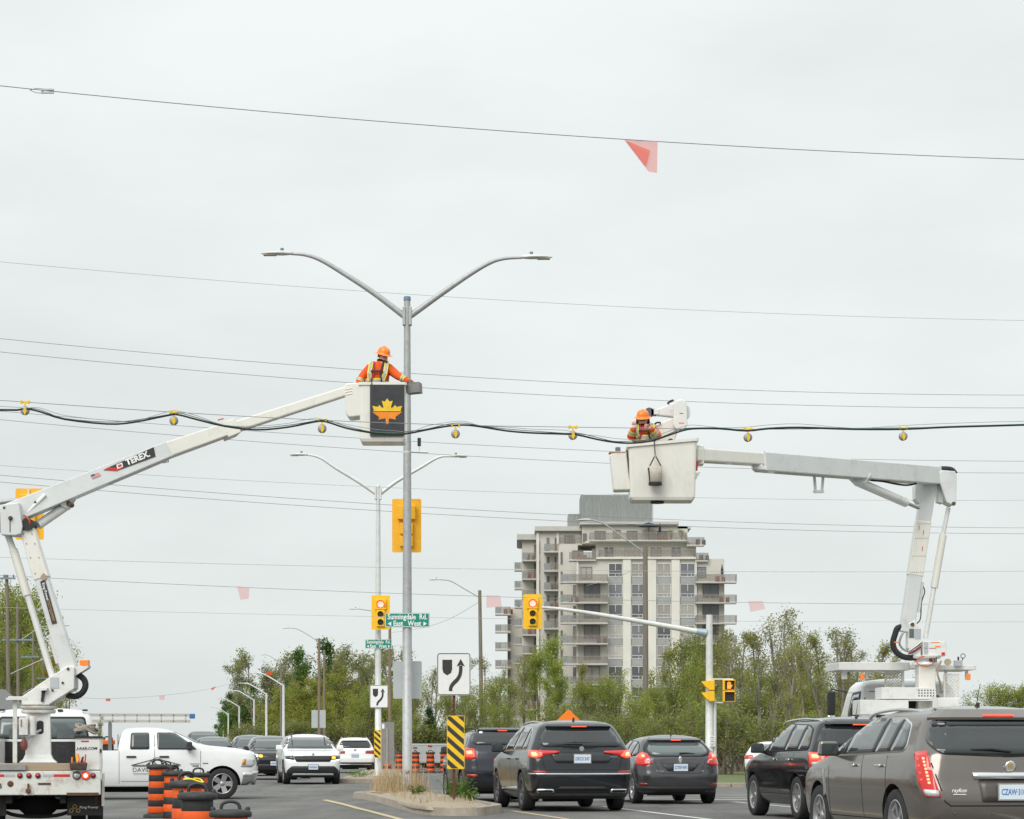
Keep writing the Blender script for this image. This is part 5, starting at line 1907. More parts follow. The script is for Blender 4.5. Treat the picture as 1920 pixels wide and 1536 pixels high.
def panel(body, parent, name, kind, poly, m, off=0.006, r=0.0, sgn=1, g=0.10, depth=0.02):
    if r:
        poly = round_poly(poly, r, 3)
    V, F, E = conform(poly, g)
    n = len(V)
    o_, i_ = [], []
    for a, z in V:
        p, nn = body.pt(kind, a, z, sgn), body.nrm(kind, a, z, sgn)
        o_.append(p + nn * off)
        i_.append(p - nn * depth)
    b = MB()
    b.add(o_ + i_, [f for f in F] + [(a, c, n + c, n + a) for a, c in E], sm=False)
    b.s = [True] * len(F) + [False] * len(E)
    return b.build(name, m, parent)

def seam(body, parent, kind, pts, sgn=1, wd=0.010):
    """a panel gap: thin dark strip on the surface"""
    fin = []
    for p, q in zip(pts, pts[1:]):
        k = max(1, int(math.hypot(q[0] - p[0], q[1] - p[1]) / 0.12))
        fin += [(p[0] + (q[0] - p[0]) * i / k, p[1] + (q[1] - p[1]) * i / k) for i in range(k)]
    fin.append(pts[-1])
    b = MB()
    vs = []
    for i, (a, z) in enumerate(fin):
        da, dz = fin[min(i + 1, len(fin) - 1)][0] - fin[max(0, i - 1)][0], fin[min(i + 1, len(fin) - 1)][1] - fin[max(0, i - 1)][1]
        ln = math.hypot(da, dz) or 1
        for e in (-1, 1):
            u, v = a - dz / ln * wd / 2 * e, z + da / ln * wd / 2 * e
            vs.append(body.pt(kind, u, v, sgn) + body.nrm(kind, u, v, sgn) * 0.003)
    b.add(vs, [(2 * i, 2 * i + 1, 2 * i + 3, 2 * i + 2) for i in range(len(fin) - 1)])
    return b.build('panel_gap', M_SEAM, parent)

WHEELS = {}
def wheel(parent, x, y, r, width=0.235, rim=0.68, spokes=5, mrim=None, dark=False):
    key = (round(r, 3), width, rim, spokes, (mrim or M_RIM).name)
    if key not in WHEELS:
        t = MB()
        ri = r * rim
        h = width / 2
        t.lathe([(ri, -h * 0.85), (r * 0.93, -h), (r * 0.985, -h * 0.82), (r, -h * 0.5), (r, h * 0.5), (r * 0.985, h * 0.82), (r * 0.93, h), (ri, h * 0.85)], axis='x', n=32, caps=False)
        k = MB()
        k.lathe([(ri * 1.01, -h * 0.8), (ri * 1.01, h * 0.86), (ri * 0.93, h * 0.88), (ri * 0.90, h * 0.3), (ri * 0.88, -h * 0.3), (0.01, -h * 0.3)], axis='x', n=32, caps=False)
        k.lathe([(ri * 0.90, h * 0.1), (ri * 0.5, h * 0.12), (0.01, h * 0.12)], axis='x', n=24, mi=1, caps=False)
        for i in range(spokes):
            a = 2 * math.pi * i / spokes
            d = Vector((0, math.cos(a), math.sin(a)))
            sd = Vector((0, -math.sin(a), math.cos(a)))
            w0, w1 = ri * (0.20 if spokes <= 6 else 0.11), ri * (0.27 if spokes <= 6 else 0.12)
            p0, p1 = d * ri * 0.12 + Vector((h * 0.55, 0, 0)), d * ri * 0.94 + Vector((h * 0.72, 0, 0))
            k.add([p0 - sd * w0, p0 + sd * w0, p1 + sd * w1, p1 - sd * w1, p0 - sd * w0 - Vector((h * 0.4, 0, 0)), p0 + sd * w0 - Vector((h * 0.4, 0, 0)), p1 + sd * w1 - Vector((h * 0.4, 0, 0)), p1 - sd * w1 - Vector((h * 0.4, 0, 0))],
                  [(0, 1, 2, 3), (0, 3, 7, 4), (1, 5, 6, 2), (3, 2, 6, 7)])
        k.lathe([(ri * 0.24, h * 0.3), (ri * 0.24, h * 0.6), (ri * 0.15, h * 0.68), (0.003, h * 0.7)], axis='x', n=16)
        WHEELS[key] = (t.mesh('wheel', M_TYRE), k.mesh('rim', [mrim or M_RIM, M_UNDER]))
    tm, km = WHEELS[key]
    o = part('wheel', tm, parent, (x, y, r), (0, 0, 0 if x > 0 else math.pi))
    part('rim', km, o)
    return o

def car_base(name, label, px, s, rz, L, W, H, wb, fo, rt, pm, body, at='rear', clad=None, group='vehicles at the junction', rim=None, spokes=5, arch=None, zoff=0.0, rimf=0.68, tw=0.235, extra=()):
    """places the car so that its rear (or front) centre stands at pixel column px where a metre spans s pixels"""
    p = P(px, HOR, s)
    p.z = 0
    d = Vector((-math.sin(rz), math.cos(rz), 0))
    c = p + d * (L / 2 if at == 'rear' else -L / 2)
    c.z = gz(c.x, c.y) + zoff
    o = thing(name, label, 'car', c, rz, group)
    yf, yrr = L / 2 - fo, L / 2 - fo - wb
    ra = arch or rt + 0.055
    me = body.loft([(yf, rt, ra, 0.30), (yrr, rt, ra, 0.30)], extra=extra)
    me.materials.clear()
    for q in (pm, M_UNDER, M_TRIM):
        me.materials.append(q)
    mi = []
    for f in me.polygons:
        k = 0
        cx, cy, cz = f.center
        for yw in (yf, yrr):
            dd = math.hypot(cy - yw, cz - rt)
            if dd < ra + 0.004 and (abs(f.normal.x) < 0.6 or abs(cx) < W / 2 - 0.2):
                k = 1
            elif clad and dd < ra + 0.055 and abs(f.normal.x) > 0.5:
                k = 2
        if k == 0 and clad and cz < clad:
            k = 2
        if f.normal.z < -0.8 and cz < 0.5:
            k = 1
        mi.append(k)
    me.polygons.foreach_set('material_index', mi)
    me.polygons.foreach_set('use_smooth', [True] * len(mi))
    me.set_sharp_from_angle(angle=R(38))
    bo = part('body', me, o)
    for yw in (yf, yrr):
        for sx in (-1, 1):
            wheel(o, sx * (W / 2 - tw / 2 - 0.02), yw, rt, tw, rimf, spokes, rim)
    b = MB()
    b.box((0, yrr, rt), (W - 0.5, 0.1, 0.1))
    b.box((0.1, (yf + yrr) / 2 - 0.2, 0.25), (0.22, wb * 0.8, 0.14))
    b.box((-0.25, yrr - 0.35, 0.27), (0.7, 0.25, 0.18))
    b.build('underbody', M_UNDER, o)
    return o, bo, yf, yrr

def plate(o, body, kind, z, txt, u=0.0, frame=M_BLACK, off=0.02):
    p, n = body.pt(kind, u, z), body.nrm(kind, u, z)
    n.z = 0
    n.normalize()
    sgn = -1 if kind == 'rear' else 1
    b = MB()
    b.box((0, 0, 0), (0.335, 0.012, 0.18))
    fo = b.build('plate_frame', frame, o, loc=(p.x, p.y + sgn * off, z))
    b = MB()
    b.box((0, sgn * 0.008, 0), (0.305, 0.006, 0.152))
    po = b.build('number_plate', M_PLATE, fo)
    if txt:
        part('lettering', text_mesh(txt, 0.088, M_PLATETXT, 0.0025, 0.265), fo, (0, sgn * 0.0125, -0.004), (0, 0, 0 if sgn < 0 else math.pi))
    else:
        for k in range(7):
            b = MB()
            b.box((-0.114 + k * 0.038, sgn * 0.0125, -0.004), (0.024, 0.002, 0.07))
            b.build('blurred_print', M_PLATETXT, fo)
    return fo

def mirrors(o, body, y, z, m, sz=(0.22, 0.10, 0.15), glass=True):
    for sg in (-1, 1):
        p = body.pt('side', y, z, sg)
        b = MB()
        b.box((sg * 0.11, 0, 0.06), sz, taper=(0.85, 0.8))
        mo = b.build('mirror', m, o, bevel=0.03, loc=p)
        b = MB()
        b.box((sg * 0.02, 0, 0.0), (0.12, 0.05, 0.04))
        b.build('mirror_stem', M_TRIM, mo)
        b = MB()
        b.box((sg * 0.11, -sz[1] / 2 - 0.002, 0.06), (sz[0] * 0.78, 0.006, sz[2] * 0.72))
        b.build('mirror_glass', M_GLASSM, mo)

def handles(o, body, ys, z, m, sides=(-1, 1)):
    for sg in sides:
        for y in ys:
            p = body.pt('side', y, z, sg)
            b = MB()
            b.box((sg * 0.022, 0, 0), (0.03, 0.19, 0.028))
            b.build('door_handle', m, o, bevel=0.008, loc=p)

def rails(o, y0, y1, x, z, m, h=0.05):
    for sg in (-1, 1):
        b = MB()
        b.tube(curve_pts([(sg * (x + 0.01), y0, z - 0.02), (sg * x, y0 + 0.14, z + h), (sg * x * 0.985, (y0 + y1) / 2, z + h + 0.025), (sg * x, y1 - 0.2, z + h - 0.005), (sg * (x + 0.01), y1, z - 0.05)], 5), 0.019, 7)
        b.build('roof_rail', m, o)

def wiper(o, body, u0, u1, z0, z1):
    b = MB()
    p0, p1 = body.pt('rear', u0, z0) + body.nrm('rear', u0, z0) * 0.03, body.pt('rear', u1, z1) + body.nrm('rear', u1, z1) * 0.022
    b.tube([p0, p0 * 0.5 + p1 * 0.5 + Vector((0, -0.01, 0.012)), p1], [0.022, 0.014, 0.006], 6)
    return b.build('rear_wiper', M_BLACK, o)

def antenna(o, y, z, h=0.07, rod=0.0):
    b = MB()
    b.prism([(-0.07, 0), (0.06, 0), (-0.045, h), (-0.065, h)], lambda a, zz, t: (-0.015 + t, y + a, z + zz), 0.03)
    if rod:
        b.tube([(0, y, z + 0.02), (0, y - rod * 0.45, z + rod)], [0.006, 0.003], 5)
    b.build('roof_antenna', M_BLACK, o)

def dlo(o, body, outline, pillars, m, gap=0.035, frame=None, r=0.05, sides=(-1, 1)):
    """side glass: outline in (y, z), cut at each pillar"""
    for sg in sides:
        if frame:
            k = [(y, z) for y, z in outline]
            cy, cz = sum(p[0] for p in k) / len(k), sum(p[1] for p in k) / len(k)
            big = [(cy + (y - cy) * 1.025, cz + (z - cz) * 1.10) for y, z in k]
            panel(body, o, 'window_trim', 'side', big, frame, 0.004, r, sg, 0.12)
            panel(body, o, 'window_pillar', 'side', outline, M_TRIM, 0.007, r * 0.8, sg, 0.12)
        cuts = [99] + list(pillars) + [-99]
        for hi, lo in zip(cuts, cuts[1:]):
            pl = [tuple(p) for p in outline]
            for lim, s_ in ((hi - (gap if hi < 90 else 0), 1), (lo + (gap if lo > -90 else 0), -1)):
                res = []
                for i in range(len(pl)):
                    p, q = pl[i - 1], pl[i]
                    ip, iq = s_ * p[0] <= s_ * lim, s_ * q[0] <= s_ * lim
                    if ip != iq:
                        t = (lim - p[0]) / (q[0] - p[0])
                        res.append((lim, p[1] + (q[1] - p[1]) * t))
                    if iq:
                        res.append(q)
                pl = res
            if len(pl) > 2:
                panel(body, o, 'side_window', 'side', pl, m, 0.010, r * 0.6, sg, 0.12)

def doors(o, body, cuts, z0, z1, sides=(-1, 1)):
    for sg in sides:
        for y in cuts:
            seam(body, o, 'side', [(y, z0), (y, z1)], sg)
        seam(body, o, 'side', [(cuts[0], z0), (cuts[-1], z0)], sg)

def std_dlo(L, H, belt, front=1.5, ftop=2.3, rtop=0.85, rbot=0.55, lift=0.06, drop=0.155):
    h = L / 2
    return [(h - front, belt + 0.025), (h - (front + ftop) / 2 + 0.02, belt + (H - drop - belt) * 0.62), (h - ftop, H - drop - 0.01), (0.0, H - drop + 0.03), (-h + rtop + 0.3, H - drop), (-h + rtop, H - drop - 0.06), (-h + rbot, belt + lift + 0.05), (-h + rbot + 0.06, belt + lift), (0, belt + 0.035)]

def spoiler(o, body, poly, m):
    """lip at the rear edge of the roof: a thin wing that reaches back over the glass"""
    u0, z0 = poly[1][0], poly[1][1]
    u1, z1 = poly[2][0], poly[2][1]
    b = MB()
    n = 12
    vs = []
    for i in range(n + 1):
        f = -1 + 2 * i / n
        pr, pf = body.wrap(f * u0, z0), body.wrap(f * u1, z1)
        e = 0.015 * f * f
        back = pr + Vector((0, -0.035 + e, 0.028))
        vs += [back, back + Vector((0, 0.004, -0.026)), pr + Vector((0, 0.06, -0.012)), pf + Vector((0, 0.09, 0.030)), pf + Vector((0, -0.02, 0.016))]
    b.add(vs, [(i * 5 + j, i * 5 + (j + 1) % 5, (i + 1) * 5 + (j + 1) % 5, (i + 1) * 5 + j) for i in range(n) for j in range(5)], sm=False)
    so_ = b.build('spoiler', m, o)
    return so_

def brake_lamp(o, body, poly):
    zc = (poly[0][1] + poly[2][1]) / 2
    wd = poly[1][0]
    b = MB()
    p = body.wrap(0, zc - 0.012)
    b.box((0, p.y - 0.043, zc - 0.006), (wd * 1.3, 0.02, 0.017))
    return b.build('high_brake_lamp', M_TAILLIT, o)

def lampset(o, body, poly, lit=None, hot=None, clear=None, m=None, r=0.03):
    for sg in (-1, 1):
        to = panel(body, o, 'tail_lamp', 'rear', poly, m or M_TAIL, 0.014, r, sg, 0.07)
        for nm, pl, mm, of in (('lit_lamp', lit, M_TAILLIT, 0.019), ('lit_core', hot, M_TAILHOT, 0.023), ('reversing_lamp', clear, M_CLEAR, 0.02)):
            if pl:
                panel(body, to, nm, 'rear', pl, mm, of, 0.02, sg, 0.07)

# --- dark grey SUV in the left lane, middle of the picture
pmA = paint('paint_slate', (0.017, 0.019, 0.024), 0.35, 0.24)
L, W, H, bl = 5.0, 1.98, 1.715, 1.11
B = Body(L, W, H, bl, rake=1.05)
o, bo, yf, yr_ = car_base('parked_suv', 'dark grey family suv with twin exhausts, in the centre beside the island', 1093, 101.5, R(9.6), L, W, H, 2.89, 0.97, 0.37, pmA, B, rim=M_RIMD, spokes=10)
o.name = 'suv'
panel(B, o, 'rear_window', 'rear', [(-0.70, 1.20), (0.70, 1.20), (0.80, 1.27), (0.63, 1.56), (-0.63, 1.56), (-0.80, 1.27)], M_GLASS, 0.006, 0.07)
spoiler(o, B, [(-0.62, 1.565), (0.62, 1.565), (0.56, 1.615), (-0.56, 1.615)], pmA)
brake_lamp(o, B, [(-0.22, 1.578), (0.22, 1.578), (0.21, 1.602), (-0.21, 1.602)])
lampset(o, B, [(0.42, 1.125), (0.42, 1.10), (0.70, 1.05), (0.80, 0.985), (1.12, 1.02), (1.22, 1.10), (1.10, 1.15), (0.70, 1.135)], [(0.74, 1.03), (0.86, 0.99), (1.02, 1.03), (1.0, 1.13), (0.82, 1.125)], [(0.82, 1.03), (0.94, 1.02), (0.96, 1.10), (0.85, 1.10)])
panel(B, o, 'plate_recess', 'rear', [(-0.62, 1.10), (0.62, 1.10), (0.50, 0.90), (-0.50, 0.90)], mat('paint_slate_dark', (0.018, 0.019, 0.022), 0.4, 0.2, coat=0.5), 0.003, 0.05)
plate(o, B, 'rear', 0.985, 'DECS·247', frame=M_CHROME)
p = B.pt('rear', 0, 1.165)
b = MB()
b.lathe([(0.042, 0), (0.05, -0.008), (0.042, -0.016)], p + Vector((0, -0.008, 0)), 'y', 16)
b.build('badge', M_CHROME, o)
part('lettering', text_mesh('MDX', 0.05, M_CHROME, 0.002, 0.15), o, B.pt('rear', 0.60, 1.02) + Vector((0, -0.016, 0)))
panel(B, o, 'chrome_strip', 'rear', [(-1.15, 0.70), (-0.6, 0.685), (0.6, 0.685), (1.15, 0.70), (1.15, 0.722), (0.6, 0.715), (-0.6, 0.715), (-1.15, 0.722)], M_CHROME, 0.014, 0)
for sg in (-1, 1):
    panel(B, o, 'bumper_reflector', 'rear', [(0.66, 0.725), (0.92, 0.725), (0.95, 0.765), (0.70, 0.76)], M_REFL, 0.008, 0.01, sg)
    panel(B, o, 'exhaust_tip', 'rear', [(0.52, 0.355), (0.84, 0.355), (0.86, 0.43), (0.54, 0.43)], M_CHROME, 0.022, 0.03, sg)
    panel(B, o, 'exhaust_opening', 'rear', [(0.55, 0.37), (0.81, 0.37), (0.83, 0.415), (0.57, 0.415)], M_UNDER, 0.026, 0.02, sg)
panel(B, o, 'lower_valance', 'rear', [(-0.5, 0.40), (0.5, 0.40), (0.42, 0.47), (-0.42, 0.47)], M_TRIM, 0.008, 0.02)
panel(B, o, 'lower_bumper', 'rear', [(-1.05, 0.255), (1.05, 0.255), (1.05, 0.34), (-1.05, 0.34)], M_TRIM, 0.01, 0.0)
seam(B, o, 'rear', [(-0.78, 1.10), (-0.70, 0.78), (0.70, 0.78), (0.78, 1.10)])
wiper(o, B, 0.02, -0.52, 1.24, 1.225)
dlo(o, B, std_dlo(L, H, bl, rbot=0.72, rtop=0.98), (0.55, -0.42, -1.32), M_GLASS, frame=M_CHROME)
doors(o, B, (0.98, -0.28, -1.15), 0.42, bl + 0.02)
handles(o, B, (0.0, -0.95), 0.98, pmA)
mirrors(o, B, L / 2 - 1.62, bl + 0.02, M_BLACK, (0.24, 0.12, 0.17))
rails(o, -1.4, 0.5, 0.58, H - 0.06, M_CHROME, 0.008)
antenna(o, -1.55, H - 0.03)
panel(B, o, 'sill_trim', 'side', [(yr_ + 0.45, 0.36), (yf - 0.45, 0.36), (yf - 0.45, 0.40), (yr_ + 0.45, 0.46)], M_CHROME, 0.01, 0, -1)

# --- grey hatchback in the right lane
pmF = paint('paint_grey', (0.075, 0.075, 0.081), 0.5, 0.26)
L, W, H, bl = 4.36, 1.82, 1.47, 0.97
B = Body(L, W, H, bl, zb=0.20, rake=1.35, rr=0.34, br=0.12)
o, bo, yf, yr_ = car_base('hatchback', 'mid grey hatchback with lens shaped rear window in the right lane', 1277, 89, R(9.4), L, W, H, 2.65, 0.88, 0.318, pmF, B, spokes=8, tw=0.21)
panel(B, o, 'rear_window_surround', 'rear', [(-0.60, 1.00), (0.60, 1.00), (0.80, 1.12), (0.66, 1.33), (-0.66, 1.33), (-0.80, 1.12)], M_BLACK, 0.005, 0.16)
panel(B, o, 'rear_window', 'rear', [(-0.54, 1.02), (0.54, 1.02), (0.68, 1.12), (0.58, 1.285), (-0.58, 1.285), (-0.68, 1.12)], M_GLASSL, 0.009, 0.14)
spoiler(o, B, [(-0.62, 1.335), (0.62, 1.335), (0.54, 1.385), (-0.54, 1.385)], pmF)
brake_lamp(o, B, [(-0.16, 1.345), (0.16, 1.345), (0.15, 1.372), (-0.15, 1.372)])
lampset(o, B, [(0.58, 0.86), (0.80, 0.80), (1.0, 0.84), (1.12, 0.985), (0.80, 1.10), (0.68, 1.07)], [(0.74, 0.96), (0.86, 0.94), (0.92, 1.0), (0.80, 1.075), (0.72, 1.05)], [(0.74, 0.985), (0.82, 0.98), (0.82, 1.03), (0.75, 1.04)], [(0.62, 0.90), (0.74, 0.93), (0.72, 0.955), (0.63, 0.93)])
panel(B, o, 'plate_recess', 'rear', [(-0.44, 0.87), (0.44, 0.87), (0.27, 0.69), (-0.27, 0.69)], mat('paint_grey_shaded', (0.05, 0.05, 0.053), 0.4, 0.3), 0.003, 0.03)  # flat panel: the shade of the recess is put into its darker grey
plate(o, B, 'rear', 0.775, 'CYSF·091')
b = MB()
b.lathe([(0.05, 0), (0.05, -0.012), (0.04, -0.016)], B.pt('rear', 0, 0.925) + Vector((0, -0.004, 0)), 'y', 18, sx=1.7, sy=0.75)
b.build('badge', M_CHROME, o)
part('lettering', text_mesh('Focus', 0.06, M_CHROME, 0.001, 0.17, 0.2), o, B.pt('rear', -0.45, 0.70) + Vector((0, -0.014, 0)))
part('lettering', text_mesh('SE', 0.045, M_CHROME, 0.001), o, B.pt('rear', 0.48, 0.70) + Vector((0, -0.016, 0)))
panel(B, o, 'lower_bumper', 'rear', [(-1.05, 0.215), (1.05, 0.215), (1.05, 0.40), (0.7, 0.37), (-0.7, 0.37), (-1.05, 0.40)], M_TRIM, 0.008, 0)
for sg in (-1, 1):
    panel(B, o, 'bumper_reflector', 'rear', [(0.70, 0.405), (0.88, 0.40), (0.90, 0.45), (0.72, 0.445)], M_REFL, 0.012, 0.01, sg)
seam(B, o, 'rear', [(-0.60, 1.0), (-0.44, 0.655), (0.44, 0.655), (0.60, 1.0)])
wiper(o, B, 0.0, 0.34, 1.05, 1.05)
dlo(o, B, std_dlo(L, H, bl, front=1.35, ftop=2.1, rtop=0.8, rbot=0.5), (0.35, -0.62, -1.2), M_GLASSM, frame=M_TRIM)
doors(o, B, (0.85, -0.42, -1.15), 0.36, bl)
handles(o, B, (-0.2, -1.0), 0.88, pmF)
mirrors(o, B, L / 2 - 1.5, bl + 0.01, pmF)
antenna(o, -1.2, H - 0.035, 0.03, 0.22)

# --- dark blue grey small SUV ahead of the middle one
pmE = paint('paint_blue_grey', (0.030, 0.034, 0.044), 0.45, 0.26)
L, W, H, bl = 4.28, 1.79, 1.63, 1.08
B = Body(L, W, H, bl, rake=0.9, rr=0.28, br=0.10)
o, bo, yf, yr_ = car_base('suv', 'dark blue grey small suv partly hidden behind the striped marker', 948, 86, R(9.4), L, W, H, 2.56, 0.89, 0.335, pmE, B, clad=0.40, spokes=5, tw=0.215)
panel(B, o, 'rear_window', 'rear', [(-0.66, 1.25), (0.66, 1.25), (0.78, 1.36), (0.62, 1.56), (-0.62, 1.56), (-0.78, 1.36)], M_GLASS, 0.006, 0.10)
spoiler(o, B, [(-0.58, 1.555), (0.58, 1.555), (0.52, 1.60), (-0.52, 1.60)], pmE)
brake_lamp(o, B, [(-0.16, 1.562), (0.16, 1.562), (0.15, 1.585), (-0.15, 1.585)])
lampset(o, B, [(0.62, 0.97), (0.72, 0.93), (0.98, 0.95), (1.06, 1.12), (0.92, 1.20), (0.64, 1.16)], [(0.68, 1.0), (0.88, 0.99), (0.92, 1.12), (0.70, 1.13)], [(0.70, 1.05), (0.84, 1.04), (0.86, 1.11), (0.72, 1.12)])
for sg in (-1, 1):
    panel(B, o, 'bumper_reflector', 'rear', [(0.60, 0.555), (0.86, 0.56), (0.88, 0.62), (0.62, 0.61)], M_REFL, 0.010, 0.02, sg)
plate(o, B, 'rear', 0.90, None)
seam(B, o, 'rear', [(-0.66, 1.2), (-0.60, 0.68), (0.60, 0.68), (0.66, 1.2)])
dlo(o, B, std_dlo(L, H, bl, front=1.35, ftop=2.05, rtop=0.78, rbot=0.55), (0.35, -0.65), M_GLASS, frame=M_CHROME)
doors(o, B, (0.85, -0.4, -1.1), 0.45, bl)
handles(o, B, (-0.2, -0.98), 0.95, pmE)
mirrors(o, B, L / 2 - 1.45, bl + 0.01, pmE)
rails(o, -1.4, 0.6, 0.55, H - 0.05, M_TRIM, 0.03)
antenna(o, -1.2, H - 0.03, 0.03, 0.2)
panel(B, o, 'rear_sticker', 'rear', [(-0.52, 1.50), (-0.44, 1.50), (-0.44, 1.545), (-0.52, 1.545)], M_SIGNWHITE, 0.012, 0.03)

# --- black SUV in the right lane behind the hatchback
pmS = paint('paint_black', (0.004, 0.004, 0.0045), 0.0, 0.2)
L, W, H, bl = 4.68, 1.885, 1.70, 1.10
B = Body(L, W, H, bl, rake=0.8, rr=0.24)
o, bo, yf, yr_ = car_base('suv', 'black suv with silver roof rails left of the taupe suv', 1631, 117, R(9.4), L, W, H, 2.70, 0.93, 0.36, pmS, B, spokes=5)
panel(B, o, 'rear_window', 'rear', [(-0.76, 1.20), (0.76, 1.20), (0.82, 1.28), (0.66, 1.53), (-0.66, 1.53), (-0.82, 1.28)], M_GLASS, 0.006, 0.05)
spoiler(o, B, [(-0.64, 1.545), (0.64, 1.545), (0.58, 1.60), (-0.58, 1.60)], pmS)
brake_lamp(o, B, [(-0.28, 1.55), (0.28, 1.55), (0.27, 1.582), (-0.27, 1.582)])
lampset(o, B, [(0.60, 0.95), (0.66, 0.88), (1.02, 0.88), (1.06, 1.12), (0.60, 1.10)], [(0.76, 0.98), (0.98, 0.98), (1.0, 1.10), (0.78, 1.09)], [(0.80, 1.01), (0.93, 1.01), (0.94, 1.08), (0.82, 1.07)], [(0.70, 0.90), (0.94, 0.90), (0.94, 0.955), (0.70, 0.955)])
plate(o, B, 'rear', 0.92, None)
dlo(o, B, std_dlo(L, H, bl, front=1.5, ftop=2.25, rtop=0.72, rbot=0.5), (0.42, -0.55, -1.28), M_GLASSM, frame=M_TRIM)
doors(o, B, (0.95, -0.3, -1.15), 0.42, bl)
handles(o, B, (0.0, -0.92), 0.99, M_CHROME)
mirrors(o, B, L / 2 - 1.6, bl + 0.02, M_BLACK, (0.24, 0.12, 0.17))
rails(o, -1.7, 0.45, 0.60, H - 0.075, M_CHROME, 0.012)
antenna(o, -1.6, H - 0.03, 0.03, 0.24)
seam(B, o, 'rear', [(-0.80, 1.18), (-0.74, 0.70), (0.74, 0.70), (0.80, 1.18)])

# --- taupe SUV nearest the camera
pmC = paint('paint_taupe', (0.165, 0.146, 0.132), 0.6, 0.22)
L, W, H, bl = 4.83, 1.91, 1.64, 1.10
B = Body(L, W, H, bl, rake=1.0, rr=0.26, br=0.09, yr=[0.14, 0.05, 0.0, 0.0, 0.04, 0.07, 0.10, 0.12, 0.15, 0.28, 0.40, 0.47, 0.60])
o, bo, yf, yr_ = car_base('suv', 'taupe suv with tall red tail lamps, nearest car at the right edge', 1899, 180, R(9.4), L, W, H, 2.81, 0.96, 0.37, pmC, B, spokes=7)
panel(B, o, 'rear_window', 'rear', [(-0.72, 1.11), (0.0, 1.08), (0.74, 1.11), (0.87, 1.24), (0.74, 1.47), (-0.74, 1.47), (-0.87, 1.24)], M_GLASS, 0.006, 0.06)
panel(B, o, 'window_shade_band', 'rear', [(-0.74, 1.405), (0.74, 1.405), (0.70, 1.475), (-0.70, 1.475)], M_GLASS, 0.010, 0.02)
spoiler(o, B, [(-0.80, 1.475), (0.80, 1.475), (0.62, 1.575), (-0.62, 1.575)], pmC)
brake_lamp(o, B, [(-0.26, 1.515), (0.26, 1.515), (0.25, 1.545), (-0.25, 1.545)])
lampset(o, B, [(0.76, 0.66), (0.93, 0.67), (1.0, 0.80), (1.08, 1.13), (0.86, 1.145), (0.82, 0.90)], None, None, [(0.775, 0.67), (0.925, 0.68), (0.94, 0.745), (0.785, 0.735)], r=0.02)
for sg in (-1, 1):
    for k in range(8):
        z = 0.80 + k * 0.036
        panel(B, o, 'lit_diode', 'rear', [(0.855 + k * 0.006, z), (0.88 + k * 0.006, z), (0.88 + k * 0.006, z + 0.022), (0.855 + k * 0.006, z + 0.022)], M_TAILHOT, 0.022, 0.004, sg)
        if k % 2:
            panel(B, o, 'lit_diode', 'rear', [(0.935 + k * 0.006, z), (0.955 + k * 0.006, z), (0.955 + k * 0.006, z + 0.018), (0.935 + k * 0.006, z + 0.018)], M_TAILLIT, 0.022, 0.004, sg)
panel(B, o, 'chrome_bar', 'rear', [(-0.40, 0.85), (0.40, 0.85), (0.42, 0.92), (-0.42, 0.92)], M_CHROME, 0.022, 0.012)
panel(B, o, 'plate_recess', 'rear', [(-0.36, 0.85), (0.36, 0.85), (0.33, 0.61), (-0.33, 0.61)], mat('paint_taupe_shaded', (0.09, 0.08, 0.073), 0.4, 0.4), 0.003, 0.03)  # no hollow here: recess shade painted as a darker copy of the taupe
plate(o, B, 'rear', 0.72, 'CZAW·310', frame=M_CHROME)
b = MB()
b.lathe([(0.058, 0), (0.062, -0.012), (0.048, -0.018)], B.pt('rear', 0, 0.985) + Vector((0, -0.004, 0)), 'y', 20)
b.build('badge_ring', M_CHROME, o)
b = MB()
b.box(B.pt('rear', 0, 0.985) + Vector((0, -0.024, 0)), (0.055, 0.006, 0.05))
b.build('badge_crest', mat('crest_gold', (0.45, 0.33, 0.16), 0.3, 0.6), o)
part('lettering', text_mesh('rayfoss', 0.058, M_SIGNWHITE, 0.001, 0.165, 0.25), o, B.pt('rear', -0.57, 0.735) + Vector((0, -0.012, 0)))
b = MB()
b.box(B.pt('rear', -0.57, 0.695) + Vector((0, -0.008, 0)), (0.14, 0.004, 0.008))
b.build('badge_underline', M_SIGNWHITE, o)
seam(B, o, 'rear', [(-0.86, 1.12), (-0.72, 0.62), (-0.66, 0.575), (0.66, 0.575), (0.72, 0.62), (0.86, 1.12)], wd=0.014)
panel(B, o, 'lower_bumper', 'rear', [(-1.05, 0.255), (1.05, 0.255), (1.05, 0.36), (-1.05, 0.36)], M_TRIM, 0.008, 0)
for u in (-0.62, -0.22, 0.22, 0.62):
    b = MB()
    b.lathe([(0.014, 0), (0.012, -0.008)], B.pt('rear', u, 0.50) + Vector((0, -0.002, 0)), 'y', 10)
    b.build('parking_sensor', pmC, o)
wiper(o, B, 0.02, -0.40, 1.13, 1.155)
dlo(o, B, std_dlo(L, H, bl - 0.02, front=1.55, ftop=2.35, rtop=1.02, rbot=0.83, lift=0.07, drop=0.15), (0.42, -0.62, -1.12), M_GLASSM, frame=M_CHROME)
doors(o, B, (0.98, -0.28, -1.12), 0.40, bl)
handles(o, B, (0.02, -0.9), 0.985, M_CHROME)
mirrors(o, B, L / 2 - 1.68, bl + 0.01, pmC, (0.25, 0.13, 0.17))
rails(o, -1.3, 0.5, 0.58, H - 0.07, M_CHROME, 0.012)
antenna(o, -1.35, H - 0.03, 0.06, 0.26)
panel(B, o, 'fender_vent', 'side', [(1.14, 0.62), (1.19, 0.62), (1.21, 0.93), (1.16, 0.93)], M_CHROME, 0.012, 0.01, -1)

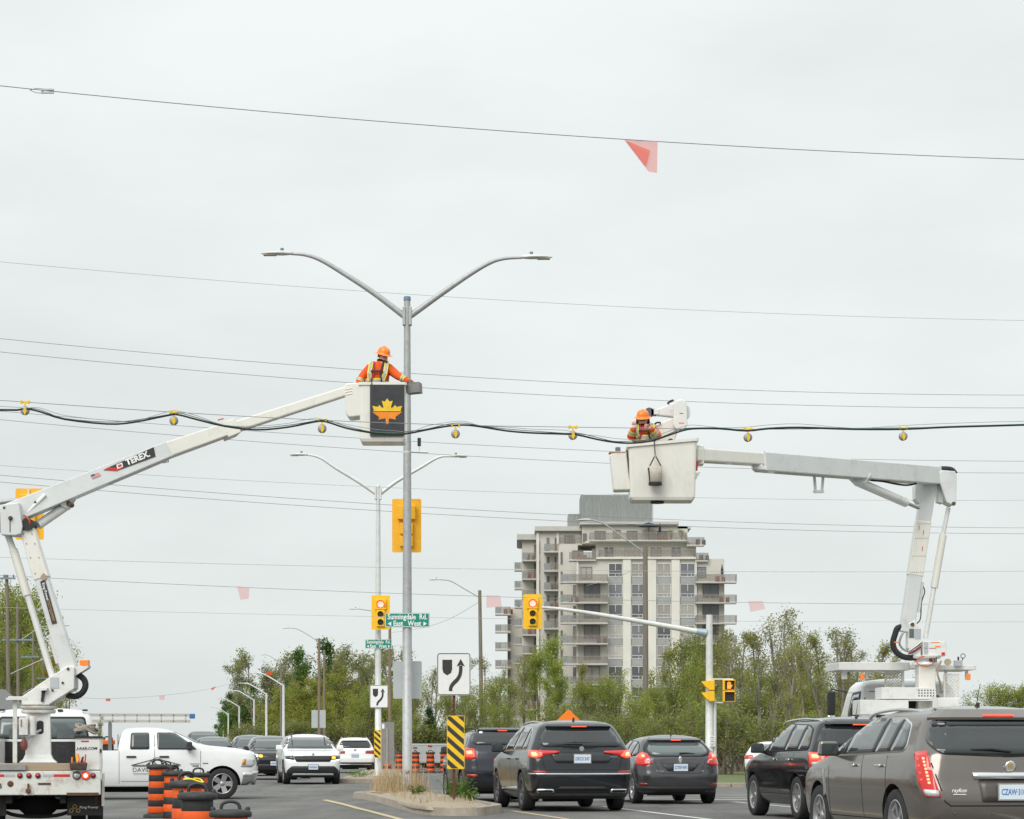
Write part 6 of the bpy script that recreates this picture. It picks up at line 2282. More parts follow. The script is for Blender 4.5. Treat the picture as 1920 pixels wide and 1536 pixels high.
# --- roof of one more car beyond the taupe one
pmW = paint('paint_white', (0.78, 0.79, 0.79), 0.0, 0.35)
L, W, H, bl = 4.6, 1.85, 1.66, 1.08
B = Body(L, W, H, bl)
o, bo, yf, yr_ = car_base('suv', 'dark suv at the right edge, mostly hidden behind the taupe one', 1945, 146, R(9.4), L, W, H, 2.68, 0.92, 0.35, pmE, B, spokes=5)
panel(B, o, 'rear_window', 'rear', [(-0.70, 1.18), (0.70, 1.18), (0.64, 1.54), (-0.64, 1.54)], M_GLASS, 0.006, 0.06)
lampset(o, B, [(0.62, 0.95), (1.0, 0.92), (1.04, 1.12), (0.64, 1.10)])
dlo(o, B, std_dlo(L, H, bl), (0.4, -0.6), M_GLASS)
rails(o, -1.5, 0.8, 0.58, H - 0.05, M_GALV, 0.05)
plate(o, B, 'rear', 0.9, None)

# --- white sedan seen at the far right of the road
L, W, H, bl = 4.6, 1.78, 1.45, 0.95
B = Body(L, W, H, bl, zb=0.2, yr=[0.14, 0.05, 0.0, 0.0, 0.02, 0.04, 0.07, 0.20, 0.55, 0.95, 1.2, 1.45, 1.7])
o, bo, yf, yr_ = car_base('sedan', 'white sedan mostly hidden behind the mirror of the black suv', 1438, 49, R(-9), L, W, H, 2.65, 0.9, 0.315, pmW, B)
lampset(o, B, [(0.50, 0.80), (0.9, 0.78), (1.0, 0.92), (0.55, 0.93)], m=M_TAIL)
panel(B, o, 'rear_window', 'rear', [(-0.6, 1.03), (0.6, 1.03), (0.52, 1.34), (-0.52, 1.34)], M_GLASS, 0.006, 0.05)
dlo(o, B, [(0.75, 0.98), (0.1, 1.33), (-0.6, 1.34), (-1.3, 1.05), (-1.1, 0.99)], (-0.2,), M_GLASS)
plate(o, B, 'rear', 0.78, None)

# --- white SUV coming towards the camera
L, W, H, bl = 4.81, 1.90, 1.67, 1.12
B = Body(L, W, H, bl, zb=0.22, bf=0.14, rf=0.30, yf=[0.16, 0.06, 0.01, 0.0, 0.02, 0.06, 0.18, 0.9, 1.22, 1.52, 1.82, 2.08, 2.35])
o, bo, yf, yr_ = car_base('suv', 'white suv facing the camera with its turn signal lit', 587.5, 57.3, R(9.4 + 180), L, W, H, 2.81, 0.95, 0.37, pmW, B, at='front', clad=0.36, spokes=5)
panel(B, o, 'windscreen', 'front', [(-0.80, 1.17), (0.80, 1.17), (0.62, 1.55), (-0.62, 1.55)], M_GLASSM, 0.006, 0.06)
panel(B, o, 'grille', 'front', [(-0.56, 0.74), (0.56, 0.74), (0.64, 0.92), (-0.64, 0.92)], M_TRIM, 0.012, 0.05)
panel(B, o, 'grille_bar', 'front', [(-0.66, 0.92), (0.66, 0.92), (0.68, 0.945), (-0.68, 0.945)], M_CHROME, 0.016, 0.01)
for sg in (-1, 1):
    h_ = panel(B, o, 'headlamp', 'front', [(0.60, 0.80), (0.90, 0.80), (1.0, 0.93), (0.66, 0.945)], M_GLASSM, 0.014, 0.03, sg)
    panel(B, h_, 'daytime_lamp', 'front', [(0.60, 0.745), (0.92, 0.80), (0.92, 0.83), (0.60, 0.775)], M_HEADLIT, 0.018, 0.01, sg)
panel(B, o, 'turn_signal', 'front', [(-0.74, 0.83), (-0.62, 0.83), (-0.62, 0.91), (-0.74, 0.91)], M_AMBER, 0.022, 0.03)
panel(B, o, 'lower_grille', 'front', [(-0.82, 0.30), (0.82, 0.30), (0.94, 0.42), (0.70, 0.60), (-0.70, 0.60), (-0.94, 0.42)], M_TRIM, 0.010, 0.05)
panel(B, o, 'bumper_lip', 'front', [(-0.70, 0.30), (0.70, 0.30), (0.66, 0.36), (-0.66, 0.36)], M_SIGNGREY, 0.016, 0.02)
plate(o, B, 'front', 0.565, None)
b = MB()
b.lathe([(0.055, 0), (0.055, 0.01)], B.pt('front', 0, 0.955) + Vector((0, 0.006, 0)), 'y', 16, sx=1.5, sy=0.7)
b.build('badge', M_CHROME, o)
dlo(o, B, std_dlo(L, H, bl, front=1.45, ftop=2.1), (0.45, -0.55, -1.25), M_GLASS, frame=M_TRIM)
mirrors(o, B, L / 2 - 1.5, bl + 0.03, pmW, (0.24, 0.12, 0.16))
rails(o, -1.6, 0.7, 0.58, H - 0.05, M_TRIM, 0.03)
doors(o, B, (0.9, -0.35, -1.2), 0.42, bl)

# --- black SUV behind the pickup, facing the camera with headlamps lit
L, W, H, bl = 4.6, 1.86, 1.68, 1.10
B = Body(L, W, H, bl, zb=0.24, bf=0.16, yf=[0.18, 0.08, 0.02, 0.0, 0.03, 0.10, 0.25, 0.95, 1.25, 1.55, 1.85, 2.1, 2.35])
o, bo, yf, yr_ = car_base('suv', 'black suv facing the camera with lit headlamps, left of the white one', 515, 50, R(9.4 + 180), L, W, H, 2.69, 0.93, 0.36, pmS, B, at='front', clad=0.40)
panel(B, o, 'windscreen', 'front', [(-0.78, 1.15), (0.78, 1.15), (0.60, 1.54), (-0.60, 1.54)], M_GLASSM, 0.006, 0.06)
panel(B, o, 'grille', 'front', [(-0.55, 0.68), (0.55, 0.68), (0.62, 0.86), (-0.62, 0.86)], M_TRIM, 0.014, 0.04)
panel(B, o, 'lower_grille', 'front', [(-0.7, 0.32), (0.7, 0.32), (0.62, 0.60), (-0.62, 0.60)], M_TRIM, 0.014, 0.04)
for sg in (-1, 1):
    h_ = panel(B, o, 'headlamp', 'front', [(0.58, 0.84), (0.92, 0.86), (0.98, 0.99), (0.60, 0.96)], M_CLEAR, 0.014, 0.03, sg)
    panel(B, h_, 'lit_lamp', 'front', [(0.62, 0.86), (0.78, 0.87), (0.78, 0.955), (0.62, 0.95)], M_HEADLIT, 0.020, 0.03, sg)
panel(B, o, 'turn_signal', 'front', [(0.44, 0.84), (0.58, 0.84), (0.58, 0.94), (0.44, 0.93)], M_AMBER, 0.022, 0.03)
plate(o, B, 'front', 0.62, None)
dlo(o, B, std_dlo(L, H, bl, front=1.45, ftop=2.1), (0.45, -0.55, -1.25), M_GLASS)
mirrors(o, B, L / 2 - 1.5, bl + 0.03, M_BLACK)

# --- dark vans and cars queueing behind it
for (px, s, hh, lab, pm_) in ((478, 44, 1.78, 'dark minivan behind the black oncoming suv', pmE), (432, 40, 1.50, 'dark car roof low behind the pickup bonnet', pmS), (404, 43, 1.72, 'dark suv behind the pickup windscreen', pmE), (384, 39, 2.05, 'dark tall van at the back of the oncoming queue', pmS)):
    L, W, H, bl = 4.8, 1.9, hh, hh * 0.64
    B = Body(L, W, H, bl, yf=[0.18, 0.08, 0.02, 0.0, 0.03, 0.10, 0.25, 0.85, 1.1, 1.4, 1.7, 1.95, 2.2])
    o, bo, yf, yr_ = car_base('car', lab, px, s, R(9.4 + 180), L, W, H, 2.8, 0.93, 0.35, pm_, B, at='front', group='oncoming queue behind the pickup')
    panel(B, o, 'windscreen', 'front', [(-0.78, bl + 0.06), (0.78, bl + 0.06), (0.60, H - 0.13), (-0.60, H - 0.13)], M_GLASSM, 0.006, 0.06)
    dlo(o, B, std_dlo(L, H, bl, front=1.4, ftop=2.0), (0.45, -0.55), M_GLASS)
    for sg in (-1, 1):
        panel(B, o, 'headlamp', 'front', [(0.58, bl - 0.26), (0.92, bl - 0.24), (0.98, bl - 0.12), (0.60, bl - 0.14)], M_CLEAR, 0.014, 0.03, sg)
    panel(B, o, 'grille', 'front', [(-0.55, bl - 0.4), (0.55, bl - 0.4), (0.58, bl - 0.2), (-0.58, bl - 0.2)], M_TRIM, 0.014, 0.04)
    mirrors(o, B, L / 2 - 1.5, bl + 0.03, M_BLACK)

# --- white SUV driving away beyond the far island
L, W, H, bl = 4.9, 1.95, 1.72, 1.12
B = Body(L, W, H, bl, rake=0.9)
o, bo, yf, yr_ = car_base('suv', 'white suv seen from behind, driving away beyond the far island', 666, 39, R(6), L, W, H, 2.95, 0.95, 0.37, pmW, B, clad=0.42)
panel(B, o, 'rear_window', 'rear', [(-0.74, 1.20), (0.74, 1.20), (0.80, 1.28), (0.66, 1.55), (-0.66, 1.55), (-0.80, 1.28)], M_GLASS, 0.006, 0.05)
lampset(o, B, [(0.48, 0.94), (0.98, 0.92), (1.10, 1.04), (0.95, 1.10), (0.50, 1.07)], m=M_TAILOFF)
spoiler(o, B, [(-0.64, 1.56), (0.64, 1.56), (0.58, 1.61), (-0.58, 1.61)], pmW)
plate(o, B, 'rear', 0.83, None)
panel(B, o, 'lower_bumper', 'rear', [(-0.95, 0.30), (0.95, 0.30), (0.95, 0.52), (-0.95, 0.52)], M_TRIM, 0.010, 0.03)
panel(B, o, 'exhaust_trim', 'rear', [(-0.8, 0.40), (0.8, 0.40), (0.8, 0.43), (-0.8, 0.43)], M_CHROME, 0.016, 0.01)
b = MB()
b.lathe([(0.06, 0), (0.06, -0.01)], B.pt('rear', 0, 1.10) + Vector((0, -0.006, 0)), 'y', 16)
b.build('badge', M_CHROME, o)
dlo(o, B, std_dlo(L, H, bl), (0.5, -0.5, -1.4), M_GLASS)
mirrors(o, B, L / 2 - 1.6, bl + 0.03, M_BLACK)
rails(o, -1.7, 0.8, 0.60, H - 0.05, M_CHROME, 0.03)
# ------------------------------------------------------------------ white pickup crossing from the left
L, W, H, bl = 5.82, 2.02, 1.88, 1.28
BL_ = Body(L, W, 1.28, 1.2, z=[0.36, 0.46, 0.60, 0.80, 1.0, 1.12, 1.22, 1.27], yr=[0.12, 0.05, 0.0, 0.0, 0.0, 0.01, 0.02, 0.03], yf=[0.28, 0.12, 0.03, 0.0, 0.03, 0.05, 0.10, 0.22],
           w=[0.92, 0.955, 0.985, 1.0, 1.0, 0.99, 0.975, 0.965], rr=0.10, rf=0.34, br=0.02, bf=0.16, crown=0.0, tpf=0.05, tpr=0.0)
BU = Body(L, W, H, 1.4, z=[1.26, 1.31, 1.36, 1.40, 1.44, 1.60, 1.74, 1.83], yr=[2.16, 2.16, 2.16, 2.16, 2.17, 2.20, 2.25, 2.36], yf=[0.24, 0.42, 0.80, 1.25, 1.46, 1.80, 2.10, 2.38],
          w=[0.965, 0.955, 0.94, 0.925, 0.915, 0.85, 0.785, 0.71], rr=0.10, rf=0.30, br=0.02, bf=0.18, crown=0.05, tpf=0.10, tpr=0.0)
RZ = R(-80.6)
o, bo, yf, yr_ = car_base('pickup_truck', 'white crew cab pickup crossing from the left with door lettering', 483, 70.6, RZ, L, W, H, 3.57, 0.97, 0.405, pmW, BL_, at='front', spokes=5, tw=0.27, rimf=0.66, arch=0.475,
                           extra=[((0, -L / 2 + 1.08, 1.15), (1.62, 1.98, 0.55))])
me = BU.loft()
me.materials.append(pmW)
me.polygons.foreach_set('use_smooth', [True] * len(me.polygons))
me.set_sharp_from_angle(angle=R(38))
cabo = part('cab', me, o)
fy = lambda c: L / 2 - (1825 - c) / 426.0          # photo column -> metres along the truck
fz = lambda r: (990 - r) / 426.0 * 0.985
for sg in (-1, 1):
    panel(BU, o, 'side_window', 'side', [(fy(398), fz(428)), (fy(612), fz(428)), (fy(608), fz(238)), (fy(410), fz(240))], M_GLASSM, 0.008, 0.05, sg)
    panel(BU, o, 'side_window', 'side', [(fy(702), fz(428)), (fy(1052), fz(428)), (fy(1040), fz(352)), (fy(885), fz(242)), (fy(692), fz(238))], M_GLASSM, 0.016, 0.05, sg, 0.05)
    panel(BU, o, 'quarter_glass', 'side', [(fy(1066), fz(428)), (fy(1130), fz(428)), (fy(1060), fz(365))], M_GLASS, 0.016, 0.02, sg, 0.04)
    for c in (280, 668, 1172):
        seam(BL_, o, 'side', [(fy(c), 0.42), (fy(c), 1.26)], sg)
    for c in (668,):
        seam(BU, o, 'side', [(fy(c), 1.27), (fy(c), 1.76)], sg)
    seam(BL_, o, 'side', [(fy(300), 0.47), (fy(1172), 0.47)], sg)
    for c in (412, 772):
        p = BL_.pt('side', fy(c), fz(510), sg)
        b = MB()
        b.box((sg * 0.022, 0, 0), (0.035, 0.25, 0.045))
        b.build('door_handle', M_BLACK, o, bevel=0.01, loc=p)
    panel(BL_, o, 'headlamp', 'side', [(fy(1612), fz(625)), (fy(1735), fz(628)), (fy(1775), fz(600)), (fy(1770), fz(535)), (fy(1640), fz(525))], M_CLEAR, 0.012, 0.03, sg)
    panel(BL_, o, 'turn_signal', 'side', [(fy(1625), fz(600)), (fy(1665), fz(600)), (fy(1675), fz(535)), (fy(1645), fz(535))], M_AMBEROFF, 0.016, 0.02, sg)
    panel(BL_, o, 'bumper', 'side', [(fy(1625), fz(825)), (fy(1800), fz(835)), (fy(1815), fz(690)), (fy(1640), fz(690))], M_CHROME, 0.02, 0.04, sg, 0.07)
    panel(BL_, o, 'engine_badge', 'side', [(fy(1195), fz(590)), (fy(1255), fz(590)), (fy(1255), fz(578)), (fy(1195), fz(578))], mat('badge_bronze', (0.35, 0.17, 0.08), 0.4), 0.008, 0, sg)
    p = BU.pt('side', fy(1040), 1.32, sg)
    b = MB()
    b.box((sg * 0.17, 0.02, 0.07), (0.26, 0.16, 0.22), taper=(0.9, 0.8))
    b.box((sg * 0.03, 0.03, -0.02), (0.14, 0.07, 0.06))
    b.build('mirror', M_BLACK, o, bevel=0.03, loc=p)
panel(BU, o, 'windscreen', 'front', [(-0.66, 1.46), (0.66, 1.46), (0.50, 1.76), (-0.50, 1.76)], M_GLASSM, 0.008, 0.05)
panel(BL_, o, 'grille', 'front', [(-0.55, 0.82), (0.55, 0.82), (0.62, 1.20), (-0.62, 1.20)], M_CHROME, 0.012, 0.06)
panel(BL_, o, 'grille_opening', 'front', [(-0.48, 0.86), (0.48, 0.86), (0.54, 1.15), (-0.54, 1.15)], M_TRIM, 0.018, 0.04)
panel(BL_, o, 'bumper', 'front', [(-0.95, 0.42), (0.95, 0.42), (0.95, 0.74), (-0.95, 0.74)], M_CHROME, 0.02, 0.04)
b = MB()
b.box((0, fy(268), 1.52), (1.5, 0.02, 0.34))
b.build('rear_window', M_GLASS, o)
# door lettering and roofline emblem
XS = BL_.pt('side', fy(680), 0.9).x + 0.012
part('lettering', text_mesh('DAVID   YOUNG', 0.155, M_SIGNBLACK, -0.001, (fy(940) - fy(430))), o, (XS, fy(685), fz(658)), (0, 0, math.pi / 2))
for k in range(3):
    b = MB()
    b.box((XS - 0.004, fy(1105 + k * 6), fz(586 + k * 15)), (0.004, 0.26 - 0.05 * k, 0.016))
    b.build('small_print', M_SIGNGREY if k < 2 else M_SIGNBLACK, o)
b = MB()
for (c0, r0), (c1, r1) in (((412, 606), (660, 538)), ((660, 538), (720, 538)), ((720, 538), (952, 602)), ((412, 606), (952, 602)), ((575, 602), (640, 552)), ((430, 700), (940, 700)), ((640, 552), (700, 602)), ((740, 552), (830, 600)), ((430, 618), (600, 618)), ((780, 614), (940, 614))):
    b.beam((XS, fy(c0), fz(r0)), (XS, fy(c1), fz(r1)), 0.004, 0.010 if r0 == 700 or r0 in (618, 614) else 0.017, up=(0, -0.2, 1))
b.tube(curve_pts([(XS, fy(645), fz(540)), (XS, fy(665), fz(524)), (XS, fy(690), fz(519)), (XS, fy(715), fz(524)), (XS, fy(732), fz(540))], 4), 0.006, 5)
b.build('roofline_emblem', M_SIGNBLACK, o)
# ladder rack over the bed, ladder on top
zl = P(0, 1348, 70.5).z - o.location.z
for yy in (-L / 2 + 0.25, fy(180)):
    b = MB()
    for sx in (-1, 1):
        b.beam((sx * 0.86, yy, 1.0), (sx * 0.80, yy, zl - 0.13), 0.09, 0.10)
    b.beam((-0.86, yy, zl - 0.11), (0.86, yy, zl - 0.11), 0.06, 0.06)
    b.build('rack_hoop', mat('rack_grey', (0.16, 0.165, 0.17), 0.5), o)
lo_ = thing('ladder', 'aluminium ladder with blue end lying on the rack over the pickup', 'ladder', o.location + Vector((0, 0, zl)), RZ)
M_ALU = mat('ladder_aluminium', (0.50, 0.48, 0.43), 0.45, 0.3, var=0.08)
ya, yb = -L / 2 - 0.6, fy(1065)
for zz in (-0.075, 0.085):
    b = MB()
    b.beam((0.45, ya, zz), (0.45, yb, zz), 0.03, 0.075)
    b.build('rail', M_ALU, lo_)
for i in range(14):
    b = MB()
    b.box((0.45, yb - 0.12 - i * 0.315, 0.005), (0.035, 0.035, 0.1))
    b.build('rung', M_ALU, lo_)
    for zz in (-0.075, 0.085):
        b = MB()
        b.lathe([(0.016, 0.466), (0.016, 0.470)], (0, yb - 0.12 - i * 0.315, zz), 'x', 8)
        b.build('rung_end', M_BLACK, lo_)
b = MB()
b.box((0.45, yb + 0.05, 0.06), (0.05, 0.15, 0.13))
b.build('end_cap', mat('cap_blue', (0.04, 0.14, 0.36), 0.5), lo_, bevel=0.02)

# ------------------------------------------------------------------ bucket trucks
M_UTIL = mat('utility_white', (0.70, 0.70, 0.68), 0.42, 0.0, var=0.05, scale=4, coat=0.25, dirt=(0.40, 0.36, 0.30), dscale=3.4, damt=0.65)
M_UTILR = mat('utility_white_rusting', (0.66, 0.66, 0.62), 0.55, 0.0, var=0.08, scale=6, bump=0.25, bscale=90, dirt=(0.28, 0.13, 0.04), dscale=3.2, damt=0.9)
M_FIBRE = mat('fibreglass_cream', (0.74, 0.72, 0.66), 0.4, 0.0, var=0.04, scale=3, coat=0.3, dirt=(0.47, 0.43, 0.36), dscale=3.0, damt=0.5, stretch=(1, 1, 0.5))
M_GREYW = mat('boom_grey_white', (0.62, 0.635, 0.63), 0.4, 0.0, var=0.04, scale=3, coat=0.3, dirt=(0.38, 0.36, 0.33), dscale=3.2, damt=0.55)
M_HOSE = mat('black_hose', (0.018, 0.018, 0.02), 0.75, var=0.3, scale=30)
M_REDMARK = mat('red_marking', (0.55, 0.03, 0.03), 0.5)
M_BOLT = mat('bolt_brown', (0.10, 0.07, 0.05), 0.6, 0.4, var=0.3)
M_STEEL = mat('bare_steel', (0.42, 0.43, 0.44), 0.25, 0.8, var=0.1)
M_DECKWOOD = mat('deck_wood', (0.38, 0.29, 0.20), 0.85, var=0.15, scale=3, stretch=(0.3, 3, 3), dirt=(0.22, 0.16, 0.10), dscale=3, damt=0.5)
M_AMBERB = mat('beacon_amber', (0.80, 0.19, 0.01), 0.2, coat=0.7, emit=(0.9, 0.2, 0.01), estr=0.12)

# ---- left truck
SL = 118.0
base = P(67, HOR, SL)
base.z = gz(base.x, base.y)
tl = thing('bucket_truck', 'white bucket truck at the left edge, seen from behind, its boom reaching right', 'truck', base, HEAD)
tl['group'] = 'bucket trucks'
lx = lambda px: (px - 67) / SL
lz = lambda py: CAMZ - base.z + (HOR - py) / SL
def lb(name, x0, x1, y0, y1, d0, d1, m, parent=tl, bevel=0.0):
    """box given by photo columns and rows on the rear plane, d0..d1 metres forward"""
    b = MB()
    b.box(((lx(x0) + lx(x1)) / 2, (d0 + d1) / 2, (lz(y0) + lz(y1)) / 2), (abs(lx(x1) - lx(x0)), d1 - d0, abs(lz(y1) - lz(y0))))
    return b.build(name, m, parent, bevel)
rear = lb('rear_panel', -54, 187, 1446, 1491, 0.0, 0.12, M_UTILR, bevel=0.012)
lb('rust_edge', 124, 183, 1486.5, 1492, -0.012, 0.0, M_RUST, rear)
lb('deck_board', -50, 131, 1431.5, 1445.5, 0.02, 0.20, M_DECKWOOD, bevel=0.01)
lb('steel_pipe_tray', -50, 49, 1434, 1444, -0.03, 0.015, M_STEEL)
lb('deck', -54, 187, 1444, 1452, 0.13, 3.0, M_UTIL)
def disc(parent, px, py, r, m, name, d=-0.02, n=18, ring=None):
    b = MB()
    b.lathe([(r, 0), (r * 0.95, d), (0.002, d * 1.25)], (lx(px), -0.002, lz(py)), 'y', n, caps=False)
    q = b.build(name, m, parent)
    if ring:
        b = MB()
        b.lathe([(r * 1.25, 0), (r * 1.25, d * 0.8), (r, d * 0.9)], (lx(px), -0.001, lz(py)), 'y', n, caps=False)
        b.build('lamp_rim', ring, q)
    return q
M_MARKER = mat('marker_lamp_red', (0.34, 0.012, 0.02), 0.3, coat=0.6)
for px in (38, 54.5, 71, 173):
    disc(rear, px, 1454.5, 0.034, M_MARKER, 'marker_lamp', ring=M_BLACK)
disc(rear, 142.5, 1454.5, 0.052, M_CLEAR, 'reversing_lamp', ring=M_BLACK)
q = disc(rear, 159, 1454.5, 0.056, M_TAILLIT, 'brake_lamp', ring=M_TAIL)
disc(q, 159, 1454.5, 0.034, mat('brake_core', (1, 0.8, 0.5), 0.3, emit=(1.0, 0.72, 0.40), estr=1.3), 'lit_core', -0.03)
for x0, x1, m in ((-6, 9, M_REDMARK), (9.5, 29, M_SIGNGREY), (80, 99, M_SIGNGREY), (100, 130.5, M_REDMARK)):
    lb('reflective_tape', x0, x1, 1452, 1457, -0.004, 0.001, m, rear)
disc(rear, 20.5, 1470, 0.05, M_RUST, 'rusty_hole', -0.003)
lb('pintle_plate', 45, 63, 1476, 1491, -0.01, 0.001, M_UTILR, rear)
b = MB()
b.lathe([(0.03, 0), (0.045, -0.05), (0.03, -0.1)], (lx(53.5), -0.01, lz(1483)), 'y', 10)
b.box((lx(53.5), -0.04, lz(1474)), (0.03, 0.05, 0.08))
b.build('pintle_hook', M_RUST, rear)
lb('grab_slot', 71, 95, 1468, 1472, -0.006, 0.001, M_BOLT, rear)
part('lettering', text_mesh('B', 0.12, M_SIGNBLACK, 0.002), rear, (lx(1), -0.008, lz(1474)))
# side cabinets
for sx in (-1, 1):
    b = MB()
    x0, x1 = (lx(140), lx(187.5)) if sx > 0 else (-lx(187.5), -lx(140))
    b.box(((x0 + x1) / 2, 1.55, (lz(1383) + lz(1445)) / 2), (x1 - x0, 2.9, lz(1383) - lz(1445) - 0.004))
    cb = b.build('side_cabinet', M_UTIL, tl, bevel=0.012)
    b = MB()
    b.box(((x0 + x1) / 2, 1.55, lz(1382)), (x1 - x0 + 0.04, 2.95, 0.03))
    b.build('cabinet_lid', M_BLACK, cb)
    b = MB()
    b.box((sx * 1.045, 1.3, 0.66), (0.03, 2.2, 0.52))
    b.build('fender_skirt', M_UTIL, cb)
    if sx > 0:
        b = MB()
        b.box(((lx(165) + lx(185)) / 2, 0.096, (lz(1388) + lz(1443)) / 2), (0.17, 0.012, lz(1388) - lz(1443)))
        dr = b.build('cabinet_door', M_UTIL, cb, bevel=0.004)
        b = MB()
        b.box((lx(187), 0.08, lz(1408)), (0.03, 0.03, 0.06))
        b.build('latch', M_BLACK, dr)
        part('lettering', text_mesh('J-AAR.COM', 0.062, M_SIGNBLACK, 0.0015, 0.34, 0.25), cb, (lx(161), 0.085, lz(1403.5)))
        b = MB()
        b.box((lx(158), 0.096, lz(1390)), (0.13, 0.004, 0.02))
        b.build('red_print', M_REDMARK, cb)
    for k in (-1, 1):
        b = MB()
        b.box((sx * 0.60, 0.6, 0.55), (0.1, 0.12, 0.3))
    b.build('frame_bracket', M_UNDER, cb)
# frame, axle, dual wheels, mud flaps
b = MB()
for sx in (-1, 1):
    b.box((sx * 0.42, 2.6, 0.55), (0.09, 5.0, 0.2))
b.build('chassis_rail', M_UNDER, tl)
b = MB()
b.lathe([(0.07, -0.9), (0.09, -0.3), (0.2, -0.18), (0.2, 0.18), (0.09, 0.3), (0.07, 0.9)], (0.0, 1.05, 0.41), 'x', 14)
b.tube(curve_pts([(-0.62, 0.6, 0.36), (-0.3, 0.6, 0.24), (0.3, 0.6, 0.24), (0.62, 0.6, 0.36)], 4), 0.035, 6)
b.box((0, 0.9, 0.62), (1.9, 1.2, 0.14))
b.build('rear_axle', M_UNDER, tl)
for sx in (-1, 1):
    for off in (0, 0.28):
        wheel(tl, sx * (0.93 - off), 1.05, 0.40, 0.23, 0.58, 6, M_RIM)
    wheel(tl, sx * 0.86, 4.9, 0.40, 0.24, 0.58, 6, M_RIM)
    b = MB()
    b.box((sx * (lx(156) + 0.0), 0.42, (lz(1493) + lz(1531)) / 2), (0.55, 0.015, lz(1493) - lz(1531)))
    fl = b.build('mud_flap', M_BLACK, tl)
    if sx > 0:
        part('lettering', text_mesh('Ring Power', 0.055, M_SIGNWHITE, 0.001, 0.30), fl, (lx(165), 0.41, lz(1515.5)))
        b = MB()
        for (dx, dz, r) in ((-0.055, -0.03, 0.03), (0.055, -0.03, 0.03), (0, 0.035, 0.032)):
            q = [(lx(138) + dx + r * math.cos(a), 0.41, lz(1518) + dz + r * math.sin(a)) for a in [i * 0.785 for i in range(9)]]
            b.tube(q, 0.009, 5)
        b.build('ring_emblem', mat('emblem_gold', (0.55, 0.33, 0.08), 0.5), fl)
        b = MB()
        b.box((lx(178), 0.40, lz(1502)), (0.05, 0.012, 0.16))
        b.build('rust_stain', M_RUST, fl)
# cab
CBY, CL = 2.95, 3.3
BC = Body(CL, 1.92, 2.02, 1.32, z=[0.45, 0.6, 0.9, 1.15, 1.30, 1.38, 1.5, 1.72, 1.9, 1.97], yr=[0.05, 0.0, 0.0, 0.0, 0.0, 0.0, 0.02, 0.08, 0.16, 0.26], yf=[0.1, 0.03, 0.0, 0.03, 0.2, 0.9, 1.2, 1.55, 1.85, 2.05],
          w=[0.95, 0.98, 1.0, 1.0, 0.99, 0.97, 0.94, 0.89, 0.83, 0.74], rr=0.12, rf=0.3, br=0.03, crown=0.06, tpr=0.0)
me = BC.loft()
me.materials.append(pmW)
me.polygons.foreach_set('use_smooth', [True] * len(me.polygons))
me.set_sharp_from_angle(angle=R(38))
cab = part('cab', me, tl, (0, CBY + CL / 2, 0))
panel(BC, cab, 'rear_window', 'rear', [(-0.80, 1.48), (0.80, 1.48), (0.72, 1.87), (-0.72, 1.87)], M_BLACK, 0.006, 0.05)
for u0, u1 in ((-0.76, -0.06), (0.06, 0.76)):
    panel(BC, cab, 'rear_glass', 'rear', [(u0, 1.50), (u1, 1.50), (u1 * 0.92, 1.83), (u0 * 0.92, 1.83)], M_GLASSL, 0.012, 0.05)
for sx in (-1, 1):
    b = MB()
    b.box((sx * 0.40, -CL / 2 - 0.018, 1.58), (0.30, 0.004, 0.17))
    b.build('headrest', mat('seat_grey', (0.10, 0.11, 0.12), 0.8), cab, bevel=0.03)
b = MB()
b.box((0, -CL / 2 - 0.06, 1.23), (1.84, 0.02, 0.42))
b.build('headboard', mat('headboard_black', (0.016, 0.016, 0.017), 0.7, var=0.3, scale=9, dirt=(0.10, 0.10, 0.10), dscale=12, damt=0.35), cab)
b = MB()
b.box((0, -CL / 2 - 0.06, 1.465), (1.86, 0.03, 0.035))
b.build('headboard_rail', M_UTIL, cab)
for u in (-0.68, 0.30, 0.72):
    b = MB()
    b.box((u, -CL / 2 + 0.25, 1.985), (0.09, 0.06, 0.03))
    b.build('roof_marker_lamp', M_BLACK, cab)
# pedestal with flared foot and access hole
PD = 1.25
b = MB()
vs = []
prof = [(lz(1431), 0.31, 0.26), (lz(1424), 0.24, 0.22), (lz(1415), 0.205, 0.2), (lz(1336), 0.19, 0.19)]
for z, hx, hy in prof:
    vs += [(-hx, PD - hy, z), (hx, PD - hy, z), (hx, PD + hy, z), (-hx, PD + hy, z)]
b.add(vs, [(i * 4 + j, i * 4 + (j + 1) % 4, (i + 1) * 4 + (j + 1) % 4, (i + 1) * 4 + j) for i in range(3) for j in range(4)] + [(0, 1, 2, 3), (12, 13, 14, 15)])
ped = b.build('pedestal', M_UTIL, tl, bevel=0.012)
b = MB()
b.prism(round_poly([(-0.055, -0.11), (0.055, -0.11), (0.055, 0.11), (-0.055, 0.11)], 0.054, 5), lambda a, z, t: (lx(71) + a, PD - 0.197 + t, lz(1363) + z), 0.01)
b.build('access_hole', M_BLACK, ped)
b = MB()
b.tube(curve_pts([(lx(72), PD - 0.2, lz(1368)), (lx(60), PD - 0.26, lz(1374)), (lx(45), PD - 0.28, lz(1381)), (lx(36), PD - 0.28, lz(1381))], 4), 0.024, 8)
b.tube(curve_pts([(lx(60), PD - 0.24, lz(1376)), (lx(56), PD - 0.27, lz(1385)), (lx(50), PD - 0.27, lz(1390))], 4), 0.012, 6)
b.build('hydraulic_hose', M_STEEL, ped)
b = MB()
b.lathe([(0.26, lz(1336)), (0.28, lz(1334)), (0.28, lz(1329)), (0.24, lz(1328)), (0.30, lz(1327)), (0.30, lz(1321.5))], (0, PD, 0), n=28)
b.build('turntable', M_UTILR, tl)
b = MB()
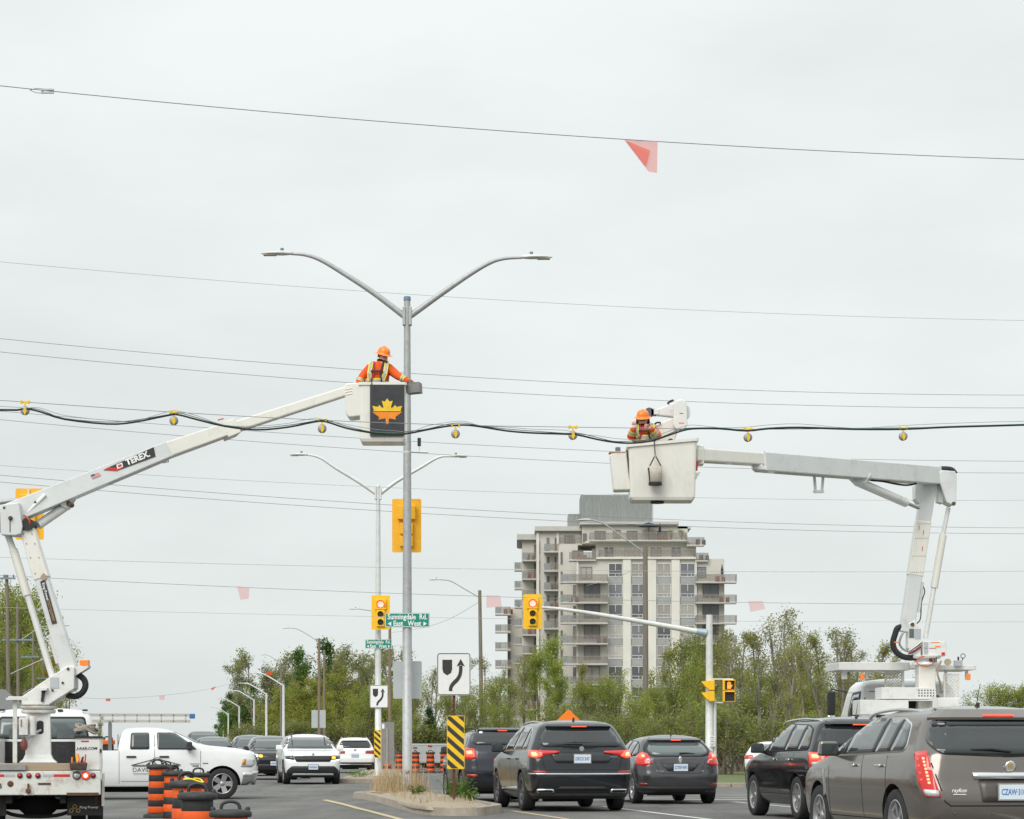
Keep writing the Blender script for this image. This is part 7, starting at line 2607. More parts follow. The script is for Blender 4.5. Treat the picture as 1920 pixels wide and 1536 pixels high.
b.lathe([(0.045, lz(1378)), (0.05, lz(1376)), (0.05, lz(1345)), (0.04, lz(1342))], (lx(57), PD - 0.28, 0), n=12)
b.build('oil_reservoir', M_UTIL, tl)
b = MB()
b.box((lx(40), PD - 0.28, (lz(1344) + lz(1378)) / 2), (0.14, 0.14, lz(1344) - lz(1378)))
cbx = b.build('control_box', M_UTIL, tl, bevel=0.01)
b = MB()
b.box((lx(36), PD - 0.355, lz(1355)), (0.022, 0.006, 0.12))
b.build('sight_gauge', mat('gauge_amber', (0.35, 0.20, 0.03), 0.4), cbx)
b = MB()
b.lathe([(0.03, 0), (0.055, 0.03), (0.06, 0.10), (0.04, 0.16), (0.02, 0.2)], (lx(41), PD - 0.32, lz(1407)), n=10)
b.build('hook_block', mat('hook_red_brown', (0.16, 0.04, 0.03), 0.6, var=0.4, scale=20), tl)
# boom rest post
b = MB()
b.box((lx(27), 0.35, (lz(1312) + lz(1431)) / 2), (0.068, 0.07, lz(1312) - lz(1431)))
br_ = b.build('boom_rest_post', M_UTILR, tl, bevel=0.006)
b = MB()
b.box((lx(30), 0.35, lz(1310)), (0.32, 0.25, 0.035))
b.box((lx(30), 0.35, lz(1306.5)), (0.25, 0.22, 0.02))
b.build('boom_rest_pad', M_UTIL, br_)
# open tool pouch with tools
b = MB()
b.box((lx(146), -0.06, lz(1437)), (0.25, 0.12, 0.12), taper=(1.15, 1.1))
tp = b.build('tool_pouch', mat('pouch_brown', (0.07, 0.045, 0.035), 0.8, var=0.4, scale=12), tl, bevel=0.02)
tr = random.Random(3)
for i in range(11):
    b = MB()
    x = lx(134 + i * 2.4)
    b.tube([(x, -0.06 + tr.uniform(-0.03, 0.03), lz(1430)), (x + tr.uniform(-0.03, 0.03), -0.06, lz(1430) + tr.uniform(0.05, 0.15))], tr.choice([0.009, 0.012]), 6)
    b.build('hand_tool', [M_REDMARK, M_SIGNORANGE, M_BLACK, M_MARKER, M_PULYEL][i % 5 if i != 0 else 1], tp)
# coiled rope on the cabinet
ro = thing('coiled_rope', 'grey coiled rope lying on the cabinet of the left truck', 'rope', tl.matrix_basis @ Vector((lx(160), 0.35, lz(1381) + 0.01)), HEAD)
rr_ = random.Random(12)
b = MB()
pts = []
for i in range(90):
    a = i * 0.47
    pts.append((math.cos(a) * (0.15 + 0.03 * math.sin(i * 1.7)) + rr_.uniform(-0.015, 0.015), math.sin(a) * 0.10, 0.03 + 0.05 * (math.sin(i * 0.9) + 1) + i * 0.0007))
b.tube(curve_pts(pts, 2), 0.017, 6)
b.build('rope', mat('rope_grey', (0.34, 0.30, 0.25), 0.9, var=0.35, scale=60, bump=0.5, bscale=120), ro)
cl_ = P(203, HOR, 70.2)
co = thing('cooler', 'orange lidded black jug standing in the pickup bed', 'cooler', (cl_.x, cl_.y, gz(cl_.x, cl_.y) + 0.885), RZ)
b = MB()
b.lathe([(0.13, 0), (0.15, 0.05), (0.15, 0.5), (0.14, 0.54)], n=18)
b.build('jug', M_BLACK, co)
b = MB()
b.box((0.0, 0, 0.6), (0.34, 0.36, 0.12))
b.build('lid', M_SIGNORANGE, co, bevel=0.02)
b = MB()
b.tube(curve_pts([(0, -0.11, 0.65), (0, -0.08, 0.74), (0, 0.08, 0.74), (0, 0.11, 0.65)], 4), 0.02, 6)
b.build('handle', M_BLACK, co)

# boom of the left truck: laid out in the world, then hung on the truck
TL_INV = tl.matrix_basis.inverted()
def boom_builder(root, inv):
    class BB(MB):
        def build(self, name, mats, parent=None, bevel=0, loc=None):
            top = parent is None or parent is root
            self.v = [tuple(inv @ Vector(q)) for q in self.v]
            return MB.build(self, name, mats, root if parent is None else parent, bevel, loc)
    return BB
LB = boom_builder(tl, TL_INV)
YT = 38.55
sT = FPX / YT
def plate_prism(b, pts, s, th, dy=0.0, mi=None):
    """plate cut to an outline in the photo, th thick, centred at depth for s"""
    q = [P(x, y, s) for x, y in pts]
    b.prism([(p.x, p.z) for p in q], lambda a, z, t: (a, q[0].y - th / 2 + dy + t, z), th, mi)
b = LB()
plate_prism(b, [(45, 1322), (45, 1307), (98, 1270), (132, 1249), (143.5, 1251), (143, 1292), (95, 1322)], sT, 0.40)
tur = b.build('turret', M_UTIL, bevel=0.012)
b = LB()
plate_prism(b, [(141, 1251), (168, 1248.5), (167, 1253), (143, 1268)], sT, 0.26)
b.build('beacon_shelf', M_UTIL)
b = LB()
c = P(159, 1242.5, sT)
b.box(c, (0.145, 0.16, 0.10))
b.build('beacon', M_AMBERB, bevel=0.015)
for px, py, r in ((132, 1255, 0.022), (122, 1281, 0.02), (103, 1295, 0.02)):
    b = LB()
    c = P(px, py, sT)
    b.lathe([(r, 0), (r, -0.02), (r * 0.6, -0.03)], c + Vector((0, -0.2, 0)), 'y', 10)
    b.build('pivot_bolt', M_BOLT)
b = LB()
plate_prism(b, [(98.5, 1271), (115, 1271), (115, 1291), (98.5, 1291)], sT, 0.008, -0.205)
b.build('data_plate', M_SIGNGREY)
b = LB()
plate_prism(b, [(84, 1295), (90, 1295), (86, 1317), (82, 1316)], sT, 0.05, -0.22)
b.build('slotted_bracket', M_BLACK)
b = LB()
plate_prism(b, [(80, 1291), (95, 1291), (94, 1295), (82, 1296)], sT, 0.12, -0.24)
b.build('turret_lug', M_UTIL)
b = LB()
b.tube(curve_pts([P(147, 1265, sT), P(158, 1275, sT), P(160, 1288, sT), P(153, 1300, sT), P(140, 1306, sT), P(125, 1303, sT)], 5), 0.052, 10)
b.build('hose_loop', M_HOSE)
def sec(b, p0, p1, w0, h0, w1=None, h1=None):
    b.beam(p0, p1, w0, h0, up=(0, -1, 0.001), w1=w1, h1=h1)
def pl2(x, y, s, dy=0.0):
    q = P(x, y, s)
    q.y += dy
    return q
# lower boom (box), its insulating insert, parallel link and cylinder
b = LB()
sec(b, pl2(132, 1262, sT), pl2(78, 1082, sT), 0.27, 0.24, 0.22, 0.22)
lob = b.build('lower_boom', M_GREYW, bevel=0.02)
b = LB()
sec(b, pl2(79.5, 1086, sT), pl2(52, 993, sT), 0.255, 0.25, 0.235, 0.24)
ins = b.build('insulating_insert', M_FIBRE, bevel=0.02)
for t in (0.1, 0.42, 0.7, 0.9):
    for k in (-0.07, 0.07):
        b = LB()
        q = pl2(79.5 + (52 - 79.5) * t, 1086 + (993 - 1086) * t, sT) + Vector((k, -0.126, 0))
        b.lathe([(0.009, 0), (0.008, -0.008)], q, 'y', 8)
        b.build('bolt', M_BOLT)
b = LB()
a0, a1 = pl2(105, 1170, sT, -0.125), pl2(82.5, 1090, sT, -0.123)
b.beam(a0, a1, 0.085, 0.006, up=(0, -1, 0.001))
b.build('decal', M_SIGNBLACK)
ang = math.atan2((a1 - a0).z, (a1 - a0).x)
for txt, f, m_, sz in (('Ring Power', 0.74, M_SIGNWHITE, 0.30), ('UTILITY EQUIPMENT', 0.30, mat('decal_gold', (0.45, 0.30, 0.10), 0.5), 0.36)):
    tm_ = text_mesh(txt, 0.06, m_, 0.001, sz)
    to = part('lettering', tm_, tl)
    wc = a0 + (a1 - a0) * f + Vector((0, -0.008, 0))
    to.matrix_basis = TL_INV @ (Matrix.Translation(wc) @ Matrix.Rotation(-ang + math.pi, 4, 'Y'))
b = LB()
b.lathe([(0.05, 0), (0.05, -0.006)], pl2(85, 1083, sT, -0.126), 'y', 14)
b.build('round_emblem', M_DECKWOOD)
b = LB()
b.tube([pl2(98, 1272, sT, 0.05), pl2(48, 1108, sT, 0.05)], 0.055, 10)
b.build('parallel_link', M_UTIL)
b = LB()
b.tube([pl2(50, 1116, sT, 0.05), pl2(24, 1030, sT, 0.05)], [0.075, 0.07], 10)
b.build('link_insulator', M_FIBRE)
b = LB()
b.tube([pl2(25, 1034, sT, 0.05), pl2(14, 1004, sT, 0.05)], 0.055, 10)
b.build('link_end', M_UTIL)
b = LB()
b.tube([pl2(97, 1190, sT, -0.02), pl2(112, 1243, sT, -0.02)], 0.068, 12)
b.build('lift_cylinder', M_UTIL)
b = LB()
b.tube([pl2(111, 1240, sT, -0.02), pl2(116, 1260, sT, -0.02)], 0.03, 10)
b.build('cylinder_rod', M_STEEL)
b = LB()
plate_prism(b, [(92, 1193), (103, 1182), (108, 1190), (104, 1200)], sT, 0.2)
b.build('cylinder_lug', M_UTIL)
# elbow
b = LB()
plate_prism(b, [(5, 962), (10, 948), (40, 945), (47, 990), (44, 1003), (33, 1006), (6, 1005)], sT, 0.42)
elb = b.build('elbow', M_GREYW, bevel=0.012)
b = LB()
b.lathe([(0.035, 0), (0.035, -0.03), (0.02, -0.05)], pl2(25, 974, sT, -0.21), 'y', 12)
b.build('elbow_pin', M_BOLT)
b = LB()
b.tube([pl2(24, 978, sT, -0.213), pl2(24, 1000, sT, -0.213)], 0.008, 5)
b.build('rust_streak', M_RUST)
b = LB()
b.lathe([(0.1, -0.16), (0.1, 0.16)], pl2(55, 985, sT), 'y', 18)
b.build('elbow_knuckle', M_BLACK)
b = LB()
b.tube(curve_pts([pl2(47, 968, sT, -0.1), pl2(54, 972, sT, -0.16), pl2(60, 982, sT, -0.16), pl2(54, 992, sT, -0.1)], 4), 0.016, 6)
b.build('orange_hose', mat('hose_orange', (0.45, 0.10, 0.02), 0.6))
b = LB()
b.tube(curve_pts([pl2(2, 960, sT), pl2(-2, 980, sT), pl2(2, 998, sT)], 4), 0.05, 8)
b.build('hose_guard', M_HOSE)
# upper boom
def su(px):
    """pixels per metre along the upper boom as it swings away from the camera"""
    f = (px - 20) / (668 - 20)
    return FPX / (YT + f * (41.9 - YT))
def pu(px, py, dy=0.0):
    return pl2(px, py, su(px), dy)
b = LB()
q0, q1 = pu(12, 968), pu(314, 845.5)
sec(b, q0, q1, 0.345, 0.26, 0.275, 0.25)
ub = b.build('upper_boom', M_GREYW, bevel=0.015)
b = LB()
sec(b, pu(312, 846), pu(441, 801), 0.262, 0.245, 0.225, 0.225)
b.build('boom_sleeve', M_FIBRE, bevel=0.02)
b = LB()
sec(b, pu(418, 810), pu(442, 801.5), 0.29, 0.26, 0.27, 0.25)
b.build('sleeve_collar', M_FIBRE, bevel=0.015)
b = LB()
sec(b, pu(436, 803), pu(672, 727), 0.185, 0.185, 0.165, 0.165)
b.build('boom_extension', M_FIBRE, bevel=0.025)
b = LB()
vs = [pu(x, y, -0.134) for x, y in ((118, 951), (110, 938), (158, 907), (128, 955))]
b.add(vs + [v + Vector((0, 0.26, 0)) for v in vs], [(0, 1, 2, 3), (4, 5, 6, 7), (0, 1, 5, 4), (1, 2, 6, 5), (2, 3, 7, 6), (3, 0, 4, 7)])
b.build('gusset', M_GREYW)
b = LB()
b.tube([pu(126, 948, -0.02), pu(72, 985, -0.02)], 0.078, 12)
b.build('boom_cylinder', M_UTIL)
b = LB()
b.tube([pu(74, 984, -0.02), pu(50, 998, -0.02)], 0.03, 10)
b.build('boom_cylinder_rod', M_STEEL)
b = LB()
b.lathe([(0.045, -0.14), (0.045, 0.14)], pu(132, 946, -0.02), 'y', 12)
b.build('cylinder_pin', M_BOLT)
b = LB()
b.tube([pu(40, 978, -0.15), pu(88, 930, -0.15)], 0.035, 8)
b.build('linkage_arm', M_UTIL)
for px, py in ((70, 944), (12, 954)):
    b = LB()
    b.lathe([(0.022, 0), (0.02, -0.02)], pu(px, py, -0.16), 'y', 10)
    b.build('bolt', M_BOLT)
# decals on the boom: flag, dark band with red wedge, lettering
def on_boom(px, f):
    """point on the near face of the upper boom: f = -1 lower edge .. 1 upper edge"""
    t = (px - 12) / (314 - 12.0)
    c = q0 + (q1 - q0) * t
    h = (0.345 + (0.275 - 0.345) * t) / 2
    d = (q1 - q0).normalized()
    upv = d.cross(Vector((0, -1, 0.001))).cross(d).normalized()
    sidev = d.cross(upv)
    nrm = Vector((0, -1, 0)) - d * Vector((0, -1, 0)).dot(d)
    nrm.normalize()
    upp = d.cross(nrm)
    if upp.z < 0:
        upp = -upp
    return c + nrm * 0.136 + upp * h * f, d, upp, nrm
def decal(name, corners, m, lift=0.0):
    b = LB()
    vs = []
    for px, f in corners:
        p, d, u_, n_ = on_boom(px, f)
        vs.append(p + n_ * lift)
    b.add(vs, [tuple(range(len(vs)))])
    return b.build(name, m)
decal('decal_band', [(212, -0.12), (284, -0.28), (289, 0.86), (219, 0.62), (201, 0.60)], M_SIGNBLACK)
decal('decal_wedge', [(190, 0.54), (201, 0.60), (222, -0.10), (211, -0.13)], M_REDMARK, 0.002)
decal('emblem_plate', [(213, 0.05), (224, 0.02), (226, 0.52), (215, 0.54)], M_SIGNWHITE, 0.003)
decal('emblem_mark', [(216, 0.16), (222.5, 0.14), (223.5, 0.40), (217, 0.42)], M_REDMARK, 0.005)
p, d, u_, n_ = on_boom(254, 0.30)
to = part('lettering', text_mesh('TEREX.', 0.14, M_SIGNWHITE, 0.006, 0.46, 0.12), tl)
rot = Matrix((d, -n_, u_)).transposed().to_4x4()
to.matrix_basis = TL_INV @ (Matrix.Translation(p + n_ * 0.006) @ rot)
decal('flag_decal', [(166, 0.06), (182, 0.06), (183, 0.50), (167, 0.52)], M_SIGNWHITE, 0.002)
for k in range(4):
    f0 = 0.08 + k * 0.11
    decal('flag_stripe', [(166, f0), (182, f0), (182.3, f0 + 0.055), (166.3, f0 + 0.055)], M_REDMARK, 0.004)
decal('flag_canton', [(166.5, 0.30), (173, 0.30), (173.5, 0.51), (167, 0.52)], mat('flag_blue', (0.03, 0.07, 0.25), 0.5), 0.005)
for px in (358, 366, 412, 420):
    pass
for (xa, ya, xb, yb_) in ((350, 829.5, 361, 827), (410, 790, 421, 787), (509, 774, 520, 770)):
    b = LB()
    b.beam(pu(xa, ya, -0.128 if xa < 500 else -0.095), pu(xb, yb_, -0.128 if xa < 500 else -0.095), 0.02, 0.004, up=(0, -1, 0.001))
    b.build('warning_arrow', M_REDMARK)
b = LB()
b.tube([pu(305, 862), pu(305, 868), pu(316, 866), pu(315, 860)], 0.012, 5)
b.build('boom_hook', M_UTIL)

# ---- left bucket
SBK = 105.0
cb = P(719, 832, SBK)
bk = thing('lift_bucket', 'white fibreglass bucket with a maple leaf panel at the tip of the left boom', 'bucket', cb)
def open_box(name, parent, x0, x1, z0, z1, d, wall, m, rim=0.0, taper=0.0, yaw=0.0, top_tilt=0.0, r=0.06):
    """tub: outer and inner shell, open on top"""
    b = MB()
    def ring(f, z, grow=0.0, til=0.0):
        hw, hd = (x1 - x0) / 2 * f + grow, d / 2 * f + grow
        pts = round_poly([(-hw, -hd), (hw, -hd), (hw, hd), (-hw, hd)], r, 4)
        return [((x0 + x1) / 2 + a, c, z + til * a) for a, c in pts]
    tiers = [ring(1 - taper - 0.05, z0), ring(1 - taper, z0 + 0.05), ring(1, z1 - 0.05, 0, top_tilt), ring(1, z1 - 0.05, rim, top_tilt), ring(1, z1, rim, top_tilt), ring(1, z1, -wall, top_tilt), ring(1 - taper, z0 + 0.08, -wall)]
    n = len(tiers[0])
    b.add(sum(tiers, []), [(i * n + j, i * n + (j + 1) % n, (i + 1) * n + (j + 1) % n, (i + 1) * n + j) for i in range(len(tiers) - 1) for j in range(n)] + [tuple(range(n)), tuple(range((len(tiers) - 1) * n, len(tiers) * n))])
    return b.build(name, m, parent)
bx_ = lambda px: (px - 719) / SBK
bz_ = lambda py: (832 - py) / SBK
open_box('tub', bk, bx_(676), bx_(762), 0.0, bz_(722), 0.64, 0.02, M_FIBRE, rim=0.022, taper=0.01)
# the cover panel with the leaf
b = MB()
b.box((bx_(728), -0.345, (bz_(727) + bz_(823)) / 2), ((760 - 696) / SBK, 0.014, (823 - 727) / SBK))
pn = b.build('cover_panel', mat('panel_charcoal', (0.028, 0.03, 0.034), 0.55, var=0.3, scale=5, dirt=(0.10, 0.10, 0.10), dscale=14, damt=0.3), bk)
half = [(0, 1.0), (0.12, 0.80), (0.27, 0.86), (0.185, 0.47), (0.24, 0.42), (0.40, 0.61), (0.46, 0.49), (0.74, 0.55), (0.66, 0.28), (0.76, 0.21), (0.40, -0.12), (0.44, -0.26), (0.08, -0.18), (0.06, -0.52)]
leaf = half + [(-x, z) for x, z in half[::-1] if x > 0]
def clip_leaf(keep_up, cut):
    r_ = []
    for i in range(len(leaf)):
        p_, q_ = leaf[i - 1], leaf[i]
        ip, iq = (p_[1] > cut) == keep_up, (q_[1] > cut) == keep_up
        if ip != iq:
            t = (cut - p_[1]) / (q_[1] - p_[1])
            r_.append((p_[0] + (q_[0] - p_[0]) * t, cut))
        if iq:
            r_.append(q_)
    return r_
for up, cut, m_ in ((True, 0.235, mat('leaf_yellow_print', (0.80, 0.52, 0.02), 0.5)), (False, 0.195, mat('leaf_orange_print', (0.80, 0.24, 0.01), 0.5))):
    b = MB()
    b.add([(bx_(728) + x * 0.355, -0.355, bz_(784) + z * 0.30) for x, z in clip_leaf(up, cut)], [tuple(range(len(clip_leaf(up, cut))))])
    b.build('leaf_print', m_, pn)
b = MB()
b.box((bx_(699), -0.352, bz_(722)), (0.012, 0.02, 0.09))
b.build('panel_strap', M_BLACK, pn)
# covered control pod on the left of the tub
b = MB()
pod = round_poly([(bx_(648.5), bz_(728)), (bx_(652), bz_(723)), (bx_(694), bz_(723)), (bx_(694), bz_(772)), (bx_(688), bz_(783)), (bx_(656), bz_(787)), (bx_(650), bz_(780))], 0.05, 4)
b.prism(pod, lambda a, z, t: (a, -0.30 + t, z), 0.5)
po_ = b.build('control_pod', M_FIBRE, bk, bevel=0.02)
for k in range(3):
    b = MB()
    b.box((bx_(656 + 0), -0.303, bz_(734 + k * 5)), (0.13, 0.012, 0.018), Matrix.Rotation(R(-12), 3, 'Y'))
    b.build('pod_rib', M_FIBRE, po_, bevel=0.004)
    b = MB()
    b.box((bx_(687), -0.303, bz_(734 + k * 7)), (0.14, 0.012, 0.016))
    b.build('pod_rib', M_FIBRE, po_, bevel=0.004)
# grey tray hooked to the rim
b = MB()
for (c_, d_) in (((0, -0.11, 0), (0.24, 0.012, 0.18)), ((0, 0.11, 0), (0.24, 0.012, 0.18)), ((-0.114, 0, 0), (0.012, 0.208, 0.18)), ((0.114, 0, 0), (0.012, 0.208, 0.18)), ((0, 0, -0.084), (0.216, 0.208, 0.012))):
    b.box(c_, d_)
tro = b.build('tool_tray', mat('tray_grey', (0.20, 0.195, 0.19), 0.5, 0.3), None, loc=P(777, 730, SBK) + Vector((0, -0.1, 0)))
tro.rotation_euler = (0, R(-4), R(-12))
tag(tro, 'grey metal tool tray hooked onto the left bucket rim', 'tray')
# ---- right truck
SR = 94.0
base = P(1735, HOR, SR)
base.z = 0.0
tr_ = thing('bucket_truck', 'large white utility truck at the right, its boom reaching left over the cars', 'truck', base, R(4), 'bucket trucks')
rx = lambda px, s=SR: (px - 1735) / s
rz_ = lambda py, s=SR: CAMZ + (HOR - py) / s
def rb_(name, x0, x1, y0, y1, d0, d1, m, parent=None, bevel=0.0):
    """box by photo columns and rows, d0..d1 metres forward of the pedestal"""
    s = FPX / (FPX / SR + d0)
    sh = d0 * math.tan(R(4))
    xa, xb = (x0 - 960) / s - base.x + sh, (x1 - 960) / s - base.x + sh
    b = MB()
    b.box(((xa + xb) / 2, (d0 + d1) / 2, (rz_(y0, s) + rz_(y1, s)) / 2), (abs(xb - xa), d1 - d0, abs(rz_(y0, s) - rz_(y1, s))))
    return b.build(name, m, parent or tr_, bevel)
# chassis, service body and wheels (mostly hidden by the cars)
b = MB()
for sx in (-1, 1):
    b.box((sx * 0.45, 1.2, 0.85), (0.1, 7.5, 0.26))
b.build('chassis_rail', M_UNDER, tr_)
for sx in (-1, 1):
    b = MB()
    b.box((sx * 0.93, -0.8, 1.15), (0.5, 3.4, 0.85))
    cbn = b.build('side_cabinet', M_UTIL, tr_, bevel=0.015)
    for k in range(3):
        d = MB()
        d.box((sx * 1.186, -1.9 + k * 1.1, 1.15), (0.015, 1.02, 0.75))
        d.build('cabinet_door', M_UTIL, cbn, bevel=0.004)
    for off in (0, 0.3):
        wheel(tr_, sx * (1.02 - off), -1.0, 0.48, 0.26, 0.58, 6, M_RIM)
    wheel(tr_, sx * 1.0, 4.3, 0.48, 0.27, 0.58, 6, M_RIM)
b = MB()
b.box((0, -0.8, 1.0), (1.3, 3.4, 0.1))
b.build('deck', M_UTIL, tr_)
b = MB()
b.box((0, -2.52, 0.85), (2.3, 0.08, 0.35))
b.build('rear_panel', M_UTIL, tr_)
# cab, seen from behind
CY, CLn = 1.35, 3.6
BR = Body(CLn, 2.06, 2.62, 1.5, z=[0.6, 0.8, 1.1, 1.4, 1.6, 1.75, 1.9, 2.2, 2.45, 2.56], yr=[0.02, 0.0, 0.0, 0.0, 0.0, 0.0, 0.0, 0.05, 0.12, 0.25], yf=[0.1, 0.02, 0.0, 0.03, 0.15, 0.9, 1.35, 1.6, 1.85, 2.1],
          w=[0.98, 1.0, 1.0, 1.0, 0.995, 0.99, 0.985, 0.96, 0.92, 0.84], rr=0.16, rf=0.3, br=0.03, crown=0.07, tpr=0.0)
me = BR.loft()
me.materials.append(pmW)
me.polygons.foreach_set('use_smooth', [True] * len(me.polygons))
me.set_sharp_from_angle(angle=R(38))
cabr = part('cab', me, tr_, (0.02, CY + CLn / 2, 0))
panel(BR, cabr, 'rear_window', 'rear', [(-0.72, 1.75), (0.72, 1.75), (0.66, 2.28), (-0.66, 2.28)], M_GLASS, 0.008, 0.12)
for sg in (-1, 1):
    panel(BR, cabr, 'window_trim', 'side', [(-1.62, 1.50), (-0.40, 1.50), (-0.55, 1.98), (-0.80, 2.34), (-1.58, 2.36)], M_BLACK, 0.006, 0.06, sg)
    panel(BR, cabr, 'side_window', 'side', [(-1.52, 1.56), (-0.50, 1.56), (-0.64, 1.96), (-0.86, 2.28), (-1.50, 2.30)], M_GLASSM, 0.012, 0.06, sg)
    seam(BR, cabr, 'side', [(-1.70, 0.8), (-1.70, 2.35)], sg)
    p = BR.pt('side', -0.1, 2.08, sg)
    b = MB()
    b.tube(curve_pts([p + Vector((-sg * 0.1, 0, 0.28)), p + Vector((sg * 0.15, 0.06, 0.33)), p + Vector((sg * 0.28, 0.08, 0.31)), p + Vector((sg * 0.29, 0.08, -0.25)), p + Vector((sg * 0.05, 0.04, -0.35))], 4), 0.018, 6)
    mo = b.build('mirror_bracket', M_BLACK, cabr)
    b = MB()
    b.box(p + Vector((sg * 0.27, 0.06, 0.06)), (0.17, 0.10, 0.50))
    b.build('mirror', M_BLACK, mo, bevel=0.03)
    b = MB()
    b.box(p + Vector((sg * 0.27, 0.06, -0.30)), (0.16, 0.09, 0.2))
    b.build('convex_mirror', M_CHROME, mo, bevel=0.03)
# overhead rack
rk = rb_('overhead_rack', 1571, 1706, 1242, 1257, 0.3, 1.6, M_UTIL, bevel=0.012)
rb_('overhead_rack', 1758, 1832, 1247, 1256, 0.3, 1.6, M_UTIL, bevel=0.012)
rb_('overhead_rack', 1700, 1765, 1246, 1254, 0.9, 1.5, M_UTIL, bevel=0.012)
for px in (1577, 1582, 1622, 1690, 1772, 1812):
    rb_('rack_post', px, px + 5, 1256, 1300 if px in (1690, 1772) else 1274, 0.5, 0.56, M_UTIL)
for px in (1612, 1814):
    rb_('amber_lamp', px, px + 7.5, 1263, 1275, 0.28, 0.34, M_AMBERB, bevel=0.006)
# perforated box, shelf, opening
pb = rb_('perforated_box', 1652, 1747, 1289, 1311, -0.5, 0.1, M_UTIL, bevel=0.008)
for i in range(6):
    for j in range(3):
        b = MB()
        b.lathe([(0.015, 0), (0.015, -0.003)], (rx(1711 + i * 5.6, 95), -0.502, rz_(1294.5 + j * 5.2, 95)), 'y', 8)
        b.build('punched_hole', M_BLACK, pb)
rb_('shelf_box', 1611, 1703, 1312.5, 1340, -0.6, 0.1, M_UTIL, bevel=0.008)
rb_('open_bin', 1704, 1750, 1312, 1314, -0.6, 0.1, M_UTIL)
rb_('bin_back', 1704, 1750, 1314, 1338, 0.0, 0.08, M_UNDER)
rb_('bin_side', 1749, 1751, 1314, 1340, -0.6, 0.1, M_UTIL)
rb_('side_tank', 1752, 1800, 1308, 1345, -0.1, 0.5, M_UTIL, bevel=0.02)
# expanded metal cages: real diagonal strands
def mesh_panel(x0, x1, y0, y1, d):
    s = FPX / (FPX / SR + d)
    sh = d * math.tan(R(4))
    xa, xb, za, zb = (x0 - 960) / s - base.x + sh, (x1 - 960) / s - base.x + sh, rz_(y1, s), rz_(y0, s)
    f = MB()
    for a, c in (((xa, d, za), (xb, d, za)), ((xb, d, za), (xb, d, zb)), ((xb, d, zb), (xa, d, zb)), ((xa, d, zb), (xa, d, za))):
        f.beam(a, c, 0.03, 0.03, up=(0, 1, 0))
    fo = f.build('cage_frame', M_FIBRE, tr_)
    m_ = MB()
    st = 0.062
    k = -int((zb - za) / st) - 1
    while k * st < xb - xa:
        for sg in (-1, 1):
            pts = []
            x_ = xa + k * st
            za_, zb_ = (za, zb) if sg > 0 else (zb, za)
            dz = zb - za
            x_end = x_ + dz
            t0, t1 = max(0, (xa - x_) / dz), min(1, (xb - x_) / dz)
            if t1 > t0:
                m_.beam((x_ + dz * t0, d, za_ + (zb_ - za_) * t0), (x_ + dz * t1, d, za_ + (zb_ - za_) * t1), 0.012, 0.012, up=(0, 1, 0))
        k += 1
    q = m_.build('expanded_mesh', M_FIBRE, fo)
    q['kind'] = 'stuff'
mesh_panel(1659, 1692, 1261, 1289, 0.7)
mesh_panel(1771, 1799, 1264, 1318, 0.2)
b = MB()
b.tube(curve_pts([(rx(1765), 0, rz_(1300)), (rx(1758), -0.2, rz_(1280)), (rx(1752), -0.25, rz_(1262)), (rx(1760), -0.2, rz_(1240))], 4), 0.02, 6)
b.build('hanging_hose', mat('hose_tan', (0.34, 0.25, 0.15), 0.8), tr_)
# pedestal column
b = MB()
vs = []
for z, hx in ((1.0, 0.30), (1.9, 0.20), (rz_(1288), 0.17), (rz_(1246), 0.17)):
    vs += [(-hx, -hx, z), (hx, -hx, z), (hx, hx, z), (-hx, hx, z)]
b.add(vs, [(i * 4 + j, i * 4 + (j + 1) % 4, (i + 1) * 4 + (j + 1) % 4, (i + 1) * 4 + j) for i in range(3) for j in range(4)] + [(0, 1, 2, 3), (12, 13, 14, 15)])
b.build('pedestal', M_FIBRE, tr_, bevel=0.02)
b = MB()
b.lathe([(0.27, rz_(1247)), (0.27, rz_(1243)), (0.22, rz_(1241)), (0.22, rz_(1236)), (0.30, rz_(1235)), (0.30, rz_(1230))], n=28)
b.build('turntable', M_UTIL, tr_)
for i in range(5):
    b = MB()
    b.box((rx(1738 + i * 3), -0.25, rz_(1238)), (0.015, 0.02, 0.10))
    b.build('valve_lever', M_BLACK, tr_)
b = MB()
b.tube([(rx(1728) + 0.17 * math.cos(a), -0.28, rz_(1241) + 0.10 * math.sin(a)) for a in [i * 0.3 for i in range(22)]], 0.011, 6)
b.build('orange_hose_ring', mat('hose_ring_orange', (0.62, 0.10, 0.03), 0.6), tr_)
b = MB()
b.lathe([(0.07, 0), (0.07, -0.03)], (rx(1775), -0.1, rz_(1242)), 'y', 14)
b.build('round_cover', mat('cover_tan', (0.45, 0.36, 0.24), 0.6), tr_)
rb_('sensor_box', 1792, 1806, 1238, 1249, 0.2, 0.35, M_SIGNGREY, bevel=0.006)
b = MB()
b.tube([(rx(1808), 0.25, rz_(1241)), (rx(1812), 0.25, rz_(1236)), (rx(1813), 0.25, rz_(1232))], 0.01, 5)
b.tube([(rx(1813) + 0.045 * math.cos(a), 0.25, rz_(1229) + 0.045 * math.sin(a)) for a in [i * 0.45 for i in range(15)]], 0.008, 5)
b.box((rx(1804), 0.25, rz_(1236)), (0.03, 0.03, 0.12))
b.build('hook_loop', M_BLACK, tr_)
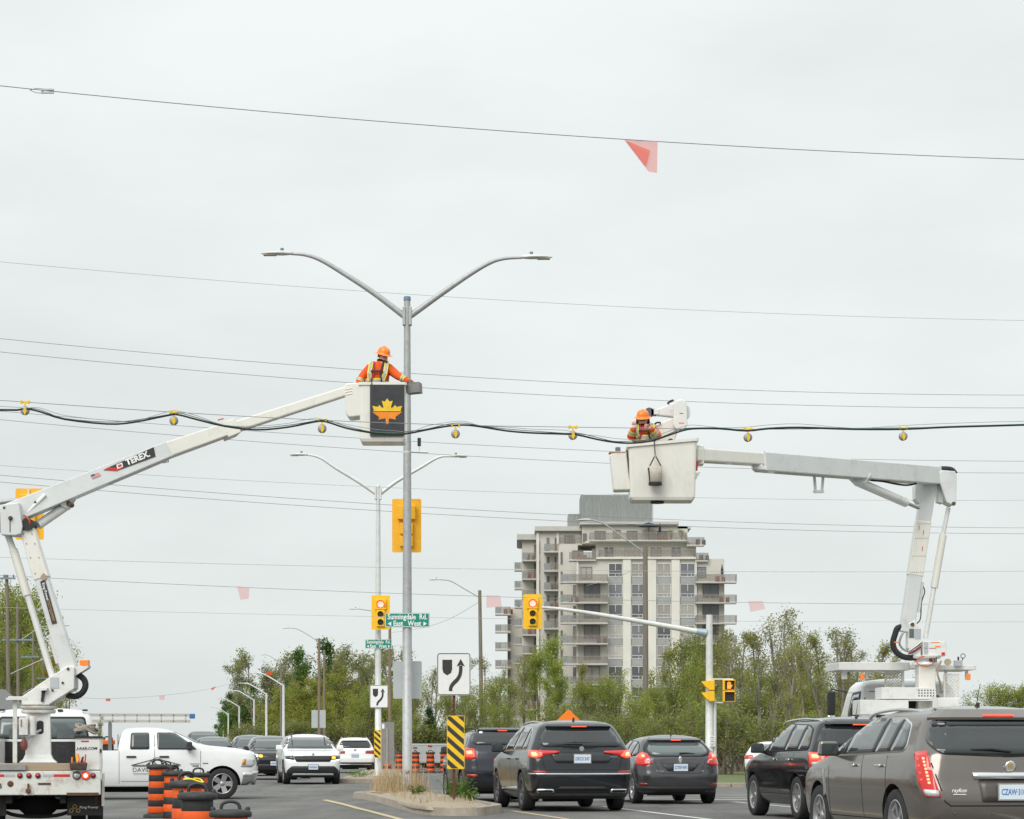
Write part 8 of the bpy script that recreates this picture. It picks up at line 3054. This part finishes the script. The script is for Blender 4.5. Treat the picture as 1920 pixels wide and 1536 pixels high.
# boom
TR_INV = tr_.matrix_basis.inverted()
RB = boom_builder(tr_, TR_INV)
sR = SR
b = RB()
plate_prism(b, [(1701, 1170), (1713, 1164), (1722, 1180), (1724, 1232), (1712, 1232), (1700, 1215)], sR, 0.34)
b.build('turret', M_UTIL, bevel=0.012)
b = RB()
plate_prism(b, [(1727, 1203), (1769, 1203), (1772, 1212), (1770, 1231), (1727, 1231)], sR, 0.40)
cp = b.build('control_housing', M_UTIL, bevel=0.015)
for (x0, y0, x1, y1, m) in ((1729, 1205, 1737, 1228, M_SIGNGREY), (1742, 1204.5, 1759, 1206, M_SIGNORANGE), (1750, 1212, 1760, 1214.5, M_SIGNORANGE), (1739, 1216, 1752, 1217, M_REDMARK), (1762, 1224, 1768, 1230, M_REDMARK), (1730, 1216, 1736, 1216.8, M_REDMARK)):
    b = RB()
    plate_prism(b, [(x0, y0), (x1, y0), (x1, y1), (x0, y1)], sR, 0.004, -0.203)
    b.build('warning_label', m)
b = RB()
plate_prism(b, [(1702, 1180), (1711, 1180), (1711, 1197), (1702, 1197)], sR, 0.005, -0.175)
b.build('data_plate', mat('plate_slate', (0.10, 0.13, 0.14), 0.5))
b = RB()
plate_prism(b, [(1712, 1180), (1724, 1180), (1724, 1199), (1712, 1199)], sR, 0.005, -0.175)
b.build('data_plate', M_SIGNGREY)
b = RB()
b.lathe([(0.04, 0), (0.04, -0.02)], pl2(1708, 1172, sR, -0.17), 'y', 12)
b.build('pivot_bolt', M_BOLT)
b = RB()
b.tube(curve_pts([pl2(x, y, sR, -0.08) for x, y in ((1694, 1176), (1682, 1178), (1677, 1190), (1673, 1206), (1677, 1220), (1690, 1231), (1708, 1234), (1722, 1231))], 4), 0.06, 10)
b.build('hose_loop', M_HOSE)
b = RB()
b.tube(curve_pts([pl2(x, y, sR, -0.1) for x, y in ((1698, 1180), (1690, 1190), (1685, 1205), (1690, 1216), (1702, 1222), (1716, 1220))], 4), 0.022, 8)
b.build('hose', M_STEEL)
for k, m in enumerate((M_BLACK, M_REDMARK, M_STEEL, M_BLACK, M_SIGNWHITE)):
    b = RB()
    b.tube(curve_pts([pl2(1700, 1228 - k * 1.5, sR, -0.19), pl2(1712, 1222 - k * 2, sR, -0.22), pl2(1724, 1214 - k * 2.4, sR, -0.2)], 3), 0.009, 5)
    b.build('hydraulic_hose', m)
b = RB()
b.tube([pl2(1674, 1205, sR, -0.14), pl2(1684, 1205, sR, -0.14)], 0.012, 5)
b.build('orange_tie', M_SIGNORANGE)
# lower boom
LBa, LBb = (1699, 1186), (1745, 884)
def lerp2(t):
    return (LBa[0] + (LBb[0] - LBa[0]) * t, LBa[1] + (LBb[1] - LBa[1]) * t)
for nm, t0, t1, w0, w1, m in (('lower_boom', 0.0, 0.36, 0.275, 0.275, M_GREYW), ('insulating_insert', 0.35, 0.69, 0.30, 0.295, M_FIBRE), ('lower_boom', 0.68, 1.0, 0.275, 0.30, M_GREYW)):
    b = RB()
    sec(b, pl2(*lerp2(t0), sR), pl2(*lerp2(t1), sR), w0, 0.28 if 'low' in nm else 0.30, w1, 0.28 if 'low' in nm else 0.30)
    b.build(nm, m, bevel=0.018)
for t in (0.37, 0.47, 0.58, 0.67):
    for k in range(7):
        b = RB()
        q = pl2(*lerp2(t), sR, -0.152) + Vector((-0.12 + k * 0.04, 0, 0.004 * (k % 2)))
        b.lathe([(0.008, 0), (0.007, -0.006)], q, 'y', 6)
        b.build('bolt', M_BOLT)
for t, dx in ((0.50, 0.05), (0.60, 0.02), (0.63, -0.08)):
    b = RB()
    q = pl2(*lerp2(t), sR, -0.153) + Vector((dx, 0, 0))
    b.beam(q, q + Vector((0.008, 0, 0.10)), 0.012, 0.003, up=(0, -1, 0.001))
    b.build('warning_arrow', M_REDMARK)
b = RB()
b.tube([pl2(1728, 1092, sR, -0.05), pl2(1721, 1148, sR, -0.05)], 0.042, 8)
b.build('lift_cylinder', M_UTIL)
b = RB()
b.tube(curve_pts([pl2(1729, 1098, sR, -0.05), pl2(1733, 1110, sR, -0.05), pl2(1727, 1130, sR, -0.05), pl2(1725, 1160, sR, -0.05), pl2(1718, 1170, sR, -0.05)], 4), 0.012, 5)
b.build('hose', M_BLACK)
# parallel rod
for nm, p0_, p1_, r, m in (('parallel_link', (1779, 952), (1768, 1006), 0.045, M_UTIL), ('link_insulator', (1769, 1003), (1752, 1102), 0.075, M_FIBRE), ('parallel_link', (1752, 1100), (1736, 1196), 0.05, M_UTIL)):
    b = RB()
    b.tube([pl2(*p0_, sR, 0.04), pl2(*p1_, sR, 0.04)], r, 10)
    b.build(nm, m)
# elbow
b = RB()
plate_prism(b, [(1753, 892), (1762, 884), (1787, 886), (1790, 894), (1789, 945), (1783, 950), (1771, 944)], sR, 0.46)
b.build('elbow', M_GREYW, bevel=0.015)
b = RB()
plate_prism(b, [(1757, 905), (1768, 906), (1768, 944), (1758, 941)], sR, 0.3, 0.1)
b.build('elbow_inner', M_GREYW)
b = RB()
plate_prism(b, [(1714, 910), (1728, 906), (1728, 945), (1720, 944), (1714, 936)], sR, 0.36, 0.06)
b.build('elbow_plate', M_GREYW, bevel=0.012)
b = RB()
b.tube(curve_pts([pl2(x, y, sR, -0.1) for x, y in ((1748, 884), (1758, 881), (1770, 880), (1783, 882), (1790, 890))], 4), [0.05] * 17, 8)
b.build('hose_cover', M_HOSE)
b = RB()
b.lathe([(0.04, 0), (0.04, -0.03)], pl2(1784, 947, sR, -0.22), 'y', 12)
b.build('elbow_pin', M_BOLT)
# upper boom swinging towards the camera
def sr(px):
    f = (1760 - px) / (1760 - 1310.0)
    return FPX / (FPX / 94.0 + f * (FPX / 106.0 - FPX / 94.0))
def pr(px, py, dy=0.0):
    return pl2(px, py, sr(px), dy)
b = RB()
sec(b, pr(1755, 893), pr(1424, 866.5), 0.35, 0.30, 0.345, 0.29)
b.build('upper_boom', M_GREYW, bevel=0.018)
b = RB()
sec(b, pr(1428, 862), pr(1300, 853.5), 0.225, 0.225, 0.235, 0.225)
b.build('boom_extension', M_FIBRE, bevel=0.025)
b = RB()
vs = [(1409, 872), (1428, 872), (1440, 884), (1412, 882)]
plate_prism(b, vs, sr(1420), 0.24)
b.build('boom_tip_roller', M_GREYW, bevel=0.02)
for px, py in ((1432, 851), (1438, 869), (1446, 877)):
    b = RB()
    b.lathe([(0.025, 0), (0.022, -0.02)], pr(px, py, -0.15), 'y', 8)
    b.build('bolt', M_BOLT)
b = RB()
for x0, x1 in ((1524, 1529), (1541, 1546)):
    b.beam(pr(x0 + 2.5, 890), pr(x0 + 2.5 + (2.5 if x0 < 1530 else -2.5), 922), 0.05, 0.06, up=(0, -1, 0.001))
b.beam(pr(1527, 922), pr(1543, 922), 0.05, 0.06, up=(0, -1, 0.001))
b.build('boom_saddle', M_UTIL)
b = RB()
b.tube([pr(1606, 903, -0.02), pr(1698, 943, -0.02)], 0.088, 12)
b.build('boom_cylinder', M_UTIL)
b = RB()
b.tube([pr(1696, 942, -0.02), pr(1722, 953, -0.02)], 0.034, 10)
b.build('boom_cylinder_rod', M_STEEL)
b = RB()
plate_prism(b, [(1594, 898), (1632, 890), (1622, 906), (1606, 910)], sr(1612), 0.3)
b.build('cylinder_lug', M_GREYW)
b = RB()
b.tube(curve_pts([pr(x, y, -0.1) for x, y in ((1632, 902), (1655, 904), (1680, 909), (1700, 911), (1716, 908))], 3), 0.02, 6)
b.build('boom_hose', M_HOSE)
# ---- right bucket
SK = 106.0
cbk = P(1240, 941, SK)
bk2 = thing('lift_bucket', 'wide white fibreglass bucket at the tip of the right boom', 'bucket', cbk)
kx = lambda px: (px - 1240) / SK
kz = lambda py: (941 - py) / SK
tub = open_box('tub', bk2, kx(1177), kx(1304), 0.0, kz(832), 0.68, 0.02, M_FIBRE, rim=0.03, taper=0.045, top_tilt=0.09)
b = MB()
b.prism(round_poly([(kx(1143), kz(853)), (kx(1174), kz(849)), (kx(1182), kz(921)), (kx(1150), kz(922))], 0.04, 3), lambda a, z, t: (a, -0.22 + t, z), 0.42)
pod = b.build('control_pod', M_FIBRE, bk2, bevel=0.02)
b = MB()
b.prism([(kx(1173), kz(848)), (kx(1176), kz(848)), (kx(1184), kz(922)), (kx(1181), kz(922))], lambda a, z, t: (a, -0.24 + t, z), 0.02)
b.build('pod_strap', M_BLACK, pod)
b = MB()
b.box((kx(1158), -0.1, kz(846)), (0.09, 0.08, 0.11))
b.build('control_knob_box', mat('knob_slate', (0.12, 0.17, 0.19), 0.6), pod, bevel=0.01)
b = MB()
b.box((kx(1156), -0.08, kz(850.5)), (0.28, 0.3, 0.02))
b.build('pod_lid_edge', mat('lid_pink', (0.62, 0.36, 0.28), 0.6), pod)
b = MB()
b.prism([(kx(1301), kz(868)), (kx(1308), kz(868)), (kx(1306), kz(885)), (kx(1302), kz(885))], lambda a, z, t: (a, -0.2 + t, z), 0.05)
b.build('red_handle', M_REDMARK, bk2)
b = MB()
b.prism([(kx(1300), kz(890)), (kx(1313), kz(887)), (kx(1304), kz(900))], lambda a, z, t: (a, -0.2 + t, z), 0.3)
b.build('bucket_bracket', M_FIBRE, bk2)
b = MB()
b.box((kx(1310), 0.05, kz(854)), (0.18, 0.3, 0.34))
b.build('bucket_mount', M_FIBRE, bk2, bevel=0.02)
b = MB()
b.lathe([(0.12, -0.03), (0.12, 0.0), (0.08, 0.01)], (kx(1232), -0.05, -0.005), n=18)
b.build('drain_plug', M_BLACK, bk2)
# canvas tool bucket hanging on the outside
tb_ = thing('tool_bag', 'canvas tool bucket hanging from a strap on the right bucket', 'bag', P(1225.5, 916, SK) + Vector((0, -0.48, 0)))
b = MB()
b.lathe([(0.085, 0.035), (0.112, 0.05), (0.118, 0.2), (0.122, 0.33), (0.115, 0.33), (0.108, 0.06)], n=20, caps=False)
b.build('bag', mat('canvas_cream', (0.52, 0.47, 0.40), 0.9, var=0.12, scale=9, bump=0.3, dirt=(0.30, 0.26, 0.21), dscale=9, damt=0.5), tb_)
b = MB()
b.lathe([(0.116, 0), (0.119, 0.012), (0.116, 0.055)], n=20)
b.build('bag_base', M_BLACK, tb_)
b = MB()
zt = (916 - 862) / SK
for sx in (-1, 1):
    b.beam((sx * 0.115, -0.02, 0.30), (sx * 0.01, 0.0, zt), 0.022, 0.008, up=(0, 1, 0))
b.beam((0, 0, zt), (-0.015, 0.06, (916 - 832) / SK), 0.02, 0.008, up=(0, 1, 0))
b.beam((-0.125, -0.06, 0.30), (-0.09, -0.06, 0.02), 0.025, 0.01, up=(0, 1, 0))
b.build('strap', M_BLACK, tb_)
b = MB()
b.box((0.0, 0.0, zt), (0.035, 0.02, 0.06))
b.build('clip', mat('clip_tan', (0.40, 0.32, 0.18), 0.5), tb_)
# jib with winch head behind the worker
jb = thing('boom_jib', 'white boom jib with grey winch head behind the right worker', 'jib', P(1282, 830, SK) + Vector((0, 0.45, 0)))
jo = Vector(jb.location)
def jq(x, y):
    q = P(x, y, SK)
    return (q.x - jo.x, q.z - jo.z)
b = MB()
b.prism(round_poly([jq(1266, 748), jq(1281, 744), jq(1290, 750), jq(1291, 795), jq(1284, 803), jq(1270, 803), jq(1264, 795)], 0.06, 4), lambda a, z, t: (a, -0.22 + t, z), 0.12)
hs = b.build('winch_housing', M_UTIL, jb, bevel=0.02)
b = MB()
b.prism(round_poly([jq(1286, 752), jq(1297, 758), jq(1297, 776), jq(1288, 780)], 0.04, 3), lambda a, z, t: (a, -0.1 + t, z), 0.2)
b.build('housing_rear', M_UTIL, jb, bevel=0.02)
b = MB()
b.prism([jq(1230, 763), jq(1268, 749), jq(1268, 777), jq(1232, 773)], lambda a, z, t: (a, -0.1 + t, z), 0.16)
b.build('jib_arm', M_UTIL, jb, bevel=0.02)
b = MB()
b.prism([jq(1228, 792), jq(1268, 776), jq(1273, 806), jq(1266, 826), jq(1236, 830)], lambda a, z, t: (a, -0.08 + t, z), 0.2)
b.build('jib_boom', M_FIBRE, jb, bevel=0.02)
b = MB()
c = jq(1220, 767)
b.lathe([(0.085, -0.05), (0.09, -0.03), (0.09, 0.05), (0.085, 0.07)], (c[0], 0, c[1]), 'y', 10)
b.box((c[0] + 0.08, 0.0, c[1]), (0.09, 0.1, 0.12))
b.build('winch_head', mat('winch_slate', (0.09, 0.11, 0.125), 0.55), jb)
b = MB()
b.box((jq(1233, 767)[0], -0.1, jq(1233, 767)[1]), (0.09, 0.03, 0.1))
b.build('head_bracket', M_UTIL, jb, bevel=0.01)
for (x0, y0, x1, y1, nm, m) in ((1274.5, 789, 1284.5, 791, 'warning_label', M_SIGNORANGE), (1276, 771, 1283, 772.5, 'maker_label', M_PHOTO)):
    b = MB()
    b.prism([jq(x0, y0), jq(x1, y0), jq(x1, y1), jq(x0, y1)], lambda a, z, t: (a, -0.224 + t, z), 0.004)
    b.build(nm, m, hs)
b = MB()
b.tube(curve_pts([(*jq(1254, 752)[:1], -0.1, jq(1254, 752)[1]), (jq(1258, 748)[0], -0.1, jq(1258, 748)[1]), (jq(1265, 745)[0], -0.08, jq(1265, 745)[1])], 3), 0.022, 6)
b.tube(curve_pts([(jq(1228, 792)[0], -0.1, jq(1228, 792)[1]), (jq(1234, 788)[0], -0.14, jq(1234, 788)[1]), (jq(1241, 788)[0], -0.1, jq(1241, 788)[1])], 3), 0.016, 6)
b.tube(curve_pts([(jq(1252, 826)[0], -0.12, jq(1252, 826)[1]), (jq(1260, 820)[0], -0.16, jq(1260, 820)[1]), (jq(1268, 827)[0], -0.12, jq(1268, 827)[1])], 3), 0.02, 6)
b.build('winch_rope', M_BLACK, jb)

# grey trailer beyond the junction
c = P(806, HOR, 37)
o = thing('trailer', 'grey box trailer behind the distant drums', 'trailer', (c.x, c.y, 0), R(6))
b = MB()
b.box((0, 1.5, 0.95), (1.75, 3.0, 0.85))
b.build('box', mat('trailer_grey', (0.44, 0.45, 0.45), 0.5, 0.2, var=0.08, dirt=(0.30, 0.30, 0.29), dscale=2, damt=0.5), o, bevel=0.02)
b = MB()
b.box((0, -0.012, 1.40), (1.8, 0.03, 0.05))
b.build('top_rail', M_PALEPOLE, o)
for x in (-0.75, 0.0, 0.75):
    b = MB()
    b.box((x, -0.02, 1.22 if x else 1.3), (0.22, 0.02, 0.06))
    b.build('tail_lamp', M_MARKER, o)
b = MB()
b.box((0, -0.02, 0.50), (1.7, 0.05, 0.08))
b.build('bumper', M_GALV, o)
for sx in (-1, 1):
    wheel(o, sx * 0.8, 1.4, 0.33, 0.2, 0.58, 6, M_RIM)
# ------------------------------------------------------------------ the two workers
M_SKIN = mat('skin', (0.62, 0.36, 0.26), 0.55, var=0.08, scale=20)
M_JKT = mat('jacket_orange', (0.74, 0.095, 0.010), 0.85, var=0.18, scale=7, bump=0.5, bscale=18)
M_TRS = mat('trousers_navy', (0.03, 0.035, 0.06), 0.9, var=0.2)
M_BOOT = mat('boots_brown', (0.07, 0.04, 0.025), 0.8)
M_HAT = mat('helmet_orange', (0.86, 0.21, 0.008), 0.35, var=0.04, coat=0.3)
M_HIVIS = mat('band_yellow', (0.80, 0.75, 0.06), 0.6)
M_SILVER = mat('band_silver', (0.36, 0.36, 0.33), 0.5, 0.2)
M_HAIR = mat('hair_brown', (0.05, 0.028, 0.018), 0.8, var=0.3, scale=40)
M_HARN = mat('harness_black', (0.025, 0.02, 0.022), 0.7)
M_HARNR = mat('harness_red', (0.35, 0.02, 0.03), 0.7)

def worker(label, root, J, face, arms, glasses, hood):
    """J: joints in metres from the feet; arms: per side (shoulder, elbow, wrist, hand direction, thumb direction)"""
    o = thing('person', label, 'person', root)
    me = bpy.data.meshes.new('body')
    V, E, Rd, reg, roots = [], [], [], [], []
    def v(p, r):
        V.append(Vector(p))
        Rd.append(r)
        return len(V) - 1
    def e(a, c, k):
        E.append((a, c))
        reg.append(k)
    pel = v(J['pelvis'], 0.165)
    roots.append(pel)
    wst, cst, ub = v(J['waist'], 0.18), v(J['chest'], 0.19), v(J['upper'], 0.15)
    e(pel, wst, 1), e(wst, cst, 1), e(cst, ub, 1)
    nk = v(J['neck'], 0.062)
    hc = Vector(J['head'])
    jaw, crown_ = v(hc + Vector(face) * 0.015 - Vector((0, 0, 0.055)), 0.075), v(hc + Vector((0, 0, 0.05)), 0.098)
    e(ub, nk, 1), e(nk, jaw, 0), e(jaw, crown_, 0)
    for sx in (-1, 1):
        hip = v((J['pelvis'][0] + sx * 0.095, 0.0, J['pelvis'][2] - 0.06), 0.105)
        kn = v((J['pelvis'][0] + sx * 0.11, -0.05, J['pelvis'][2] * 0.52), 0.072)
        an = v((J['pelvis'][0] + sx * 0.11, 0.02, 0.10), 0.05)
        toe = v((J['pelvis'][0] + sx * 0.12, -0.14, 0.05), 0.045)
        e(pel, hip, 2), e(hip, kn, 2), e(kn, an, 2), e(an, toe, 3)
    bands = []
    for sh, el, wr, hd, th in arms:
        a, c, d = v(sh, 0.10), v(el, 0.078), v(wr, 0.052)
        mid = v((Vector(sh) + Vector(el)) / 2, 0.088)
        e(ub, a, 1), e(a, mid, 1), e(mid, c, 1), e(c, d, 1)
        hd = Vector(hd).normalized()
        th = (Vector(th) - hd * Vector(th).dot(hd)).normalized()
        pn = v(Vector(wr) + hd * 0.055, 0.036)
        e(d, pn, 0)
        nrm = hd.cross(th)
        for i, (off, ln) in enumerate(((0.030, 0.072), (0.010, 0.082), (-0.010, 0.078), (-0.030, 0.060))):
            b0 = v(Vector(wr) + hd * 0.06 + th * off, 0.0105)
            b1 = v(V[b0] + hd * ln * 0.6, 0.0095)
            b2 = v(V[b1] + (hd * 0.7 + nrm * 0.6) * ln * 0.5, 0.008)
            roots.append(b0)
            e(b0, b1, 0), e(b1, b2, 0)
        b0 = v(Vector(wr) + hd * 0.03 + th * 0.025, 0.013)
        b1 = v(V[b0] + (th * 0.8 + hd * 0.5) * 0.04, 0.011)
        b2 = v(V[b1] + (hd * 0.9 + th * 0.3 + nrm * 0.3) * 0.03, 0.009)
        roots.append(b0)
        e(b0, b1, 0), e(b1, b2, 0)
        bands.append((Vector(el), Vector(wr)))
    me.from_pydata([tuple(q) for q in V], E, [])
    ob = bpy.data.objects.new('tmp', me)
    COL.objects.link(ob)
    ob.modifiers.new('skin', 'SKIN')
    sv = me.skin_vertices[0].data
    for i, r in enumerate(Rd):
        sv[i].radius = (r * (1.22 if i in (wst, cst, ub) else 1.0), r * (0.82 if i in (wst, cst, ub) else 1.0))
        sv[i].use_root = i in roots
    sb = ob.modifiers.new('sub', 'SUBSURF')
    sb.levels = sb.render_levels = 2
    res = bpy.data.meshes.new_from_object(ob.evaluated_get(bpy.context.evaluated_depsgraph_get()))
    bpy.data.objects.remove(ob, do_unlink=True)
    b = MB()
    b.add([q.co for q in res.vertices], [tuple(p.vertices) for p in res.polygons], sm=True)
    for k, p in enumerate(res.polygons):
        best, bi = 9, 0
        for (i, j), g in zip(E, reg):
            ab = V[j] - V[i]
            t = min(1, max(0, (p.center - V[i]).dot(ab) / max(1e-9, ab.dot(ab))))
            dd = (p.center - V[i] - ab * t).length - min(Rd[i], Rd[j]) * 0.9
            if dd < best:
                best, bi = dd, g
        b.m[k] = bi
    f = Vector(face).normalized()
    sd = f.cross(Vector((0, 0, 1))).normalized()
    up = sd.cross(f)
    F = lambda a, c, d: hc + sd * a + up * c + f * d
    b.add([F(-0.012, 0.018, 0.078), F(0.012, 0.018, 0.078), F(0.020, -0.022, 0.08), F(-0.020, -0.022, 0.08), F(0, -0.018, 0.122)], [(0, 1, 4), (1, 2, 4), (2, 3, 4), (3, 0, 4), (0, 3, 2, 1)], 0, False)
    for s_ in (-1, 1):
        b.lathe([(0.001, -0.008), (0.018, -0.004), (0.020, 0.004), (0.001, 0.008)], hc + sd * s_ * 0.088 + up * -0.005, 'x', 8, 0, sy=1.5)
    b.build('body', [M_SKIN, M_JKT, M_TRS, M_BOOT], o)
    for s_ in (-1, 1):
        q = MB()
        q.lathe([(0.001, -0.008), (0.009, -0.003), (0.009, 0.003), (0.001, 0.008)], F(s_ * 0.032, 0.012, 0.088), 'y', 8)
        q.build('eye', M_HAIR, o)
    q = MB()
    q.add([F(-0.024, -0.055, 0.088), F(0.024, -0.055, 0.088), F(0.02, -0.064, 0.086), F(-0.02, -0.064, 0.086)], [(0, 1, 2, 3)])
    q.build('mouth', mat('lips', (0.34, 0.12, 0.10), 0.6), o)
    q = MB()
    n, vs = 14, []
    for c_, rr in ((0.055, 0.099), (0.02, 0.1), (-0.04, 0.094)):
        for i in range(n + 1):
            a = R(112) + R(136) * i / n
            vs.append(F(math.sin(a - R(180)) * -rr, c_, math.cos(a) * rr))
    q.add(vs, [(r_ * (n + 1) + i, r_ * (n + 1) + i + 1, (r_ + 1) * (n + 1) + i + 1, (r_ + 1) * (n + 1) + i) for r_ in range(2) for i in range(n)], sm=True)
    q.build('hair', M_HAIR, o)
    if glasses:
        q = MB()
        q.beam(F(-0.068, 0.012, 0.088), F(0.068, 0.012, 0.088), 0.012, 0.034, up=up)
        q.build('sunglasses', M_BLACK, o)
        q = MB()
        vs = [F(math.sin(a) * r_, c_, math.cos(a) * r_) for c_, r_ in ((-0.035, 0.097), (-0.085, 0.094), (-0.108, 0.06)) for a in [R(-80 + 16 * i) for i in range(11)]]
        q.add(vs, [(r_ * 11 + i, r_ * 11 + i + 1, (r_ + 1) * 11 + i + 1, (r_ + 1) * 11 + i) for r_ in range(2) for i in range(10)], sm=True)
        q.build('beard', M_HAIR, o)
    if hood:
        q = MB()
        vs = [F(math.sin(a) * r_, c_, math.cos(a) * r_) for c_, r_ in ((0.05, 0.115), (-0.05, 0.125), (-0.16, 0.15)) for a in [R(95 + 17 * i) for i in range(11)]]
        q.add(vs, [(r_ * 11 + i, r_ * 11 + i + 1, (r_ + 1) * 11 + i + 1, (r_ + 1) * 11 + i) for r_ in range(2) for i in range(10)], sm=True)
        q.build('neck_shade', mat('shade_red', (0.55, 0.04, 0.015), 0.85), o)
    # hard hat with brim all round and a peak in front
    q = MB()
    prof = [(0.168, 0.045), (0.160, 0.052), (0.122, 0.058), (0.120, 0.09), (0.108, 0.135), (0.078, 0.168), (0.035, 0.182), (0.001, 0.184)]
    n, vs = 22, []
    for r_, h_ in prof:
        for i in range(n):
            a = 2 * math.pi * i / n
            pk = (1.12 if math.cos(a) > 0.4 else 0.95) if h_ < 0.056 else 1.0
            vs.append(F(math.sin(a) * r_ * 0.92 * (1 if h_ > 0.056 else 0.98), h_ - 0.012, math.cos(a) * r_ * 1.06 * pk))
    q.add(vs, [(i * n + j, i * n + (j + 1) % n, (i + 1) * n + (j + 1) % n, (i + 1) * n + j) for i in range(len(prof) - 1) for j in range(n)], sm=True)
    ho = q.build('hard_hat', M_HAT, o)
    q = MB()
    q.tube([F(0, 0.06 + 0.115 * math.sin(a), 0.125 * math.cos(a)) for a in [R(20 + 14 * i) for i in range(11)]], 0.012, 6)
    q.build('hat_ridge', M_HAT, ho)
    # reflective bands
    for el, wr in bands:
        for t0, t1, m, rr in ((0.45, 0.83, M_HIVIS, 0.0), (0.53, 0.75, M_SILVER, 0.004)):
            q = MB()
            q.tube([el + (wr - el) * t0, el + (wr - el) * t1], [0.070 + rr, 0.060 + rr], 14, caps=False)
            q.build('sleeve_band', m, o)
    w0, c0, u0 = (Vector(J[k]) for k in ('waist', 'chest', 'upper'))
    for dz, hh, m, g in ((0.05, 0.095, M_HIVIS, 0.0), (0.07, 0.055, M_SILVER, 0.005)):
        q = MB()
        q.lathe([(0.18 + g, 0), (0.18 + g, hh)], w0 + Vector((0, 0, dz)), 'z', 24, caps=False, sx=1.2, sy=0.86)
        q.build('waist_band', m, o)
    for s_ in (-1, 1):
        for wd, m, g in ((0.075, M_HIVIS, 0.0), (0.042, M_SILVER, 0.005)):
            q = MB()
            pts = [u0 + Vector((s_ * 0.13, 0.02, 0.115)), u0 + Vector((s_ * 0.14, -0.115 - g, 0.06)), c0 + Vector((s_ * 0.14, -0.158 - g, 0.03)), w0 + Vector((s_ * 0.11, -0.152 - g, 0.10))]
            for a, c in zip(pts, pts[1:]):
                q.beam(a, c, wd, 0.01, up=(0, -1, 0.2))
            q.build('vest_brace', m, o)
        q = MB()
        pts = [u0 + Vector((s_ * 0.085, -0.10, 0.10)), c0 + Vector((s_ * 0.06, -0.172, 0.05)), w0 + Vector((s_ * 0.10, -0.166, 0.06))]
        for a, c in zip(pts, pts[1:]):
            q.beam(a, c, 0.026, 0.012, up=(0, -1, 0.2))
        q.build('harness_strap', M_HARN if s_ > 0 else M_HARNR, o)
    q = MB()
    q.beam(c0 + Vector((-0.11, -0.178, 0.075)), c0 + Vector((0.11, -0.178, 0.075)), 0.035, 0.014, up=(0, -1, 0.1))
    q.build('chest_strap', M_HARN, o)
    return o

ra = P(708, 822, SBK)
A = lambda x, y, dy=0.0: tuple(P(x, y, SBK) - ra + Vector((0, dy, 0)))
worker('worker in orange high visibility jacket and hard hat in the left bucket', ra,
       dict(pelvis=A(706, 741), waist=A(706, 727), chest=A(708, 707), upper=A(711, 690), neck=A(714, 681, -0.02), head=A(718.5, 669, -0.04)), (0.62, -0.72, -0.34),
       [(A(693, 692), A(679, 708, -0.05), A(673, 720, -0.12), (0.1, -0.5, -0.6), (0.8, 0, 0.1)), (A(730, 692), A(748, 708, -0.10), A(764, 716.5, -0.20), (0.9, -0.1, -0.25), (0.1, -0.6, 0.5))], False, False)
rb2 = P(1207, 931, SK)
Bq = lambda x, y, dy=0.0: tuple(P(x, y, SK) - rb2 + Vector((0, dy, 0)))
worker('bearded worker in sunglasses and orange jacket in the right bucket', rb2,
       dict(pelvis=Bq(1208, 846), waist=Bq(1208, 833), chest=Bq(1208, 819), upper=Bq(1208, 806), neck=Bq(1206.5, 798, -0.02), head=Bq(1205, 787, -0.05)), (-0.12, -0.92, -0.32),
       [(Bq(1191, 808), Bq(1181, 823, -0.10), Bq(1187, 808, -0.26), (-0.02, -0.35, 0.9), (0.7, -0.3, 0.2)), (Bq(1226, 808), Bq(1234, 822, -0.12), Bq(1219, 808, -0.30), (-0.8, -0.3, 0.35), (-0.1, -0.4, 0.8))], True, True)
